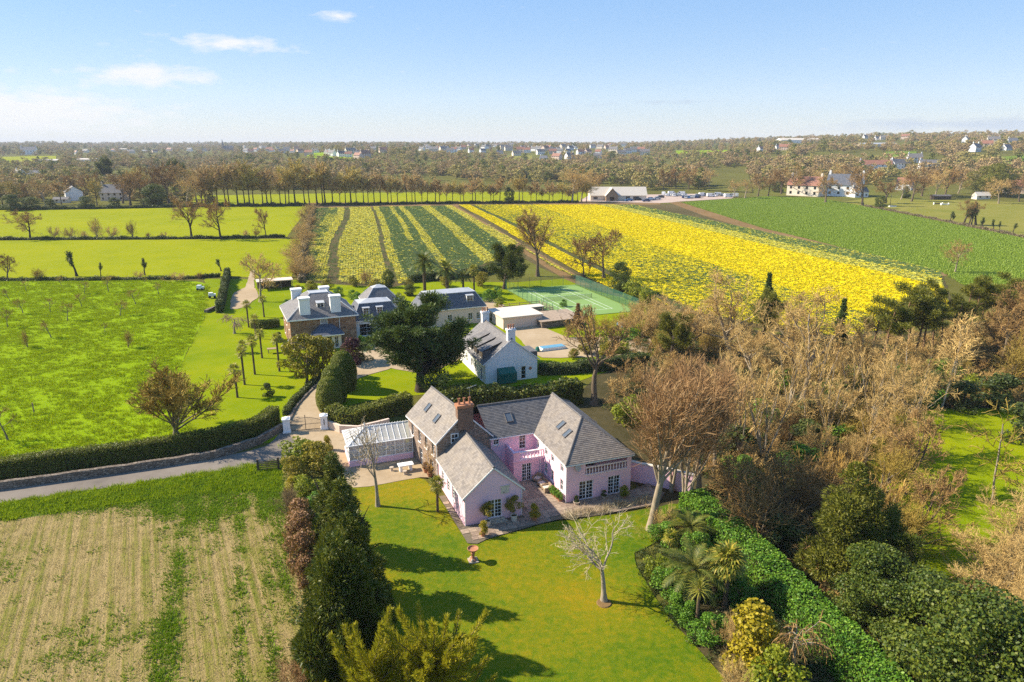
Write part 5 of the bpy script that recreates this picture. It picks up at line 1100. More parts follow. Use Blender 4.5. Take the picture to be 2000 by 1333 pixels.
# white cottage
wx_, wy_ = P(948, 751); WRZ = math.atan2(3.1, 8.1)
wc = empty('white_cottage', (wx_, wy_, 0), WRZ, 'white rendered cottage with grey slate roof, two chimneys and green awning', 'house')
c_ = [(0, 0), (8.6, 0), (8.6, 13.2), (0, 13.2)]; opw = [(5.9, 6.7, .1, 2.2)]; opwl = [(1.5, 2.3, .1, 2.1), (4.5, 5.2, .9, 2.2), (6.5, 7.2, .9, 2.2), (9.0, 9.7, .9, 2.2)]
rW = block(wc, c_, 3.35, 6.75, MAT['white'], MAT['slate_manor'], ops=(opw, (), (), [(13.2 - b_, 13.2 - a_, z, y) for a_, b_, z, y in opwl]), over=.35)
window(wc, c_[0], c_[1], opw[0], 1, 3, name='glazed_door', sill=False)
for a_, b_, z, y in opwl: window(wc, c_[3], c_[0], (13.2 - b_, 13.2 - a_, z, y), 1, 2)
chimney(wc, 3.75, 4.95, .1, .9, 6.2, 8.3, MAT['white'], 3, MAT['white'], .1); chimney(wc, 3.75, 4.95, 12.3, 13.1, 6.2, 8.3, MAT['white'], 3, MAT['white'], .1)
for yy in (1.6, 4.4, 7.2):
    b = MB(); b.box(.15, 2.6, yy, yy + 1.7, 3.3, 4.75); o_ = b.build('dormer', MAT['slate_dark'], wc)
    r = MB(); slope(r, (-.15, yy + 1.9, 4.78), (-.15, yy - .2, 4.78), (3.3, yy - .2, 6.1), (3.3, yy + 1.9, 6.1), .27); r.build('dormer_roof', MAT['slate_manor'], o_)
    w = MB(); w.poly([(.14, yy + 1.5, 3.65), (.14, yy + .2, 3.65), (.14, yy + .2, 4.6), (.14, yy + 1.5, 4.6)]); w.build('dormer_window', MAT['glass'], o_)
    MB().box(.08, .135, yy + .1, yy + 1.6, 3.5, 3.62).build('dormer_sill', MAT['trim'], o_)
aw = MB(); X0, X1 = 1.9, 4.7
aw.poly([(X0, 0, 2.35), (X0, -1.25, 1.75), (X1, -1.25, 1.75), (X1, 0, 2.35)][::-1]); aw.poly([(X0, -1.25, 1.75), (X0, -1.25, 1.45), (X1, -1.25, 1.45), (X1, -1.25, 1.75)]); aw.poly([(X0, 0, 2.35), (X0, 0, 0.2), (X0, -1.25, .2), (X0, -1.25, 1.75)]); aw.poly([(X1, 0, 2.35), (X1, -1.25, 1.75), (X1, -1.25, .2), (X1, 0, .2)])
n_ = 12
for i in range(n_): xa, xb = X0 + (X1 - X0) * i / n_, X0 + (X1 - X0) * (i + 1) / n_; k_ = -.05 if i % 2 else .05; aw.poly([(xa, -1.2 - k_, 1.5), (xb, -1.2 + k_, 1.5), (xb, -1.2 + k_, .15), (xa, -1.2 - k_, .15)])
aw.build('awning', MAT['greencloth'], wc)
MB().lathe([(.01, 0), (.22, .02), (.26, .05), (.2, .08), (0.01, .06)], 12).build('wall_plate', MAT['terracotta'], wc, (7.4, -.02, 1.75), (R(90), 0, 0))
MB().box(8.9, 10.3, 4.0, 7.4, -.02, 3.1).build('rear_extension', MAT['slate_dark'], wc)
MB().tube((.05, -.07, .05), (.05, -.07, 3.2), .05, .05, 8).build('downpipe', MAT['trim'], wc)
# ------------------------------------------------------------------ trees and shrubs one by one
random.seed(21)
def T(kind, lst, label, group=None, cat='tree', name='tree', mats=None, wr=(.9, 1.1)):
    for t in lst:
        x, y, yt = t[:3]; w = t[3] if len(t) > 3 else random.uniform(*wr); k = kind if isinstance(kind, str) else random.choice(kind)
        plant(k, x, y, yt, w=w, label=t[4] if len(t) > 4 else label, group=group, cat=cat, name=name, mats=mats)
# front lawn and beds
plant('magnolia', 1180, 1176, 1000, w=1.45, label='pale bare tree with open branches alone on the front lawn', name='lawn_tree', rz=.6)
plant('whitetree', 738, 990, 800, w=.95, label='slim white-barked bare tree on the lawn before the conservatory', name='lawn_tree', rz=2)
plant('lime0', 1272, 1036, 690, w=1.2, label='tall russet bare tree with a single stout trunk by the pink house', name='bare_tree', rz=1.2)
plant('lime1', 1338, 1002, 700, w=.92, label='tall russet bare tree with several stems beside the pink garden wall', name='bare_tree', rz=2.2)
T(['birch0', 'birch1'], [(1540, 760, 620), (1615, 790, 650), (1720, 800, 660), (1480, 850, 690), (1570, 860, 720), (1790, 800, 660)], 'pale-trunked birch rising through the thicket of the wood', 'birches in the thicket', name='birch_tree')
plant('lime1', 1310, 960, 700, w=.9, label='slender russet bare tree half behind the stout trunked one', name='bare_tree', rz=.5)
plant('lime0', 1365, 965, 715, w=1.0, label='russet bare tree at the end of the pink garden wall', name='bare_tree', rz=5)
plant('lime0', 1395, 930, 690, w=.9, label='russet bare tree rising behind the pink garden wall', name='bare_tree', rz=4)
T('stemmy', [(1445, 900, 705), (1490, 905, 720), (1420, 860, 680)], 'clump of tall pale upright stems in the thicket', 'pale stem clumps', name='bare_tree')
T(['tanoak0', 'tanoak1'], [(1425, 705, 520, 1.15), (1345, 690, 570, 1.05), (1530, 690, 565, 1.0), (1470, 760, 620)], 'wide tan bare tree in the wood below the daffodils', 'tan bare trees in the wood')
plant('tanoak1', 1568, 782, 560, w=1.15, label='gnarled tan oak with a thick trunk in the wood', name='oak_tree', rz=1)
plant('tanoak0', 1865, 532, 462, w=.95, label='lone bare tree standing on the edge of the green crop field', name='field_tree', rz=2.4, mats={'crown': TW['brown']})
T(['pine0', 'pine1'], [(1742, 704, 548), (1772, 692, 556), (1803, 690, 546), (1838, 676, 560), (1868, 668, 536), (1905, 655, 535), (1938, 650, 528), (1720, 715, 580), (1700, 700, 575), (1785, 705, 560), (1820, 700, 552), (1885, 672, 545), (1960, 665, 540), (1850, 690, 570)], 'tall olive pine with a bare trunk at the daffodil field edge', 'pines at the field edge', name='pine_tree', wr=(1.0, 1.25))
T('bushpine', [(1310, 700, 606, 1.05, 'bushy olive pine next to the wide tan bare trees'), (1490, 655, 560, .9, 'bushy olive pine beside the yellow daffodil strip')], None, name='pine_tree')
T('spire', [(1493, 640, 532, .8, 'slim dark conifer spire against the yellow daffodils'), (1636, 690, 582, .8, 'slim dark conifer spire beside the gnarled oak')], None, name='conifer')
T(['birch0', 'birch1'], [(1668, 770, 600), (1765, 795, 640), (1838, 800, 625), (1690, 780, 640), (1860, 760, 600)], 'leaning white-trunked birch at the edge of the glade', 'birches by the glade', name='birch_tree')
T('willow', [(1612, 985, 868, 1.0, 'amber twigged bush below the thicket'), (1722, 1040, 925, 1.0, 'amber twigged bush at the edge of the shaded glade')], None, cat='bush', name='bush')
T(['bush0', 'bush2'], [(1530, 1010, 860), (1480, 1050, 890), (1600, 900, 820), (1440, 980, 850), (1660, 920, 840), (1540, 860, 790)], 'bare russet and tan thicket bush in the wood', 'bare thicket bushes', cat='bush', name='bush', wr=(1.0, 1.3))
T(['bush1'], [(1690, 880, 780), (1740, 900, 790), (1720, 960, 850), (1760, 1070, 950), (1640, 860, 780)], 'bare olive bush beside the shaded glade', 'olive bushes by the glade', cat='bush', name='bush', wr=(1.0, 1.3))
T(['bush0', 'bush1', 'bush2'], [(1290, 690, 640), (1300, 640, 590), (1275, 660, 615), (1380, 690, 640), (1660, 740, 690), (1720, 750, 705), (1800, 740, 700), (1880, 730, 685), (1970, 760, 640), (1985, 700, 600), (1610, 745, 690), (1950, 690, 600), (1330, 760, 700)], 'bare bush along the upper edge of the wood', 'bushes on the upper wood edge', cat='bush', name='bush', wr=(1.1, 1.5))
T(['oak0', 'oak1', 'oak2'], [(1985, 700, 545), (1950, 720, 590), (2050, 760, 570), (2030, 690, 540), (2100, 820, 620)], 'brown bare tree at the far corner of the wood', 'brown trees at the wood corner')
T('sparse', [(1938, 985, 775, 1.0, 'thin sparse tree with lichened limbs on the glade'), (2010, 1010, 800, 1.1, 'sparse bare tree beyond the glade')], None)
T('tangle', [(1985, 1290, 1080, 1.2), (1950, 1180, 1010, 1.1), (2050, 1150, 960, 1.2)], 'large tan tangle of bare branches right of the glade', 'tan tangles by the glade', cat='bush', name='bush')
T('bigcone', [(1642, 1135, 905, 1.0, 'broad olive pine bush behind the laurel hedge')], None, name='pine_tree')
T('darkpine', [(1725, 1150, 985, 1.0, 'dark pine bush beside the broad olive pine')], None, name='pine_tree')
T(['holm0', 'holm1'], [(1690, 1215, 1075, 1.15, 'rounded dark evergreen behind the bright laurel hedge'), (1800, 1290, 1120, 1.1, 'rounded evergreen next to the bare tangle by the glade'), (1880, 1420, 1160, 1.0, 'large evergreen bush at the end of the laurel hedge'), (1960, 1420, 1190, 1.0, 'large evergreen bush below the bare tangle')], None, cat='bush', name='evergreen_bush')
T('shrub0', [(1590, 850, 780, 1.2), (1620, 830, 770), (1640, 800, 745, 1.2), (1570, 880, 820), (1470, 1010, 940), (1440, 900, 830, 1.2), (1520, 1080, 1010), (1880, 800, 745, 1.5), (1950, 790, 730, 1.6), (1820, 770, 725, 1.4), (1990, 860, 790, 1.4)], 'dark ivy-green shrub under the bare trees of the wood', 'dark shrubs in the wood', cat='shrub', name='shrub', wr=(1.0, 1.3))
T('shrub1', [(1610, 780, 740, 1.5), (1680, 750, 712, 1.5), (1760, 750, 712, 1.5), (1840, 740, 700, 1.5), (1800, 790, 750, 1.6), (1540, 760, 720, 1.4), (1480, 830, 780, 1.4), (1400, 800, 750, 1.4), (1330, 790, 740, 1.3), (1560, 920, 870, 1.4), (1450, 940, 890, 1.3), (1650, 880, 830, 1.4)], 'fresh green shrub in the undergrowth of the wood', 'green shrubs in the undergrowth', cat='shrub', name='shrub')
T('limeshrub', [(1655, 770, 730, 1.2), (1700, 770, 735), (1230, 830, 770), (1900, 770, 730, 1.4), (1300, 665, 630)], 'light green shrub among the bare trees', 'light green shrubs in the wood', cat='shrub', name='shrub')
T('stemmy', [(1590, 800, 650), (1660, 800, 660), (1700, 830, 690), (1620, 870, 720), (1540, 800, 660), (1740, 780, 680)], 'tall pale slanting stems in the middle of the wood', 'pale stems in mid wood', name='bare_tree')
T(['tanoak0', 'tanoak1'], [(1690, 770, 650, .9), (1640, 860, 730, .9), (1690, 900, 760, .9), (1735, 930, 810, .9)], 'tan bare tree on the edge of the shaded glade', 'tan trees round the glade')
T(['tanoak0', 'oak1', 'oak2'], [(1752, 880, 700, .9), (1765, 965, 800, .9), (1790, 1060, 900, .9), (1745, 830, 680, .8)], 'bare tree casting streaks of shade over the glade', 'bare trees shading the glade')
# behind and around the houses
plant('monterey', 822, 764, 562, w=1.22, label='huge dark spreading pine between the manor and the pink house', name='pine_tree', rz=.4)
plant('pollard', 1160, 790, 592, w=1.1, label='big pollarded bare tree behind the pink house', name='bare_tree', rz=3.1)
plant('bushpine', 985, 565, 470, w=1.1, label='olive conifer between the palms and the tennis court', name='conifer', mats={'crown': LM['yew']})
plant('oak0', 1050, 540, 402, w=1.0, label='tall bare tree with low forks at the edge of the daffodils', name='bare_tree', rz=1)
plant('oak1', 1180, 545, 442, w=1.1, label='round headed bare tree beside the ivy stump near the court', name='bare_tree', rz=2)
plant('oak2', 1140, 540, 460, w=.8, label='narrow bare tree beside the round headed tree near the court', name='bare_tree', rz=2)
plant('ivytree', 1150, 540, 500, w=.5, label='dark ivy clad stump between two bare trees near the court', name='tree_stump')
plant('holm0', 1212, 572, 512, w=.85, label='round dark evergreen beside the tennis court fence', name='evergreen_tree')
T('limeshrub', [(1238, 585, 543, 1.1), (1262, 592, 558, 1.1)], 'clipped lime green bush beside the tennis court', 'lime green bushes by the court', cat='bush', name='bush')
T('spire', [(1128, 640, 592, 1.4, 'small rusty conifer at the near corner of the tennis court')], None, name='conifer', mats={'crown': LM['copper']})
T('magleaf', [(600, 748, 652, .95, 'yellow green tree in front of the manor porch'), (630, 735, 655, .7, 'smaller yellow green tree by the manor drive')], None)
plant('wine', 690, 712, 660, w=.9, label='dark purple shrub at the corner of the manor', cat='shrub', name='shrub')
plant('shrub0', 712, 705, 668, w=1.2, label='dark shrub under the white wing of the manor', cat='shrub', name='shrub')
plant('meadowtree', 345, 852, 688, w=1.3, label='spreading bare tree with many forks behind the roadside hedge', name='meadow_tree', rz=.9)
plant('weeper', 458, 652, 610, w=1.7, label='weeping pinkish tree on the manor lawn', name='weeping_tree')
plant('oak1', 508, 590, 492, w=1.05, label='pale rounded bare tree above the manor garden path', name='bare_tree', mats={'crown': TW['tan'], 'trunk': BK['tan']})
T(['fruit0', 'fruit1'], [(45, 612, 578), (52, 570, 545), (132, 627, 588), (98, 610, 580), (160, 600, 570), (235, 618, 584), (265, 595, 562), (100, 660, 622), (212, 570, 535), (283, 555, 540), (15, 640, 600), (205, 650, 628), (165, 575, 548), (20, 590, 560), (310, 575, 550), (120, 560, 540)], 'small bare fruit tree in the orchard meadow', 'orchard fruit trees', wr=(.9, 1.15))
plant('fruit1', 15, 860, 790, w=1.0, label='bare fruit tree in the meadow near the roadside hedge', name='fruit_tree')
T('bush1', [(250, 680, 640, .6), (55, 680, 640, .5)], 'small bare sapling in the orchard meadow', 'orchard saplings', name='sapling')
# hedge line between the meadows
T(['ivytree'], [(150, 540, 488, .8, 'ivy covered tree on the meadow hedge line'), (197, 540, 512, .6, 'short ivy covered stump on the meadow hedge line'), (283, 538, 502, .75, 'forked ivy covered stump on the meadow hedge line'), (432, 530, 505, 1.0, 'round dark evergreen by the garden path')], None)
plant('oak2', 15, 545, 496, w=1.2, label='small round bare tree on the meadow hedge line', name='bare_tree')
T(['bush0', 'bush2', 'bush1'], [(70, 548, 522), (345, 550, 530), (270, 545, 528), (390, 545, 530), (120, 548, 536), (220, 548, 536)], 'brown bush on the lower meadow hedge line', 'bushes on the lower meadow hedge', cat='bush', name='bush', wr=(1.3, 1.8))
# far meadow line
plant('oak0', 375, 466, 380, w=1.05, label='leaning bare tree, first of a pair on the far meadow bank', name='bare_tree', mats={'trunk': BK['dark']})
plant('oak1', 432, 468, 382, w=1.05, label='bare tree with a dark trunk, one of a pair on the far meadow bank', name='bare_tree', mats={'trunk': BK['dark']})
plant('oak2', 520, 464, 402, w=.7, label='small bare tree near the daffodil field on the far meadow bank', name='bare_tree', mats={'trunk': BK['dark']})
plant('oak2', 60, 468, 408, w=1.35, label='wide leaning bare tree at the end of the far meadow bank', name='bare_tree', mats={'trunk': BK['dark']})
T(['bush0', 'bush2'], [(105, 466, 440), (140, 466, 442), (218, 466, 440), (190, 464, 422, .7), (260, 464, 425, .6), (290, 464, 452), (322, 464, 452), (165, 466, 450), (500, 462, 445), (480, 463, 448)], 'bare bush on the far meadow bank', 'bushes on the far meadow bank', cat='bush', name='bush', wr=(1.0, 1.4))
T(['bush0', 'bush2'], [(612, 415, 392), (600, 430, 405), (603, 445, 415), (595, 460, 425), (592, 478, 440), (588, 495, 455), (584, 512, 470), (582, 528, 485), (590, 545, 500), (596, 470, 440), (607, 422, 398), (580, 540, 505)], 'brown bush in the hedge beside the striped daffodils', 'bushes along the daffodil field', cat='bush', name='bush', wr=(1.3, 1.7), mats={'crown': TW['tan']})
T(['limeshrub', 'olive', 'shrub1'], [(1000, 700, 675), (1150, 690, 655), (1185, 685, 655), (1215, 690, 660), (1120, 700, 680), (1230, 665, 640), (975, 600, 580), (1100, 600, 585), (1190, 700, 668), (905, 590, 572), (700, 590, 572), (780, 590, 570)], 'leafy shrub in the beds round the court terrace', 'shrubs round the court terrace', cat='shrub', name='shrub', wr=(1.0, 1.5))
T(['holm0', 'holm1', 'shrub1'], [(735, 668, 640), (705, 678, 655), (858, 668, 640), (885, 660, 630), (965, 628, 605), (560, 690, 668), (545, 668, 648), (800, 578, 555), (690, 585, 566)], 'dark evergreen shrub close to the manor walls', 'evergreens close to the manor', cat='shrub', name='shrub', wr=(.8, 1.1))
# garden shrubs behind the manor
T('olive', [(690, 560, 540), (735, 565, 545), (800, 562, 545), (610, 570, 548), (640, 565, 545), (585, 585, 560, .8), (870, 560, 540), (940, 560, 530)], 'yellow green shrub in the border behind the manor', 'shrubs behind the manor', cat='shrub', name='shrub', wr=(1.0, 1.4))
T('bush2', [(718, 555, 520, .9, 'bare russet shrub beside the daffodil field fence')], None, cat='shrub', name='shrub')
T('shrub1', [(662, 578, 560), (722, 580, 562), (560, 600, 585), (955, 590, 565, 1.0), (970, 585, 560, 1.1)], 'dark green shrub in the manor garden', 'dark shrubs in the manor garden', cat='shrub', name='shrub', wr=(1.0, 1.5))
T('holm1', [(760, 562, 525, .7, 'dark evergreen with two stems behind the manor')], None, name='evergreen_tree')
plant('shrub0', 522, 775, 748, w=.9, label='dark bushy shrub alone on the manor lawn', cat='shrub', name='shrub')
T('golden', [(583, 580, 556, .9, 'yellow column shrub beside the manor summer house')], None, cat='shrub', name='shrub')
# border between stubble field and lawn
T('limeshrub', [(585, 905, 850, 1.2, 'tall light green shrub at the lane end of the border'), (600, 975, 925, 1.1, 'light green shrub with yellow tips in the border')], None, cat='shrub', name='shrub')
T('olive', [(625, 915, 862, 1.2, 'rounded shrub with tan flower heads in the border'), (575, 935, 890, 1.0, 'yellow green shrub by the lane')], None, cat='shrub', name='shrub', mats={'crown': LM['olive']})
T('goldbush' if 'goldbush' in ARC else 'golden', [(572, 965, 930, 1.0, 'orange yellow shrub at the edge of the stubble field'), (640, 880, 850, .7, 'small golden shrub near the forecourt')], None, cat='shrub', name='shrub')
T('bush1', [(575, 1010, 945, 1.0, 'grey bare bush at the edge of the stubble field')], None, cat='bush', name='bush', mats={'crown': TW['grey']})
T('copper', [(592, 1065, 1000, .9), (594, 1110, 1040, .9), (586, 1035, 975, .9), (578, 1075, 1025, .8), (598, 1150, 1090, .8)], 'rusty copper leaved hedge bush in the border', 'copper bushes in the border', cat='bush', name='bush')
T('bush2', [(600, 1330, 1255, 1.2), (640, 1350, 1275, 1.2), (575, 1380, 1280, 1.1)], 'rusty bare bush at the foot of the dark yews', 'rusty bushes below the yews', cat='bush', name='bush', mats={'crown': TW['red']})
T('cypress', [(662, 1080, 885, 1.25, 'narrow dark cypress beside the conservatory'), (700, 1085, 985, .8, 'small dark cypress leaning out over the lawn')], None, name='cypress_tree')
T('cypress', [(680, 1165, 935, 1.3, 'tall dark cypress in the middle of the border'), (712, 1310, 1075, 1.3, 'dark cypress overhanging the lawn below the bird bath'), (648, 1300, 1080, 1.15, 'dark cypress on the field side of the biggest yew')], None, name='cypress_tree')
T(['yew0', 'yew1'], [(695, 1262, 1000, .72), (655, 1210, 1030, .6), (678, 1345, 1040, .78), (708, 1350, 1110, .68)], 'dense dark yew in the border between lawn and stubble', 'dark yews in the border', name='yew_tree')
plant('shrub1', 622, 1010, 960, w=1.1, label='dark glossy shrub between the cypress and the copper bushes', cat='shrub', name='shrub')
# golden cypress in the foreground: plumes on rising limbs
def plume_tree(at, H, label, seed):
    rng = np.random.default_rng(seed); g = grow(seed, H, .22, (.8, .04, 7), [(46, .80, 56, 12, .45, .05, 8, 4, .4, .08, 0)])
    V1, F1 = joinVF([x[:2] for x in g]); Pn = g[1][2]; n, m, _ = Pn.shape; Cs, Ds = [], []
    for i in range(1, m):
        for j in range(84):
            d = Pn[:, i] - Pn[:, i - 1]; t = rng.uniform(0, 1, (n, 1)); c = Pn[:, i - 1] + d * t
            side = norm(np.cross(norm(d), rng.normal(0, 1, (n, 3)))); w = (1.15 - i / m)
            Cs.append(c + side * rng.uniform(0, .5, (n, 1)) * w); Ds.append(norm(d) * .9 + side * .7 + np.array([0, 0, .2]))
    V, F = spikes(rng, np.concatenate(Cs), np.concatenate(Ds), .26, .06)
    e = empty('golden_cypress', (at[0], at[1], -.04), 0, label, 'tree'); link('trunk', np_mesh('golden_trunk', V1, F1, BK['brown'], True), e); link('crown', np_mesh('golden_crown', V, F, LM['gold']), e)
gp = P(850, 1450); plume_tree(gp, zat(1222, *gp), 'golden cypress with feathery plumes on the lawn in front of the yews', 5)
gp = P(735, 1470); plume_tree(gp, zat(1268, *gp), 'lower golden cypress beside the feathery plumed one', 9)
# bed between lawn and laurel hedge
T('golden', [(1468, 1300, 1182, 1.15, 'bright golden rounded conifer in the garden bed')], None, cat='conifer', name='conifer')
T('weeper', [(1545, 1330, 1200, 1.1, 'brown weeping bare shrub beside the golden conifer')], None, cat='shrub', name='shrub', mats={'crown': TW['brown']})
T('limeshrub', [(1510, 1370, 1262, .9, 'pale green shrub below the golden conifer'), (1285, 1130, 1080, 1.0, 'light green shrub at the lawn edge of the bed')], None, cat='shrub', name='shrub')
T('shrub1', [(1310, 1160, 1110, 1.2), (1320, 1200, 1160, 1.2), (1382, 1250, 1200, 1.3), (1360, 1090, 1040, 1.0), (1300, 1060, 1020, 1.3), (1440, 1180, 1130, 1.2), (1345, 1215, 1175, 1.1)], 'glossy green shrub in the palm bed by the lawn', 'green shrubs in the palm bed', cat='shrub', name='shrub')
T('bush0', [(1420, 1270, 1200, .8), (1440, 1370, 1290, .9), (1290, 1040, 985, 1.2)], 'dry bare shrub in the bed beside the lawn', 'dry shrubs in the bed', cat='shrub', name='shrub')
# row behind the daffodils, and copses to left
rt = random.Random(3)
for i in range(64):
    x = 405 + i * 11.7 + rt.uniform(-4, 4); base = 401 - (x - 405) / 750 * 6 + rt.uniform(-1.5, 1.5)
    if 985 < x < 1005: continue
    top = (318 if x < 640 else 330 + (x - 640) * .055) + rt.uniform(-12, 14)
    plant(rt.choice(['row0', 'row1', 'row2']), x, base, top, w=rt.uniform(.95, 1.35), label='bare slender tree in the long row behind the daffodil field', group='tree row behind the daffodils', name='row_tree')
plant('holm0', 995, 398, 366, w=.7, label='dark evergreen standing in the long bare tree row', name='evergreen_tree')
plant('holm1', 302, 404, 358, w=1.1, label='large dark evergreen by the far meadow', name='evergreen_tree')
T('holm0', [(168, 408, 384, 1.4), (225, 404, 386, 1.3), (25, 412, 380, 1.3), (60, 410, 385, 1.5), (100, 408, 390, 1.6)], 'dark evergreen bush along the top of the far meadow', 'evergreens along the far meadow', name='evergreen_tree')
plant('darkpine', 208, 370, 300, w=.8, label='tall flat-topped dark pine behind the far houses', name='pine_tree')
plant('darkpine', 352, 372, 305, w=1.0, label='dark pine among the bare trees above the far meadow', name='pine_tree')
T(['row1', 'row2', 'oak0', 'oak1', 'tanoak0'], [(255, 402, 330), (275, 396, 325), (330, 398, 315), (345, 390, 312), (385, 396, 318), (365, 404, 335), (190, 402, 345), (240, 398, 340), (90, 402, 345), (60, 398, 350), (120, 400, 350), (30, 402, 350), (5, 400, 345), (300, 390, 318), (175, 390, 335), (145, 386, 335), (-30, 400, 340), (280, 400, 345), (395, 402, 345)], 'bare round-headed tree in the copse above the far meadow', 'copse above the far meadow', wr=(1.0, 1.35))
# right of the row: round trees by the car park and houses
T(['oak0', 'oak1', 'tanoak0', 'tanoak1'], [(1118, 396, 318), (1135, 394, 325), (1160, 384, 335), (1455, 388, 345), (1435, 386, 348), (1345, 372, 325), (1320, 371, 325), (1480, 384, 338), (1500, 384, 340), (1295, 371, 328), (1385, 371, 325), (1545, 382, 318), (1525, 380, 325), (1592, 376, 325), (1612, 396, 340), (1640, 371, 318), (1685, 402, 325), (1660, 371, 318), (1730, 398, 350), (1780, 394, 335), (1800, 386, 325), (1825, 388, 322), (1845, 388, 325), (1760, 390, 338), (1870, 384, 325), (1950, 398, 342), (1990, 395, 340), (2030, 395, 330)], 'bare round tree among the car park and white houses', 'bare trees by the car park and houses', wr=(1.0, 1.35))
plant('holm1', 1938, 388, 318, w=1.3, label='big olive evergreen near the peach building', name='evergreen_tree', mats={'crown': LM['scots']})
T('holm0', [(1755, 362, 335, 1.2, 'dark evergreen in front of the white terrace'), (1718, 408, 382, .9, 'green ivy bush at the corner of the crop field'), (1518, 378, 352, .9, 'green bush beside the cream gabled house'), (1768, 388, 364, .8, 'light evergreen bush before the small white house')], None, cat='bush', name='evergreen_bush')
T(['bush2', 'bush0'], [(1235, 640, 585), (1255, 625, 575), (1275, 640, 590), (1225, 655, 605), (1250, 660, 600), (1290, 620, 570)], 'thin tan bare bush beside the tennis court fence', 'tan bushes by the court', cat='bush', name='bush', wr=(.9, 1.2), mats={'crown': TW['tan']})
T('bush1', [(1150, 655, 615), (1192, 660, 612), (1225, 648, 602), (1108, 660, 625)], 'bare olive bush screening the near end of the tennis court', 'bushes at the near court end', cat='bush', name='bush', wr=(.9, 1.2))
# ivy pollards on the paddock bank
T('ivytree', [(1855, 434, 412, .8), (1860, 436, 415, .8), (1882, 440, 400, .9), (1905, 440, 396, .9), (1892, 441, 405, .8), (1918, 449, 424, .9), (1940, 450, 428, .9), (1952, 452, 432, .8), (1978, 455, 435, .9)], 'ivy clad stump on the bank between crop field and paddock', 'ivy stumps on the paddock bank')
plant('oak2', 1897, 441, 388, w=1.1, label='bare tree crown rising from ivy stems on the paddock bank', name='bare_tree')

# ------------------------------------------------------------------ hedges
hedge('roadside_hedge', pp([(-300, 975), (0, 940), (200, 912), (380, 886), (470, 864), (515, 848), (538, 828)]), 1.7, 2.5, LM['hedge'], 'long clipped hedge behind the stone wall along the lane', .13, 150, 3, topvar=.05)
hedge('laurel_hedge', pp([(1348, 1000), (1420, 1065), (1545, 1190), (1665, 1320), (1760, 1430)]), 2.9, 2.5, LM['laurel'], 'broad bright green laurel hedge beside the palm bed', .17, 130, 5, topvar=.12)
hedge('forecourt_hedge', pp([(648, 828), (680, 838), (740, 815), (800, 800)]), 2.2, 2.3, LM['hedge'], 'green hedge behind the gate pier and conservatory', .18, 90, 7, topvar=.16)
hedge('dark_hedge', pp([(850, 795), (930, 798), (1040, 792), (1130, 782)]), 3.0, 2.7, LM['yew'], 'tall dark hedge between the pink house and white cottage', .3, 60, 9, topvar=.2)
hedge('cottage_hedge', pp([(1055, 730), (1110, 728), (1180, 722), (1260, 705)]), 2.4, 1.6, LM['ivy'], 'low dark hedge beside the white cottage', .22, 60, 11, topvar=.25)
hedge('drive_edging', pp([(558, 812), (572, 790), (592, 768), (612, 750), (625, 735)]), .9, .7, LM['ivy'], 'low dark shrubs edging the curved drive', .16, 90, 13, topvar=.3)
hedge('garden_hedge', pp([(495, 640), (515, 642), (545, 638)]), 1.8, 1.6, LM['box'], 'clipped box hedge on the manor terrace', .14, 110, 15, topvar=.03)
hedge('path_hedge', pp([(428, 612), (435, 590), (440, 560), (446, 540)]), 1.2, 2.4, LM['ivy'], 'dark narrow hedge beside the manor garden path', .2, 70, 17, topvar=.3)
hedge('meadow_bank_hedge', pp([(-250, 551), (60, 549), (200, 548), (330, 547), (430, 541)]), 1.4, .8, LM['ivy'], 'low rough hedge between orchard and middle meadow', .25, 30, 19, topvar=.5)
hedge('far_bank_hedge', pp([(-250, 470), (100, 469), (300, 468), (480, 466), (556, 464)]), 1.6, 1.0, LM['ivy'], 'low dark bank between middle and back meadow', .3, 22, 21, topvar=.5)
hedge('daffodil_hedge', pp([(590, 553), (586, 520), (596, 470), (606, 430), (612, 408)]), 1.8, 1.5, LM['drytan'], 'brown hedge bordering the striped daffodil field', .3, 26, 23, topvar=.5, coremat=MAT['hedgecore'])
hedge('paddock_bank', pp([(1690, 404), (1760, 417), (1860, 437), (2000, 465), (2200, 500)]), 1.5, .9, LM['drytan'], 'low brown bank between crop field and paddock', .3, 22, 25, topvar=.5)
hedge('field_end_hedge', pp([(620, 401), (760, 400), (900, 398), (1130, 396)]), 1.5, 1.3, LM['ivy'], 'low dark hedge at the foot of the long tree row', .4, 16, 27, topvar=.5)
hedge('meadow_top_hedge', pp([(-250, 412), (100, 410), (230, 408), (330, 406), (420, 404), (600, 402)]), 1.5, 1.6, LM['ivy'], 'low dark hedge at the top of the back meadow', .4, 16, 29, topvar=.5)
hedge('palm_garden_hedge', pp([(800, 552), (880, 545), (950, 535), (985, 520)]), 2.0, 1.8, LM['ivy'], 'dark hedge behind the tall feather palms', .35, 30, 31, topvar=.4)
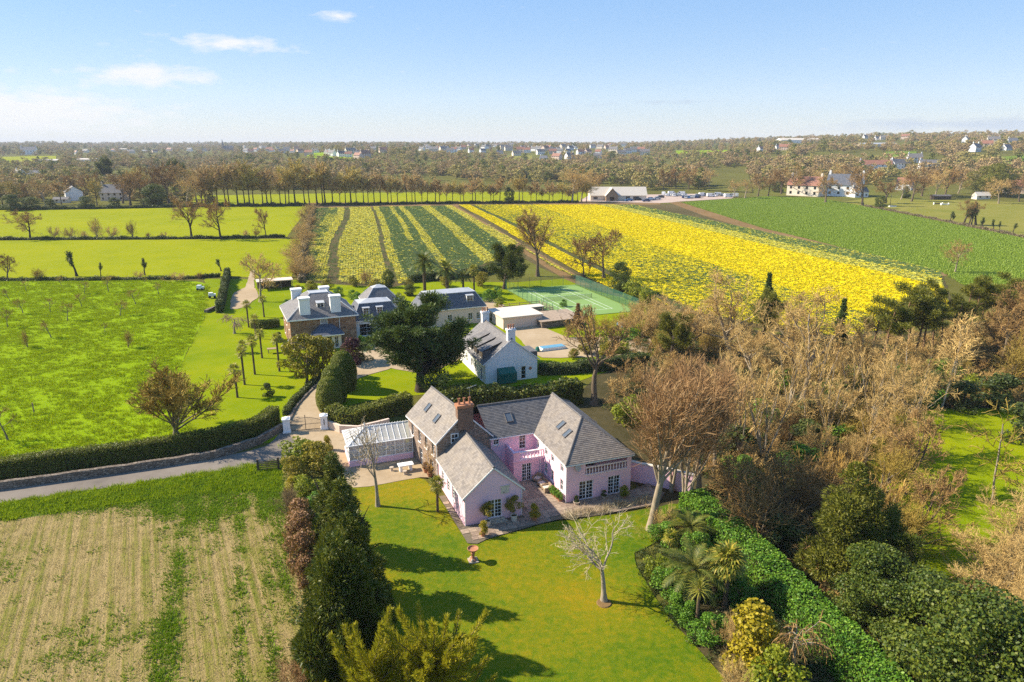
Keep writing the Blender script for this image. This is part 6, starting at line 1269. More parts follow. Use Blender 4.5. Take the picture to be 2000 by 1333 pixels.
# clipped domes
def dome(x0, x1, ybase, ytop, label, seed):
    X, Y = P((x0 + x1) / 2, ybase); k = math.hypot(X, Y) / FPX * 1.04; r = (x1 - x0) / 2 * k; H = zat(ytop, X, Y + r * .3); rng = np.random.default_rng(seed)
    prof = [(r * .8, 0), (r * .97, H * .2), (r, H * .42), (r * .93, H * .63), (r * .74, H * .82), (r * .42, H * .95), (.02, H)]
    e = empty('clipped_dome', (X, Y + r * .5, 0), 0, label, 'topiary', 'clipped domes by the drive')
    zs = np.array([p[1] for p in prof]); rs = np.array([p[0] for p in prof]); n = int(2 * math.pi * r * H * 260)
    t = rng.uniform(0, 1, n) ** .85; z = t * H; rad = np.interp(z, zs, rs); top = rng.uniform(0, 1, n) < .18; rad = np.where(top, r * .75 * np.sqrt(rng.uniform(0, 1, n)), rad); z = np.where(top, np.interp(-rad, -rs[2:], zs[2:]), z)
    a = rng.uniform(0, 6.283, n); bump = 1 + .03 * np.sin(a * 5 + z * 2)
    C = np.stack([rad * np.cos(a) * bump, rad * np.sin(a) * bump, z], -1); N = norm(np.stack([np.cos(a), np.sin(a), .3 + 1.5 * (z / H) ** 3], -1)); C += N * rng.normal(0, .03, (n, 1))
    V, F = leaf_quads(rng, C, N, .12, 1.2, .5); link('foliage', np_mesh('dome_foliage', V, F, LM['box']), e)
    MB().lathe([(a_ * .95, max(0, z_ - .06)) for a_, z_ in prof], 20).build('branches', MAT['hedgecore'], e, smooth=True)
dome(617, 667, 806, 737, 'clipped box dome standing nearest the entrance gate', 1); dome(626, 676, 790, 714, 'clipped box dome between two others by the drive', 2); dome(643, 695, 766, 687, 'tallest clipped box dome, farthest from the gate', 3)
# ------------------------------------------------------------------ palms
def fan_leaf():
    b = MB(); b.tube((0, 0, 0), (.5, 0, .12), .015, .012, 4); n = 11
    for i in range(n):
        a = R(-105 + 210 * i / (n - 1)); l = .62 * (1 - .25 * abs(i - 5) / 5); d = Vector((math.cos(a), math.sin(a), 0)); s = Vector((-d.y, d.x, 0)) * .05; o = Vector((.5, 0, .12))
        b.poly([o, o + d * l * .6 + s + Vector((0, 0, .02)), o + d * l + Vector((0, 0, -.14)), o + d * l * .6 - s + Vector((0, 0, .02))])
    return b.mesh('fan_leaf', LM['palm'])
FAN = fan_leaf()
def feather(L, mat, droop=.55, n=16):
    b = MB(); pts = []
    for i in range(n + 1): t = i / n; pts.append(Vector((L * t * (1 - .12 * t), 0, L * (.42 * t - droop * t * t))))
    for i in range(n):
        b.tube(pts[i], pts[i + 1], .025 * (1 - i / n) + .006, None, 3, cap=False); d = (pts[i + 1] - pts[i]).normalized(); l = L * .22 * math.sin(math.pi * (.12 + .85 * i / n)) + .06
        for s_ in (-1, 1):
            q = pts[i + 1]; v = (d * .6 + Vector((0, s_ * .8, .18))).normalized() * l; w = d * .075
            b.poly([q - w, q + w, q + v + Vector((0, 0, -l * .25)) + w * .2])
    return b.mesh('frond', mat)
FEA = feather(2.6, LM['datepalm'])
def palm(x, y, ytop, label, group=None, kind='fan', n=22, r=.16, lean=0.0, at=None, k=1.0, join=False):
    X, Y = at or P(x, y); H = zat(ytop, X, Y); rng = random.Random(int(x * 7 + y)); th = max(.6, H - (.55 if kind == 'fan' else 1.1) * k)
    e = empty('palm_tree', (X, Y, -.03), rng.uniform(0, 6), label, 'palm', group)
    b = MB(); m = 7; pr = [(r * 1.2, 0)] + [(r * (1 + .06 * (i % 2)), th * i / m) for i in range(1, m + 1)] + [(r * .5, th + .1)]; b.lathe(pr, 9); b.build('trunk', BK['palm'], e, smooth=True)
    if kind == 'fan':
        jb_ = MB()
        for i in range(n):
            t = i / n; el = R(70 - 125 * t + rng.uniform(-10, 10)); az = i * 2.4 + rng.uniform(-.2, .2); s_ = k * rng.uniform(.85, 1.15)
            link('fan_leaf', FAN, e, (0, 0, th - .12 * t), (0, -el, az), (s_,) * 3)
    else:
        for i in range(n):
            t = i / n; el = R(62 - 85 * t + rng.uniform(-8, 8)); az = i * 2.4; s_ = k * rng.uniform(.85, 1.1)
            link('frond', FEA, e, (0, 0, th - .1), (0, -el + R(10), az), (s_,) * 3)
    return e
gpl = 'fan palms on the manor lawn'
for t in [(464, 777, 716), (478, 752, 682), (498, 732, 660), (546, 726, 655), (512, 700, 646), (500, 662, 618), (486, 640, 590), (516, 620, 580), (475, 690, 668)]: palm(*t, 'slender fan palm with a bare trunk on the manor lawn', gpl, n=20, r=.15, k=1.05)
palm(830, 575, 496, 'tall feather palm with a broad head behind the white cottage', None, 'feather', 40, .38, k=1.75); palm(874, 580, 512, 'feather palm beside the tallest one behind the white cottage', None, 'feather', 36, .36, k=1.55)
palm(926, 572, 522, 'fan palm at the end of the feather palms', None, 'fan', 24, .22, k=1.7); palm(905, 575, 530, 'small feather palm between its taller neighbours and the conifer', None, 'feather', 26, .25, k=1.1)
palm(855, 1000, 935, 'cabbage palm beside the low pink wing', None, 'fan', 26, .13, k=.95)
palm(1350, 1175, 1085, 'spreading palm with arching fronds in the garden bed', None, 'feather', 30, .24, k=1.15); palm(1415, 1185, 1078, 'fan palm with shaggy hanging leaves in the garden bed', None, 'fan', 40, .2, k=1.5); palm(1395, 1165, 1085, 'fan palm half hidden behind the shaggy one in the bed', None, 'fan', 34, .2, k=1.4); palm(1345, 1060, 1010, 'low palm at the house end of the garden bed', None, 'feather', 26, .22, k=.95); palm(1310, 1075, 1040, 'small yellow palm at the lawn end of the garden bed', None, 'fan', 24, .18, k=.9)
sw = MB(); sw.poly([(0, -.04, 0), (0, .04, 0), (.75, .03, .12), (.75, -.03, .12)]); sw.poly([(.75, -.03, .12), (.75, .03, .12), (1.15, 0, -.12)]); SWORD = sw.mesh('strap_leaf', LM['flax'])
def cordyline(x, y, ytop, label, n=70, k=1.0, z0=.3):
    X, Y = P(x, y); H = zat(ytop, X, Y); rng = random.Random(5); e = empty('cordyline', (X, Y, -.02), 0, label, 'palm'); th = max(.2, H - .9 * k)
    MB().lathe([(.16, 0), (.13, th * .5), (.12, th), (.03, th + .1)], 8).build('trunk', BK['palm'], e, smooth=True)
    for i in range(n): link('strap_leaf', SWORD, e, (0, 0, th - .15 * i / n), (0, -R(88 - 125 * i / n + rng.uniform(-8, 8)), i * 2.4), (k * rng.uniform(.85, 1.1),) * 3)
cordyline(1360, 1225, 1130, 'spiky golden green cordyline in the garden bed')
# ------------------------------------------------------------------ walls, gate and garden things
def wall_line(name, line, width, height, mat, label, cat='wall', cope=None, hs=None):
    pts = [Vector((*p, 0)) for p in line]; b = MB(); base = pts[0].copy(); n = len(pts); rg = []; rng = random.Random(3); acc = 0
    fine = []
    for i in range(n - 1):
        m = max(1, int((pts[i + 1] - pts[i]).length / 1.2))
        for j in range(m): fine.append(pts[i].lerp(pts[i + 1], j / m))
    fine.append(pts[-1])
    for i, p in enumerate(fine):
        d = (fine[min(i + 1, len(fine) - 1)] - fine[max(i - 1, 0)]).normalized(); s_ = Vector((d.y, -d.x, 0)) * width / 2; h = height + rng.uniform(-.05, .05); q = p - base
        rg.append([q - s_ * 1.1, q + s_ * 1.1, q + s_ + Vector((0, 0, h)), q - s_ + Vector((0, 0, h))]); 
    for i in range(len(rg) - 1):
        L = (fine[i + 1] - fine[i]).length
        for a_, c_, v0, v1 in ((1, 2, 0, height), (2, 3, height, height + width), (3, 0, height, 0)):
            b.poly([rg[i][a_], rg[i + 1][a_], rg[i + 1][c_], rg[i][c_]], uv=[(acc, v0), (acc + L, v0), (acc + L, v1), (acc, v1)])
        acc += L
    b.poly(rg[0][::-1]); b.poly(rg[-1])
    e = empty(name, (base.x, base.y, -.02), 0, label, cat); b.build('stonework', mat, e)
    if cope:
        k = MB(); 
        for i in range(len(fine) - 1): k.bar(fine[i] - base + Vector((0, 0, height + .06)), fine[i + 1] - base + Vector((0, 0, height + .06)), width + .12, .1)
        k.build('coping', cope, e)
    return e
wall_line('roadside_wall', pp([(-300, 990), (0, 957), (250, 922), (420, 896), (505, 868), (540, 848), (558, 838)]), .5, .95, MAT['drystone'], 'low curved stone wall in front of the hedge along the lane')
wall_line('forecourt_wall', pp([(640, 836), (665, 846), (700, 848), (760, 832)]), .35, 1.1, MAT['peach'], 'low peach wall curving from the gate pier to the conservatory')
wall_line('garden_wall', [ph_w(19.2, 3.5), ph_w(21.8, .8), ph_w(24.2, -2.0)], .35, 2.2, MAT['pink'], 'pink rendered garden wall beside the tall russet trees', cope=MAT['palestone'])
wall_line('drive_kerb', pp([(566, 822), (580, 795), (602, 770), (625, 748)]), .3, .3, MAT['drystone'], 'low stone edging along the curved drive')
wall_line('rockery_wall', pp([(402, 612), (420, 604), (432, 606)]), .7, .7, MAT['drystone'], 'short rockery wall at the edge of the orchard')
for x, y, lb in ((561, 845, 'square white gate pier joined to the roadside wall'), (634, 838, 'square white gate pier with a letter slot by the green hedge')):
    X, Y = P(x, y); e = empty('gate_pier', (X, Y, 0), .28, lb, 'gate pier', 'gate piers')
    MB().box(-.42, .42, -.42, .42, -.02, 1.8).build('shaft', MAT['white'], e); c = MB(); c.box(-.5, .5, -.5, .5, 1.801, 1.93); c.lathe([(.46, 1.931), (.42, 2.0), (.25, 2.1), (.02, 2.13)], 12); c.build('cap', MAT['white'], e); MB().box(-.48, .48, -.48, .48, -.02, .25).build('plinth', MAT['white'], e)
    if x > 600: MB().box(-.05, .05, -.45, -.42, .7, 1.5).build('slot', MAT['iron'], e)
ga, gb = Vector((*P(566, 844), 0)), Vector((*P(629, 838), 0)); gl = (gb - ga).length; gd = (gb - ga).normalized(); grz = math.atan2(gd.y, gd.x)
gt = empty('iron_gate', ga, grz, 'arched double iron gate across the drive', 'gate')
for s_ in (0, 1):
    f = MB(); x0, x1 = (0.02, gl / 2 - .02) if s_ == 0 else (gl / 2 + .02, gl - .02); arch = lambda x: 1.25 + .5 * math.sin(math.pi * x / gl)
    for xx in (x0, x1): f.bar((xx, 0, .05), (xx, 0, arch(xx) + (.35 if abs(xx - gl / 2) < .1 else 0)), .05, .05)
    m = 8
    for i in range(m): xa, xb = x0 + (x1 - x0) * i / m, x0 + (x1 - x0) * (i + 1) / m; f.bar((xa, 0, arch(xa)), (xb, 0, arch(xb)), .045, .045)
    f.bar((x0, 0, .12), (x1, 0, .12), .045, .05); f.bar((x0, 0, .85), (x1, 0, .85), .045, .05); lf_ = f.build('gate_leaf', MAT['oldiron'], gt)
    for i in range(1, 13): xx = x0 + (x1 - x0) * i / 13; MB().bar((xx, 0, .12), (xx, 0, arch(xx) + .08), .022, .022).build('bar', MAT['oldiron'], lf_)
# bird bath on the lawn
X, Y = P(924, 1097); bb = empty('bird_bath', (X, Y, 0), .3, 'terracotta bird bath on the front lawn', 'bird bath')
MB().box(-.42, .42, -.42, .42, -.03, .16).build('base', MAT['stone'], bb); MB().lathe([(.34, .16), (.3, .26), (.16, .36), (.13, .6), (.19, .85), (.14, .95), (.2, 1.05)], 14).build('pedestal', MAT['terracotta'], bb, smooth=True)
bl = MB().lathe([(.16, 1.05), (.34, 1.1), (.46, 1.22), (.5, 1.32), (.46, 1.33), (.38, 1.22), (.2, 1.18), (.01, 1.17)], 18).build('bowl', MAT['terracotta'], bb, smooth=True)
for a in range(3): MB().lathe([(.1, .15), (.14, .24), (.09, .36), (.02, .42)], 8, (.27 * math.cos(a * 2.1), .27 * math.sin(a * 2.1))).build('foot_figure', MAT['stone'], bb, smooth=True)
# garden chairs in the courtyard
def chair(a, b_, rot, label):
    X, Y = ph_w(a, b_); e = empty('garden_chair', (X, Y, LAYER[0] + .035), PH_RZ + rot, label, 'chair', 'courtyard chairs')
    MB().box(-.38, .38, -.38, .34, .2, .42).build('seat', MAT['rattan'], e); MB().box(-.38, .38, .341, .46, .2, .85).build('backrest', MAT['rattan'], e); MB().box(-.33, .33, -.34, .33, .421, .5).build('cushion', MAT['palestone'], e)
    for s_ in (-1, 1):
        MB().box(min(s_ * .381, s_ * .5), max(s_ * .381, s_ * .5), -.38, .46, .2, .62).build('armrest', MAT['rattan'], e)
        for y_ in (-.33, .4): MB().box(s_ * .44 - .04, s_ * .44 + .04, y_ - .04, y_ + .04, -.02, .199).build('leg', MAT['darktimber'], e)
for i, (a, b_, r_) in enumerate(((9.95, 5.9, -.9), (9.95, 4.7, -1.3), (10.0, 3.6, -1.6))): chair(a, b_, r_, ['rattan garden chair beside the courtyard door', 'rattan garden chair between two others along the pink wall', 'rattan garden chair next to the potted plants'][i])
# pots
def pot(a, b_, label, r=.24, h=.4, plantk='shrub1', ph_=.8, mat='terracotta', group='potted plants round the pink house', stem=0.0, loc=None):
    X, Y = loc or ph_w(a, b_); e = empty('potted_plant', (X, Y, LAYER[0] + .03), random.uniform(0, 6), label, 'potted plant', group)
    MB().lathe([(r * .7, -.02), (r * .8, .05), (r * .98, h * .85), (r * 1.08, h * .9), (r * 1.08, h), (r * .85, h), (r * .8, h * .8)], 12).build('pot', MAT[mat], e, smooth=True); MB().lathe([(r * .84, h * .82), (.01, h * .84)], 10).build('compost', MAT['soil'], e)
    if stem: MB().tube((0, 0, h * .7), (.02, .01, h + stem), .025, .02, 6).build('stem', BK['brown'], e)
    s_ = ph_ / 2.2; link('foliage', ARC[plantk]['parts'][1][1], e, (0, 0, h * .8 + stem), None, (s_, s_, s_))
pot(2.05, -.75, 'standard bush in a pale pot left of the gable door steps', .3, .6, 'olive', 1.0, 'palestone', stem=.6); pot(4.75, -.7, 'standard bush in a pale pot right of the gable door steps', .34, .62, 'olive', 1.1, 'palestone', stem=.55)
pot(1.1, -2.3, 'small potted plant on the corner of the paved terrace', .26, .5, 'golden', .9); pot(6.6, -1.3, 'potted conifer on the terrace edge near the courtyard', .3, .55, 'golden', 1.0)
for i, (a, b_) in enumerate(((10.3, 2.7), (10.35, 2.2), (10.4, 1.7), (10.45, 1.2))): pot(a, b_, 'green potted plant in the line along the pink wing', .22, .34, 'shrub1', .8, group='pots in line along the pink wing')
pot(11.8, .1, 'dark bowl plant at the corner of the right wing', .34, .3, 'shrub0', .7, 'stone'); pot(15.0, .2, 'dark bowl plant between the two lawn side doors', .34, .3, 'shrub0', .7, 'stone'); pot(16.9, -.5, 'potted shrub beyond the last lawn side door', .26, .4, 'limeshrub', .9)
pot(-.9, 12.3, 'terracotta pot at the foot of the granite wall', .3, .45, 'copper', .8); pot(-.7, 11.2, 'terracotta pot near the climbing plant on the granite wall', .3, .45, 'copper', .9)
# dry perennials in front of the right wing
rngB = np.random.default_rng(2); q = np.array([ph_w(a, b_) for a, b_ in zip(rngB.uniform(9.5, 19.5, 170), rngB.uniform(-2.4, -1.2, 170))])
scatter('dry_border', np.concatenate([q, np.full((len(q), 1), LAYER[0] + .03)], 1), tuft(rngB, 16, .7, .3, .02, TW['pale'], 'dry_stems', .7), 'dry straw coloured stems along the terrace border', 'border plants', rngB, .6, 1.3)
# climbing plant on the granite wall
cl = grow(77, 3.4, .05, (.9, .1, 7), [(9, .5, 45, 14, .2, .12, 5, 3, .5, .15, 0), (8, .5, 45, 16, .1, .15, 4, 2, .6, .2, 0)], stems=3, stemspread=.25, floor=.012)
V1, F1 = joinVF([x[:2] for x in cl]); V1 = V1 * np.array([.12, 1.3, 1.0])
X, Y = ph_w(-.72, 11.3); e = empty('climbing_plant', (X, Y, -.02), PH_RZ + .14, 'bare brown climber trained up the granite wall', 'climber'); link('stems', np_mesh('climber', V1, F1, TW['amber']), e)
# stone table
X, Y = ph_w(-2.9, 13.6); e = empty('stone_table', (X, Y, LAYER[0]), PH_RZ, 'white stone table on the gravel beside the conservatory', 'table'); MB().box(-.85, .85, -.45, .45, .68, .78).build('table_top', MAT['white'], e)
for s_ in (-1, 1): MB().box(s_ * .55 - .14, s_ * .55 + .14, -.32, .32, -.02, .679).build('leg', MAT['white'], e)
for k, (dx, dy) in enumerate(((-.3, -1.0), (-1.5, .4))):
    X, Y = ph_w(-2.9 + dx, 13.6 + dy); e = empty('stone_stool', (X, Y, LAYER[0]), PH_RZ + k, ['small stone stool in front of the white table', 'small stone stool at the end of the white table'][k], 'stool'); MB().lathe([(.2, -.02), (.16, .1), (.15, .3), (.24, .36), (.24, .45), (.01, .46)], 10).build('block', MAT['stone'], e, smooth=True)
# ------------------------------------------------------------------ tennis court
A = Vector(P(990, 567)); Bq = Vector(P(1122, 557)); d1 = (Bq - A).normalized(); d2 = Vector((d1.y, -d1.x)); CWD, CLN = (Bq - A).length, 32.0
tc = empty('tennis_court', (A.x, A.y, LAYER[0]), math.atan2(d1.y, d1.x)); tc['kind'] = 'structure'
b = MB(); b.poly([(0, -CLN, .01), (CWD, -CLN, .01), (CWD, 0, .01), (0, 0, .01)]); b.build('court_surface', MAT['courtgreen'], tc)
ln = MB(); cx0, cx1, cy0, cy1 = CWD / 2 - 5.48, CWD / 2 + 5.48, -4.2 - 23.77, -4.2; s0, s1 = CWD / 2 - 4.11, CWD / 2 + 4.11; my = (cy0 + cy1) / 2
def ll(x0, y0, x1, y1, w=.11): ln.poly([(x0 - w / 2, y0 - w / 2, .016), (x1 + w / 2, y0 - w / 2, .016), (x1 + w / 2, y1 + w / 2, .016), (x0 - w / 2, y1 + w / 2, .016)])
for x in (cx0, cx1, s0, s1): ll(x, cy0, x, cy1)
ln2 = MB(); ln, ln_ = MB(), ln; ll(cx0, cy0, cx1, cy0); ll(cx0, cy1, cx1, cy1); ll(s0, my - 6.4, s1, my - 6.4); ll(s0, my + 6.4, s1, my + 6.4); ll(CWD / 2, my - 6.4, CWD / 2, my + 6.4)
ln.build('court_lines', MAT['courtline'], tc, (0, 0, .004)); ln_.build('court_lines', MAT['courtline'], tc)
def fence(name, p0, p1, h, label, mat=MAT['mesh'], step=3.0, wire=.35, th=.016, cat='fence'):
    p0, p1 = Vector((*p0, 0)), Vector((*p1, 0)); L = (p1 - p0).length; d = (p1 - p0).normalized(); e = empty(name, (p0.x, p0.y, 0), math.atan2(d.y, d.x), label, cat); n = max(1, round(L / step))
    pm = MB().tube((0, 0, -.02), (0, 0, h + .05), .045, .045, 7).mesh('post', mat)
    for i in range(n + 1): link('post', pm, e, (L * i / n, 0, 0))
    w = MB(); k = int(L / wire)
    for i in range(k + 1): x = L * i / k; w.poly([(x - th, .01, 0), (x + th, .01, 0), (x + th, .01, h), (x - th, .01, h)])
    for i in range(int(h / wire) + 1): z = min(h, i * wire + .02); w.poly([(0, -.01, z - th), (L, -.01, z - th), (L, -.01, z + th), (0, -.01, z + th)])
    o = w.build('wire_mesh', mat, e); o['kind'] = 'stuff'; return e
def tcw(x, y): q = A + d1 * x - d2 * y; return (q.x, q.y)
fence('court_fence', tcw(CWD + .3, 0), tcw(CWD + .3, -CLN), 2.8, 'tall green wire fence down the long side of the tennis court by the daffodils', wire=.16, th=.02); fence('court_fence', tcw(0, .3), tcw(CWD, .3), 2.8, 'tall green wire fence across the far end of the tennis court', wire=.3); fence('court_fence', tcw(-.3, 0), tcw(-.3, -CLN), 2.8, 'tall wire fence between the tennis court and the garden terrace', wire=.45, th=.012)
X, Y = tcw(CWD / 2, my); e = empty('tennis_net', (X, Y, LAYER[0]), tc.rotation_euler[2], 'low dark net across the tennis court', 'net'); nm = MB()
for i in range(61): x = -6.2 + i * .2067; nm.poly([(x - .012, 0, .03), (x + .012, 0, .03), (x + .012, 0, .92), (x - .012, 0, .92)])
for i in range(8): z = .06 + i * .12; nm.poly([(-6.2, .004, z - .012), (6.2, .004, z - .012), (6.2, .004, z + .012), (-6.2, .004, z + .012)])
o = nm.build('mesh', MAT['iron'], e); o['kind'] = 'stuff'; MB().box(-6.2, 6.2, -.012, .012, .93, 1.0).build('tape', MAT['courtline'], e)
for s_ in (-1, 1): MB().tube((s_ * 6.3, 0, -.02), (s_ * 6.3, 0, 1.05), .05).build('post', MAT['iron'], e)
fence('field_fence', P(592, 554), P(760, 562), 1.1, 'low wooden post fence at the near end of the striped daffodils', MAT['timber'], 2.5, .45, .03); fence('field_fence', P(592, 554), P(578, 515), 1.1, 'low wooden post fence beside the brown hedge', MAT['timber'], 2.5, .45, .03)
# garden terrace by the court
th_ = empty('pool_house', (*P(1010, 640), 0), MRZ, 'low garden building with a pale flat roof by the court terrace', 'building')
b = MB(); c_ = [(-3.2, -.5), (5.2, -.5), (5.2, 7.5), (-3.2, 7.5)]
for i in range(4): wall_face(b, c_[i], c_[(i + 1) % 4], -.02, 2.3)
b.build('wall', MAT['peach'], th_); MB().box(-3.5, 5.5, -.8, 7.8, 2.301, 2.5).build('flat_roof', MAT['palestone'], th_)
X, Y = P(1072, 630); tr = empty('raised_terrace', (X, Y, 0), MRZ, 'raised paved terrace with a stone retaining wall', 'terrace'); b = MB(); c_ = [(-3.5, -4), (6, -4), (6, 4), (-3.5, 4)]
for i in range(4): wall_face(b, c_[i], c_[(i + 1) % 4], -.02, 1.3)
b.build('retaining_wall', MAT['drystone'], tr); MB().box(-3.7, 6.2, -4.2, 4.2, 1.301, 1.42).build('paving', MAT['flag'], tr)
X, Y = P(1020, 612); pg = empty('timber_pen', (X, Y, LAYER[0]), MRZ, 'timber railed pen with a dark covered tub beside the court', 'fence'); q4 = [(-3.5, -2), (6.5, -2), (6.5, 5), (-3.5, 5)]
for i in range(4):
    p0, p1 = Vector((*q4[i], 0)), Vector((*q4[(i + 1) % 4], 0))
    for z in (.55, 1.0): MB().bar(p0 + Vector((0, 0, z)), p1 + Vector((0, 0, z)), .06, .12).build('rail', MAT['timber'], pg)
    for k in range(4): t = p0.lerp(p1, k / 4); MB().box(t.x - .06, t.x + .06, t.y - .06, t.y + .06, -.02, 1.2).build('post', MAT['timber'], pg)
X, Y = P(1040, 608); ht = empty('hot_tub', (X, Y, LAYER[0]), MRZ, 'square dark blue tub inside the timber pen', 'tub'); MB().box(-2.2, 2.2, -1.2, 1.2, -.01, 1.0).build('shell', MAT['slate_blue'], ht); MB().box(-2.3, 2.3, -1.3, 1.3, 1.001, 1.12).build('cover', MAT['palestone'], ht)
X, Y = P(1078, 683); pc = empty('pool_cover', (X, Y, LAYER[0]), MRZ, 'pale blue covered pool frame behind the white cottage', 'pool'); MB().box(-2.2, 2.4, -.8, .9, -.01, .45).build('frame', MAT['trim'], pc); MB().box(-2.1, 2.3, -.7, .8, .451, .52).build('cover', MAT['bluecover'], pc); MB().lathe([(.35, 0), (.45, .3), (.3, .75), (.02, .9)], 10, (-3.0, -.3)).build('rolled_cover', MAT['greencloth'], pc, smooth=True)
X, Y = P(1213, 640); e = empty('garden_boat', (X, Y, LAYER[0]), .5, 'upturned blue covered boat on the grass by the wood', 'boat'); MB().lathe([(.02, -1.6), (.45, -1.1), (.65, 0), (.6, .9), (.35, 1.5), (.02, 1.6)], 12).build('hull', MAT['bluecover'], e, (0, 0, .35), (R(90), 0, 0), True); MB().box(-.5, .5, -.15, .15, -.01, .3).build('trestle', MAT['timber'], e)
# garden buildings left of the manor
X, Y = P(520, 566); sh = empty('summer_house', (X, Y, 0), MRZ, 'low open shed with a pinkish flat roof above the manor garden', 'shed'); MB().box(-2.2, 6.6, -1.5, 2.5, 2.2, 2.4).build('roof', MAT['peach'], sh); MB().box(-2, 6.4, 1.9, 2.3, -.02, 2.199).build('back_wall', MAT['darktimber'], sh)
for i in range(4): MB().box(-2 + i * 2.75, -1.85 + i * 2.75, -1.3, -1.15, -.02, 2.199).build('post', MAT['timber'], sh)
for i, (x, y, lb) in enumerate(((392, 568, 'white covered garden cart at the edge of the orchard'), (415, 583, 'white garden cart near the dark narrow hedge'))):
    X, Y = P(x, y); e = empty('garden_cart', (X, Y, LAYER[0]), .4 * i, lb, 'cart'); MB().box(-.8, .8, -.5, .5, .4, .95).build('body', MAT['trim'], e); MB().box(-.75, .2, -.45, .45, .951, 1.3).build('canopy', MAT['trim'], e)
    for sx in (-.55, .55):
        for sy in (-.52, .52): MB().tube((sx, sy - .06, .3), (sx, sy + .06, .3), .3, .3, 12).build('wheel', MAT['rubber'], e)
X, Y = P(533, 690); e = empty('garden_table', (X, Y, LAYER[0]), .3, 'timber garden table under the fan palms beside the manor', 'table'); MB().box(-.9, .9, -.5, .5, .7, .78).build('table_top', MAT['timber'], e)
for sx in (-.7, .7):
    for sy in (-.35, .35): MB().box(sx - .05, sx + .05, sy - .05, sy + .05, -.02, .699).build('leg', MAT['timber'], e)
X, Y = P(1180, 1180); mr = MB().lathe([(.62, -.02), (.55, .05), (.2, .06)], 16); o = mr.build('mulch_ring', MAT['path'], None, (X, Y, LAYER[0])); tag(o, kind='structure')
fp = MB(); fp.box(-.06, .06, -.05, .05, -.02, 1.5); X, Y = P(67, 808); e = empty('marker_post', (X, Y, 0), 0, 'single wooden post in the orchard meadow', 'post'); fp.build('shaft', MAT['timber'], e); MB().box(-.07, .07, -.06, .06, 1.501, 1.55).build('cap', MAT['timber'], e)
# field gate near the lane
ga, gb = P(505, 922), P(545, 918); L = math.hypot(gb[0] - ga[0], gb[1] - ga[1]); e = empty('field_gate', (*ga, 0), math.atan2(gb[1] - ga[1], gb[0] - ga[0]), 'dark timber field gate between the lane and the stubble', 'gate')
for i in range(5): MB().box(.1, L - .1, -.03, .03, .25 + .22 * i, .33 + .22 * i).build('rail', MAT['darktimber'], e)
for x in (0, L): MB().box(x - .1, x + .1, -.1, .1, -.02, 1.5).build('post', MAT['darktimber'], e)
# ------------------------------------------------------------------ houses beyond the fields
def house_parts(W, D, ze, zr, wall, roof, nwin=3, chim=1, storeys=2):
    """a plain gabled house as shared meshes: wall, roof, windows, chimneys"""
    parts = []; b = MB(); c = [(-W / 2, -D / 2), (W / 2, -D / 2), (W / 2, D / 2), (-W / 2, D / 2)]
    for i in range(4): wall_face(b, c[i], c[(i + 1) % 4], -1.0, ze)
    b.poly([(W / 2, -D / 2, ze), (W / 2, D / 2, ze), (W / 2, 0, zr)]); b.poly([(-W / 2, D / 2, ze), (-W / 2, -D / 2, ze), (-W / 2, 0, zr)]); parts.append(('wall', b.mesh('wall', wall), (0, 0, 0)))
    r = MB(); o = .4; dz = (zr - ze) / (D / 2) * o
    for s_ in (-1, 1):
        q = [(-W / 2 - .3, s_ * (D / 2 + o), ze - dz + .05), (W / 2 + .3, s_ * (D / 2 + o), ze - dz + .05), (W / 2 + .3, 0, zr + .12), (-W / 2 - .3, 0, zr + .12)]
        if s_ > 0: q = [q[1], q[0], q[3], q[2]]
        slope(r, *q, step=.6)
    parts.append(('roof', r.mesh('roof', roof), (0, 0, 0)))
    w = MB(); w.box(-.55, .55, -.06, .02, 0, 1.35); wm = w.mesh('window', MAT['glass'])
    for s in range(storeys):
        for i in range(nwin): parts.append(('window', wm, (-W / 2 + W * (i + .5) / nwin, -D / 2, .9 + 2.6 * s)))
    cm = MB(); cm.box(-.5, .5, -.4, .4, 0, 2.0); cm.lathe([(.16, 2.0), (.13, 2.5)], 7, (-.2, 0)); cm.lathe([(.16, 2.0), (.13, 2.5)], 7, (.2, 0)); cme = cm.mesh('chimney', wall)
    for k in range(chim): parts.append(('chimney', cme, ((-W / 2 + .6) if k == 0 else (W / 2 - .6), 0, zr - .6)))
    return parts
def put_house(parts, px, py, rz, label, group=None, name='house', s=1.0, cat='house', dist=None):
    if py is not None and dist is None: X, Y, Z = far_at(px, py)
    else:
        az = math.atan2((px - 1000) / FPX, 1.0); X, Y = dist * math.sin(az), dist * math.cos(az); Z = float(terrain(X, Y))
    e = empty(name, (X, Y, Z), rz, label, cat, group, s)
    for n, me, lc in parts: link(n, me, e, lc)
    HOUSES.append((X, Y, Z, 8.0 * s)); return e
HOUSES = []
VIL = [house_parts(13, 7, 5.2, 8.6, MAT['white'], MAT['slate_dark'], 4, 2), house_parts(10, 7, 5.0, 8.2, MAT['white'], MAT['tile_red'], 3, 1), house_parts(15, 8, 5.2, 8.8, MAT['cream'], MAT['slate_manor'], 4, 2), house_parts(11, 7, 3.0, 6.4, MAT['white'], MAT['slate_blue'], 3, 1, 1), house_parts(14, 8, 5.2, 9.0, MAT['peach'], MAT['tile_red'], 4, 2)]
VL = ['white house with a dark slate roof in the far village', 'white house with a red tiled roof in the far village', 'cream house with a grey roof in the far village', 'low white bungalow in the far village', 'peach house with a red roof in the far village']
rv = random.Random(12)
spots = []
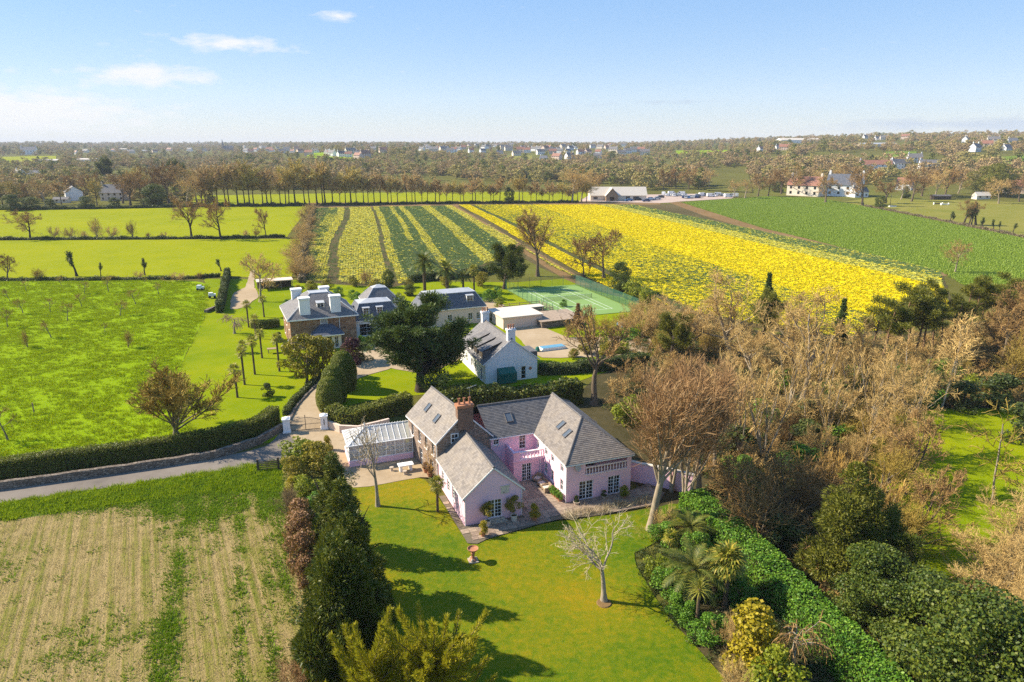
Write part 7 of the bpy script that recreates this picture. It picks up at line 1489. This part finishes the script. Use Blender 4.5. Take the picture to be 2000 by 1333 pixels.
for (x0, x1, y0, y1, n) in ((820, 960, 286, 300, 17), (960, 1120, 284, 306, 22), (1120, 1265, 286, 304, 17), (470, 590, 288, 300, 14), (590, 760, 292, 312, 9), (1030, 1180, 306, 316, 4), (640, 720, 300, 310, 4), (1460, 1560, 288, 300, 3), (1680, 1780, 266, 290, 5), (1880, 1990, 262, 300, 6), (120, 420, 292, 304, 8)):
    for i in range(n): spots.append((x0 + (x1 - x0) * (i + rv.uniform(.1, .9)) / n, rv.uniform(y0, y1)))
for x, y in spots:
    k = rv.choices(range(5), [4, 2, 2, 2, 2])[0]; put_house(VIL[k], x, y, rv.uniform(-.9, .9), VL[k], 'houses of the far village: kind %d' % k if False else {0: 'white slate roofed village houses', 1: 'red roofed white village houses', 2: 'cream village houses', 3: 'white village bungalows', 4: 'peach village houses'}[k], s=rv.uniform(.95, 1.25))
put_house(VIL[0], 40, 346, -.5, 'white gabled house with dark roof among bare trees on the far left hill', s=.95); put_house(house_parts(14, 7, 3.5, 7.0, MAT['slate_dark'], MAT['slate_blue'], 3, 0, 1), 70, 346, .1, 'long blue slate roofed barn joined to the white gabled house', name='barn', cat='barn')
put_house(house_parts(7, 10, 6.0, 9.5, MAT['white'], MAT['slate_manor'], 1, 0), 146, 393, -.9, 'tall white gabled house at the top of the back meadow'); put_house(house_parts(9, 4, 2.4, 3.6, MAT['cream'], MAT['slate_dark'], 2, 0, 1), 122, 397, .1, 'low dark shed beside the tall white gabled house', name='shed', cat='shed')
put_house(house_parts(15, 9, 5.5, 10.5, MAT['peach'], MAT['slate_manor'], 4, 1), 225, 392, .15, 'stone house with a broad grey roof behind the back meadow')
put_house(house_parts(20, 9, 6.5, 10.5, MAT['white'], MAT['slate_blue'], 5, 2), 58, 302, .2, 'big white house alone on the far ridge', s=1.6)
for x, y, w in ((245, 294, 40), (280, 297, 35), (110, 318, 60), (165, 316, 45)): put_house(house_parts(w, 12, 3.5, 5.5, MAT['cream'], MAT['palestone'] if w > 36 else MAT['lead'], 4, 0, 1), x, y, .05, 'long pale glasshouse shed on the far plain', 'far glasshouse sheds', name='glasshouse', cat='glasshouse')
put_house(house_parts(70, 22, 6, 9, MAT['white'], MAT['palestone'], 6, 0, 1), 1558, 281, .05, 'very long white roofed packing shed on the far hill', name='shed', cat='shed', s=1.35); put_house(house_parts(60, 16, 4, 6, MAT['cream'], MAT['lead'], 6, 0, 1), 1710, 287, .05, 'long pale glasshouse on the far hill below the ridge', name='glasshouse', cat='glasshouse')
# church with spire
X, Y, Z = far_at(447, 296); ch_ = empty('church', (X, Y, Z), .2, 'stone church with a pointed spire at the far village edge', 'church', None, 1.5); parts = house_parts(18, 8, 6, 11, MAT['granite'], MAT['slate_dark'], 4, 0, 1)
for n, me, lc in parts: link(n, me, ch_, lc)
tw = MB(); tw.box(-12.5, -8.8, -1.9, 1.9, -1, 13); tw.build('tower', MAT['granite'], ch_); MB().lathe([(2.3, 13.0), (1.1, 18.5), (.05, 24)], 8, (-10.65, 0)).build('spire', MAT['slate_dark'], ch_); HOUSES.append((X, Y, Z, 14))
# car park barn and houses at right
X, Y = P(1205, 391); fb = empty('farm_shop', (X, Y, 0), .03, 'long pale roofed farm shop with a timber gable by the car park', 'building')
b = MB(); c_ = [(-19, -5), (19, -5), (19, 6), (-19, 6)]
for i in range(4): wall_face(b, c_[i], c_[(i + 1) % 4], -.02, 3.8, [(2, 5, .8, 2.6), (24, 27, .3, 2.8), (29, 33, .3, 2.8)] if i == 0 else ())
b.poly([(19, -5, 3.8), (19, 6, 3.8), (19, .5, 8.6)]); b.poly([(-19, 6, 3.8), (-19, -5, 3.8), (-19, .5, 8.6)]); b.build('wall', MAT['cream'], fb); r = MB(); slope(r, (-19.6, -5.8, 3.3), (19.6, -5.8, 3.3), (19.6, .5, 8.8), (-19.6, .5, 8.8), .8); slope(r, (19.6, 6.8, 3.3), (-19.6, 6.8, 3.3), (-19.6, .5, 8.8), (19.6, .5, 8.8), .8); r.build('roof', MAT['palestone'], fb)
for o_ in ((2, 5, .8, 2.6), (24, 27, .3, 2.8), (29, 33, .3, 2.8)): window(fb, c_[0], c_[1], o_, 3, 2)
g = MB(); g.poly([(-9, -9, 0), (-1, -9, 0), (-1, -9, 3.6), (-5, -9, 8.2), (-9, -9, 3.6)]); g.poly([(-1, -9, 0), (-1, -5, 0), (-1, -5, 3.6), (-1, -9, 3.6)]); g.poly([(-9, -5, 0), (-9, -9, 0), (-9, -9, 3.6), (-9, -5, 3.6)]); g.build('timber_gable', MAT['timber'], fb); r = MB(); slope(r, (-.4, -9.6, 3.0), (-.4, -4.0, 3.0), (-5, 0, 8.6), (-5, -9.6, 8.6), .8); slope(r, (-9.6, -4.0, 3.0), (-9.6, -9.6, 3.0), (-5, -9.6, 8.6), (-5, 0, 8.6), .8); r.build('gable_roof', MAT['palestone'], fb); MB().box(-6.5, -3.5, -9.1, -8.98, .1, 2.6).build('gable_window', MAT['glass'], fb)
HOUSES.append((X, Y, 0, 20))
put_house(house_parts(16, 8, 5.5, 9.5, MAT['cream'], MAT['tile_red'], 4, 2), 1572, 383, -.75, 'cream gabled house with a brown red roof by the crop field', s=1.45); put_house(house_parts(17, 9, 6, 11, MAT['white'], MAT['slate_blue'], 4, 2), 1648, 384, -.6, 'white house with blue slate roof and tall chimneys by the crop field', s=1.4); put_house(house_parts(11, 7, 4, 7, MAT['white'], MAT['slate_dark'], 3, 1, 1), 1676, 386, .2, 'low white wing beside the blue slate roofed house')
put_house(house_parts(9, 8, 4.2, 7.5, MAT['white'], MAT['tile_red'], 2, 0), 1766, 372, -.7, 'small white gabled house in front of the brown trees', s=1.2); put_house(house_parts(20, 10, 5, 9, MAT['peach'], MAT['tile_red'], 4, 1), 1990, 378, -.5, 'peach building with a red roof at the paddock end')
for x, y, w, k in ((1708, 332, 30, 'long white terrace with a brown roof on the near hill'), (1755, 330, 20, 'white house in the middle of the hillside terrace'), (1822, 332, 26, 'white and grey house with tall chimneys on the near hill'), (1785, 318, 14, 'white gabled house behind the hillside terrace')): put_house(house_parts(w, 9, 5.5, 9.5, MAT['white'], MAT['tile_red'] if w == 30 else MAT['slate_manor'], 5, 2), x, y, rv.uniform(-.3, .3), k)
put_house(house_parts(12, 4.5, 2.5, 3.2, MAT['darktimber'], MAT['slate_dark'], 4, 0, 1), 1836, 390, .02, 'long dark timber stable in the paddock', name='stable', cat='stable'); put_house(house_parts(10, 5, 2.5, 4.6, MAT['cream'], MAT['palestone'], 2, 0, 1), 1915, 390, .1, 'pale field shelter beside the paddock track', name='shelter', cat='shelter')
# ------------------------------------------------------------------ parked cars
def car_mesh(paint):
    b = MB(); pr = [(-2.1, .35), (-2.1, .78), (-1.25, .9), (-.75, 1.42), (.95, 1.45), (1.75, .98), (2.1, .92), (2.1, .35)]; w = .85
    tp = lambda z: w * (1 - .16 * max(0, z - .9) / .55)
    for i in range(len(pr) - 1): (x0, z0), (x1, z1) = pr[i], pr[i + 1]; b.poly([(x0, -tp(z0), z0), (x1, -tp(z1), z1), (x1, tp(z1), z1), (x0, tp(z0), z0)])
    b.poly([(x, -tp(z), z) for x, z in pr[::-1]]); b.poly([(x, tp(z), z) for x, z in pr]); b.box(-2.0, 2.0, -.8, .8, .22, .36); return b.mesh('car_body', paint)
gm = MB(); gl_ = [(-1.2, .95), (-.74, 1.36), (.92, 1.39), (1.6, 1.02)]
for s_ in (-1, 1): gm.poly([(x, s_ * (.862 * (1 - .16 * max(0, z - .9) / .55)), z) for x, z in (gl_ if s_ > 0 else gl_[::-1])])
gm.poly([(-1.27, -.74, .93), (-1.27, .74, .93), (-.8, .68, 1.4), (-.8, -.68, 1.4)]); gm.poly([(1.73, .72, 1.02), (1.73, -.72, 1.02), (1.0, -.68, 1.44), (1.0, .68, 1.44)]); GL_ = gm.mesh('car_glass', MAT['glass']); WH = MB().tube((0, -.1, 0), (0, .1, 0), .32, .32, 12).mesh('wheel', MAT['rubber'])
PAINT = {n: plain('car paint ' + n, c, .25, .6, .03) for n, c in (('white', (.8, .8, .8)), ('silver', (.5, .52, .54)), ('navy', (.03, .06, .16)), ('black', (.02, .02, .022)), ('red', (.35, .03, .03)), ('blue', (.06, .2, .42)), ('grey', (.22, .23, .24)))}
CM = {n: car_mesh(m) for n, m in PAINT.items()}
rc = random.Random(9)
def car(x, y, c, rz):
    X, Y = P(x, y); e = empty('parked_car', (X, Y, LAYER[0]), rz, c + ' car parked at the farm shop', 'car', 'parked %s cars' % c, 1.25); link('body', CM[c], e); link('windows', GL_, e)
    for sx in (-1.3, 1.3):
        for sy in (-.78, .78): link('wheel', WH, e, (sx, sy, .32))
for i in range(9): car(1303 + i * 4.4, 383.5 + rc.uniform(-.5, .5), rc.choice(['white', 'silver', 'white', 'grey']), 1.5 + rc.uniform(-.1, .1))
for i in range(7): car(1335 + i * 5, 387.5 + rc.uniform(-.7, .7), rc.choice(['navy', 'blue', 'white', 'silver', 'black']), 1.3 + rc.uniform(-.2, .2))
for i in range(9): car(1362 + i * 8.2, 384 + rc.uniform(-.6, .6), rc.choice(['white', 'white', 'silver', 'red', 'grey']), rc.uniform(0, 3))
for x, y, c, r_ in ((1270, 391, 'white', .3), (1283, 390, 'silver', .2), (1228, 393.5, 'blue', .1), (1262, 394.5, 'navy', .1), (1245, 392, 'black', 0), (1290, 387, 'black', .4)): car(x, y, c, r_)
def van(x, y, rz, label):
    X, Y = P(x, y); e = empty('parked_van', (X, Y, LAYER[0]), rz, label, 'van', 'white vans at the farm shop'); b = MB(); pr = [(-2.9, .4), (-2.9, 2.45), (-2.7, 2.6), (1.5, 2.6), (2.3, 1.55), (3.0, 1.35), (3.05, .4)]
    for i in range(len(pr) - 1): (x0, z0), (x1, z1) = pr[i], pr[i + 1]; b.poly([(x0, -1, z0), (x1, -1, z1), (x1, 1, z1), (x0, 1, z0)])
    b.poly([(x_, -1, z) for x_, z in pr[::-1]]); b.poly([(x_, 1, z) for x_, z in pr]); b.box(-2.8, 2.9, -.9, .9, .28, .41); b.build('body', PAINT['white'], e)
    g = MB(); g.poly([(1.57, -.85, 2.55), (2.3, -.85, 1.62), (2.3, .85, 1.62), (1.57, .85, 2.55)][::-1]); g.poly([(.7, -1.01, 1.5), (2.0, -1.01, 1.5), (1.45, -1.01, 2.3), (.7, -1.01, 2.3)]); g.poly([(.7, 1.01, 1.5), (.7, 1.01, 2.3), (1.45, 1.01, 2.3), (2.0, 1.01, 1.5)]); g.build('windows', MAT['glass'], e, (.03, 0, .02))
    for sx in (-1.9, 2.0):
        for sy in (-.95, .95): link('wheel', WH, e, (sx, sy, .34), None, (1.1, 1.1, 1.1))
for x, y, r_ in ((1312, 381, .1), (1330, 381.5, 2.9), (1372, 384, .3), (1388, 385, .1), (1400, 383.5, 3.0), (1422, 386, .2), (1434, 385, 2.8), (1296, 382, 1.2)): van(x, y, r_, 'white van parked in the row at the farm shop car park')
# paddock jumps
X, Y = P(1743, 404.5); e = empty('paddock_trough', (X, Y, 0), .1, 'white water trough in the paddock', 'trough'); MB().box(-2.2, 2.2, -.6, .6, -.02, .7).build('basin', MAT['trim'], e); MB().box(-2, 2, -.45, .45, .701, .72).build('water', MAT['glass'], e)
X, Y = P(1738, 403); e = empty('paddock_pole', (X, Y, 0), 0, 'thin dark pole standing in the paddock', 'pole'); MB().tube((0, 0, -.02), (0, 0, 7), .14, .1, 7).build('shaft', MAT['darktimber'], e); MB().tube((0, 0, 7), (0, 0, 7.2), .18, .1, 7).build('cap', MAT['darktimber'], e)
for i, (x, y) in enumerate(((1832, 400), (1845, 401))): X, Y = P(x, y); e = empty('horse_jump', (X, Y, 0), .2 * i, ['black and white horse jump in the paddock', 'pale horse jump beside the dark one in the paddock'][i], 'jump'); MB().box(-2.5, 2.5, -.2, .2, .3, .9).build('pole_panel', MAT['iron'] if i == 0 else MAT['trim'], e); [MB().box(s_ * 2.7 - .15, s_ * 2.7 + .15, -.5, .5, -.02, 1.3).build('stand', MAT['trim'], e) for s_ in (-1, 1)]
X, Y, Z = far_at(1926, 264); e = empty('radio_mast', (X, Y, Z), 0, 'thin radio mast on the far ridge', 'mast'); MB().tube((0, 0, -1), (0, 0, 70), .7, .3, 6).build('shaft', MAT['metal'], e); MB().tube((0, 0, 70), (0, 0, 74), .2, .1, 5).build('tip', MAT['metal'], e)

# ------------------------------------------------------------------ far woods, as masses
def far_crown(seed, n, lm, sz, tall=1.0, trunk=True):
    rng = np.random.default_rng(seed); lb = lumps(rng, 10 * tall, 4.6, 2.0, 12, .16, .30, 'round'); C, N = shell(rng, lb, n, .45); V, F = leaf_quads(rng, C, N + np.array([0, 0, .4]), sz, 1.0, .8)
    t = [(np.array([(-.18, 0, 0), (.18, 0, 0), (.1, 0, 5), (-.1, 0, 5), (0, -.18, 0), (0, .18, 0), (0, .1, 5), (0, -.1, 5)], float), np.array([[0, 1, 2, 3], [4, 5, 6, 7]]))] if trunk else []
    V, F = joinVF([(V, F)] + t); return np_mesh('far_tree', V, F, lm)
rngW = np.random.default_rng(33)
open_px = [[(1320, 295), (1440, 294), (1440, 301), (1320, 302)], [(1955, 308), (2150, 300), (2150, 326), (1965, 330)], [(600, 300), (690, 300), (690, 312), (600, 312)], [(990, 305), (1040, 305), (1040, 318), (990, 318)], [(0, 308), (110, 306), (110, 322), (0, 324)], [(1380, 330), (1460, 330), (1470, 378), (1380, 374)], [(1730, 298), (1790, 296), (1790, 308), (1730, 310)]]
n = 26000; az = rngW.uniform(-.80, .80, n); d = np.exp(rngW.uniform(math.log(455), math.log(6500), n)); X = d * np.sin(az); Y = d * np.cos(az); Z = terrain(X, Y)
clump = np.sin(X * .021 + 2 * np.sin(Y * .009)) + np.sin(Y * .017 + X * .006) + rngW.normal(0, .8, n)
keep = (clump > -.15) | (d > 3200)
flat = inpoly(np.stack([X, Y], -1), pp([(240, 372), (1150, 372), (1150, 394), (620, 398), (420, 402)])) | inpoly(np.stack([X, Y], -1), pp([(1120, 398), (1120, 376), (1290, 374), (1445, 377), (1445, 390), (1330, 398)])) | inpoly(np.stack([X, Y], -1), pp([(1640, 400), (1700, 380), (2400, 376), (2400, 520), (2000, 466)]))
flat |= inpoly(np.stack([X, Y], -1), pp([(1120, 402), (1120, 374), (1290, 372), (1460, 372), (1600, 374), (1720, 378), (1720, 412), (1330, 402)]))
flat |= (Y < 640) & (X > -140) & (X < 105)
flat |= inpoly(np.stack([X, Y], -1), pp([(-250, 402), (420, 402), (620, 395), (620, 420), (-250, 440)]))
sc = np.interp(d, [450, 600, 900, 1600, 3000, 6500], [.9, 1.25, 1.2, 1.1, 1.5, 2.2]) * rngW.uniform(.6, 1.3, n)
bx, by = proj(X, Y, Z); tx, ty = proj(X, Y, Z + 10 * sc)
for q in open_px: keep &= ~inpoly(np.stack([bx, by], -1), q)
half = 4.6 * sc * FPX / d
for hx2, hy2, hz, hr in HOUSES:
    hd = math.hypot(hx2, hy2); a0, b0 = proj(hx2, hy2, hz + 1.0); a1, b1 = proj(hx2, hy2, hz + 8); hw = hr * FPX / hd * .8
    hid = (d < hd + hr * 1.2) & (np.abs(bx - a0) < hw + half * .7) & (ty < (b0 * .45 + b1 * .55)) & (by > b1 - 1)
    keep &= ~(hid & (rngW.uniform(0, 1, n) < .96)); keep &= ~((np.hypot(X - hx2, Y - hy2) < hr * .9 + 2))
keep &= ~flat
X, Y, Z, sc, d = X[keep], Y[keep], Z[keep], sc[keep], d[keep]; m = len(X); kind = rngW.uniform(0, 1, m); grp = np.sin(X * .013 + 1) * np.sin(Y * .011) + rngW.normal(0, .35, m)
kk = np.where(kind < .10 + .16 * (grp > .5), 2, np.where(kind < .45 + .2 * grp, 1, 0))
for k, (nm, lm, lb) in enumerate((('bare_woods', LM['farbare'], 'brown leafless woods spreading over the far country'), ('budding_woods', LM['farolive'], 'olive budding woods spreading over the far country'), ('evergreen_woods', LM['fardark'], 'dark evergreen clumps among the far woods'))):
    s = kk == k; S = np.stack([sc[s] * rngW.uniform(.9, 1.35, s.sum()), sc[s] * rngW.uniform(.9, 1.35, s.sum()), sc[s] * rngW.uniform(.75, 1.1, s.sum())], -1)
    scatter(nm, np.stack([X[s], Y[s], Z[s] - .2], -1), far_crown(70 + k, 420, lm, .95), lb, 'woods', rngW, scl=S)
for i, q in enumerate(open_px):
    pts = []; 
    for x, y in q: fx, fy, fz = far_at(x, y); pts.append((fx, fy, fz + .8))
    # lay the field on the slope as a fine grid
    G = 10; V = []; F = []
    for a in range(G + 1):
        for c in range(G + 1):
            u, v = a / G, c / G; p = [(1 - u) * (1 - v) * pts[0][j] + u * (1 - v) * pts[1][j] + u * v * pts[2][j] + (1 - u) * v * pts[3][j] for j in (0, 1)]
            V.append((p[0], p[1], float(terrain(p[0], p[1])) + .6))
    for a in range(G):
        for c in range(G): k = a * (G + 1) + c; F.append((k, k + 1, k + G + 2, k + G + 1))
    o = link('far_field', np_mesh('far_field', V, F, [MAT['meadow'], MAT['crop'], MAT['meadow'], MAT['paddock'], MAT['farmeadow'], MAT['landscape'], MAT['crop']][i % 7])); tag(o, kind='structure')
# undergrowth on the floor of the near wood
wood = pp([(1250, 660), (1330, 615), (1500, 660), (1650, 680), (1860, 650), (2200, 600), (2250, 1000), (2050, 860), (1960, 790), (1750, 800), (1690, 870), (1760, 1010), (1800, 1140), (1900, 1180), (2150, 1050), (2250, 1480), (1850, 1480), (1640, 1230), (1420, 1000), (1370, 930), (1290, 880), (1180, 800)])
uw = rand_in(rngW, wood, .45); hb = np.array([ph_w(14, 8)]); uw = uw[np.hypot(uw[:, 0] - hb[0, 0], uw[:, 1] - hb[0, 1]) > 13]
def brush(seed, mat):
    g = grow(seed, 1.6, .02, (.8, .12, 4), [(6, .6, 35, 14, .2, .14, 3, 3, .6, .1, 0), (7, .6, 38, 16, .1, .16, 3, 2, .6, .1, 0)], stems=7, stemspread=.5, floor=.011); V, F = joinVF([x[:2] for x in g]); return np_mesh('brush', V, F, mat)
k = rngW.choice(3, len(uw), p=[.25, .25, .5])
scatter('bramble_thicket', Z0(uw[k == 0]), brush(3, TW['brown']), 'brown bare brambles covering the woodland floor', 'undergrowth', rngW, .7, 1.6)
scatter('dry_undergrowth', Z0(uw[k == 1]), brush(4, TW['tan']), 'dry tan stems covering the woodland floor', 'undergrowth', rngW, .7, 1.5)
scatter('ivy_ground_cover', Z0(uw[k == 2]), np_mesh('ivy_clump', *leaf_quads(rngW, *shell(rngW, [(0, 0, .3, 1, 1, .5), (.6, .3, .3, .7, .7, .45)], 260), .2), LM['ivy']), 'dark ivy and bramble leaves covering the woodland floor', 'undergrowth', rngW, .5, 1.2)

# ------------------------------------------------------------------ the air over the landscape
hz = MB(); hz.box(-9500, 9500, -300, 12500, -1.5, 150)
t = NT('haze'); pv = t.n('ShaderNodeVolumePrincipled'); pv.inputs['Color'].default_value = (.86, .91, 1.0, 1); pv.inputs['Density'].default_value = 0.0001; pv.inputs['Anisotropy'].default_value = 0
t.l(pv.outputs[0], t.out.inputs['Volume'])
ho = hz.build('haze', t.m); tag(ho, 'thin pale air over the whole landscape', 'haze', None, 'stuff')
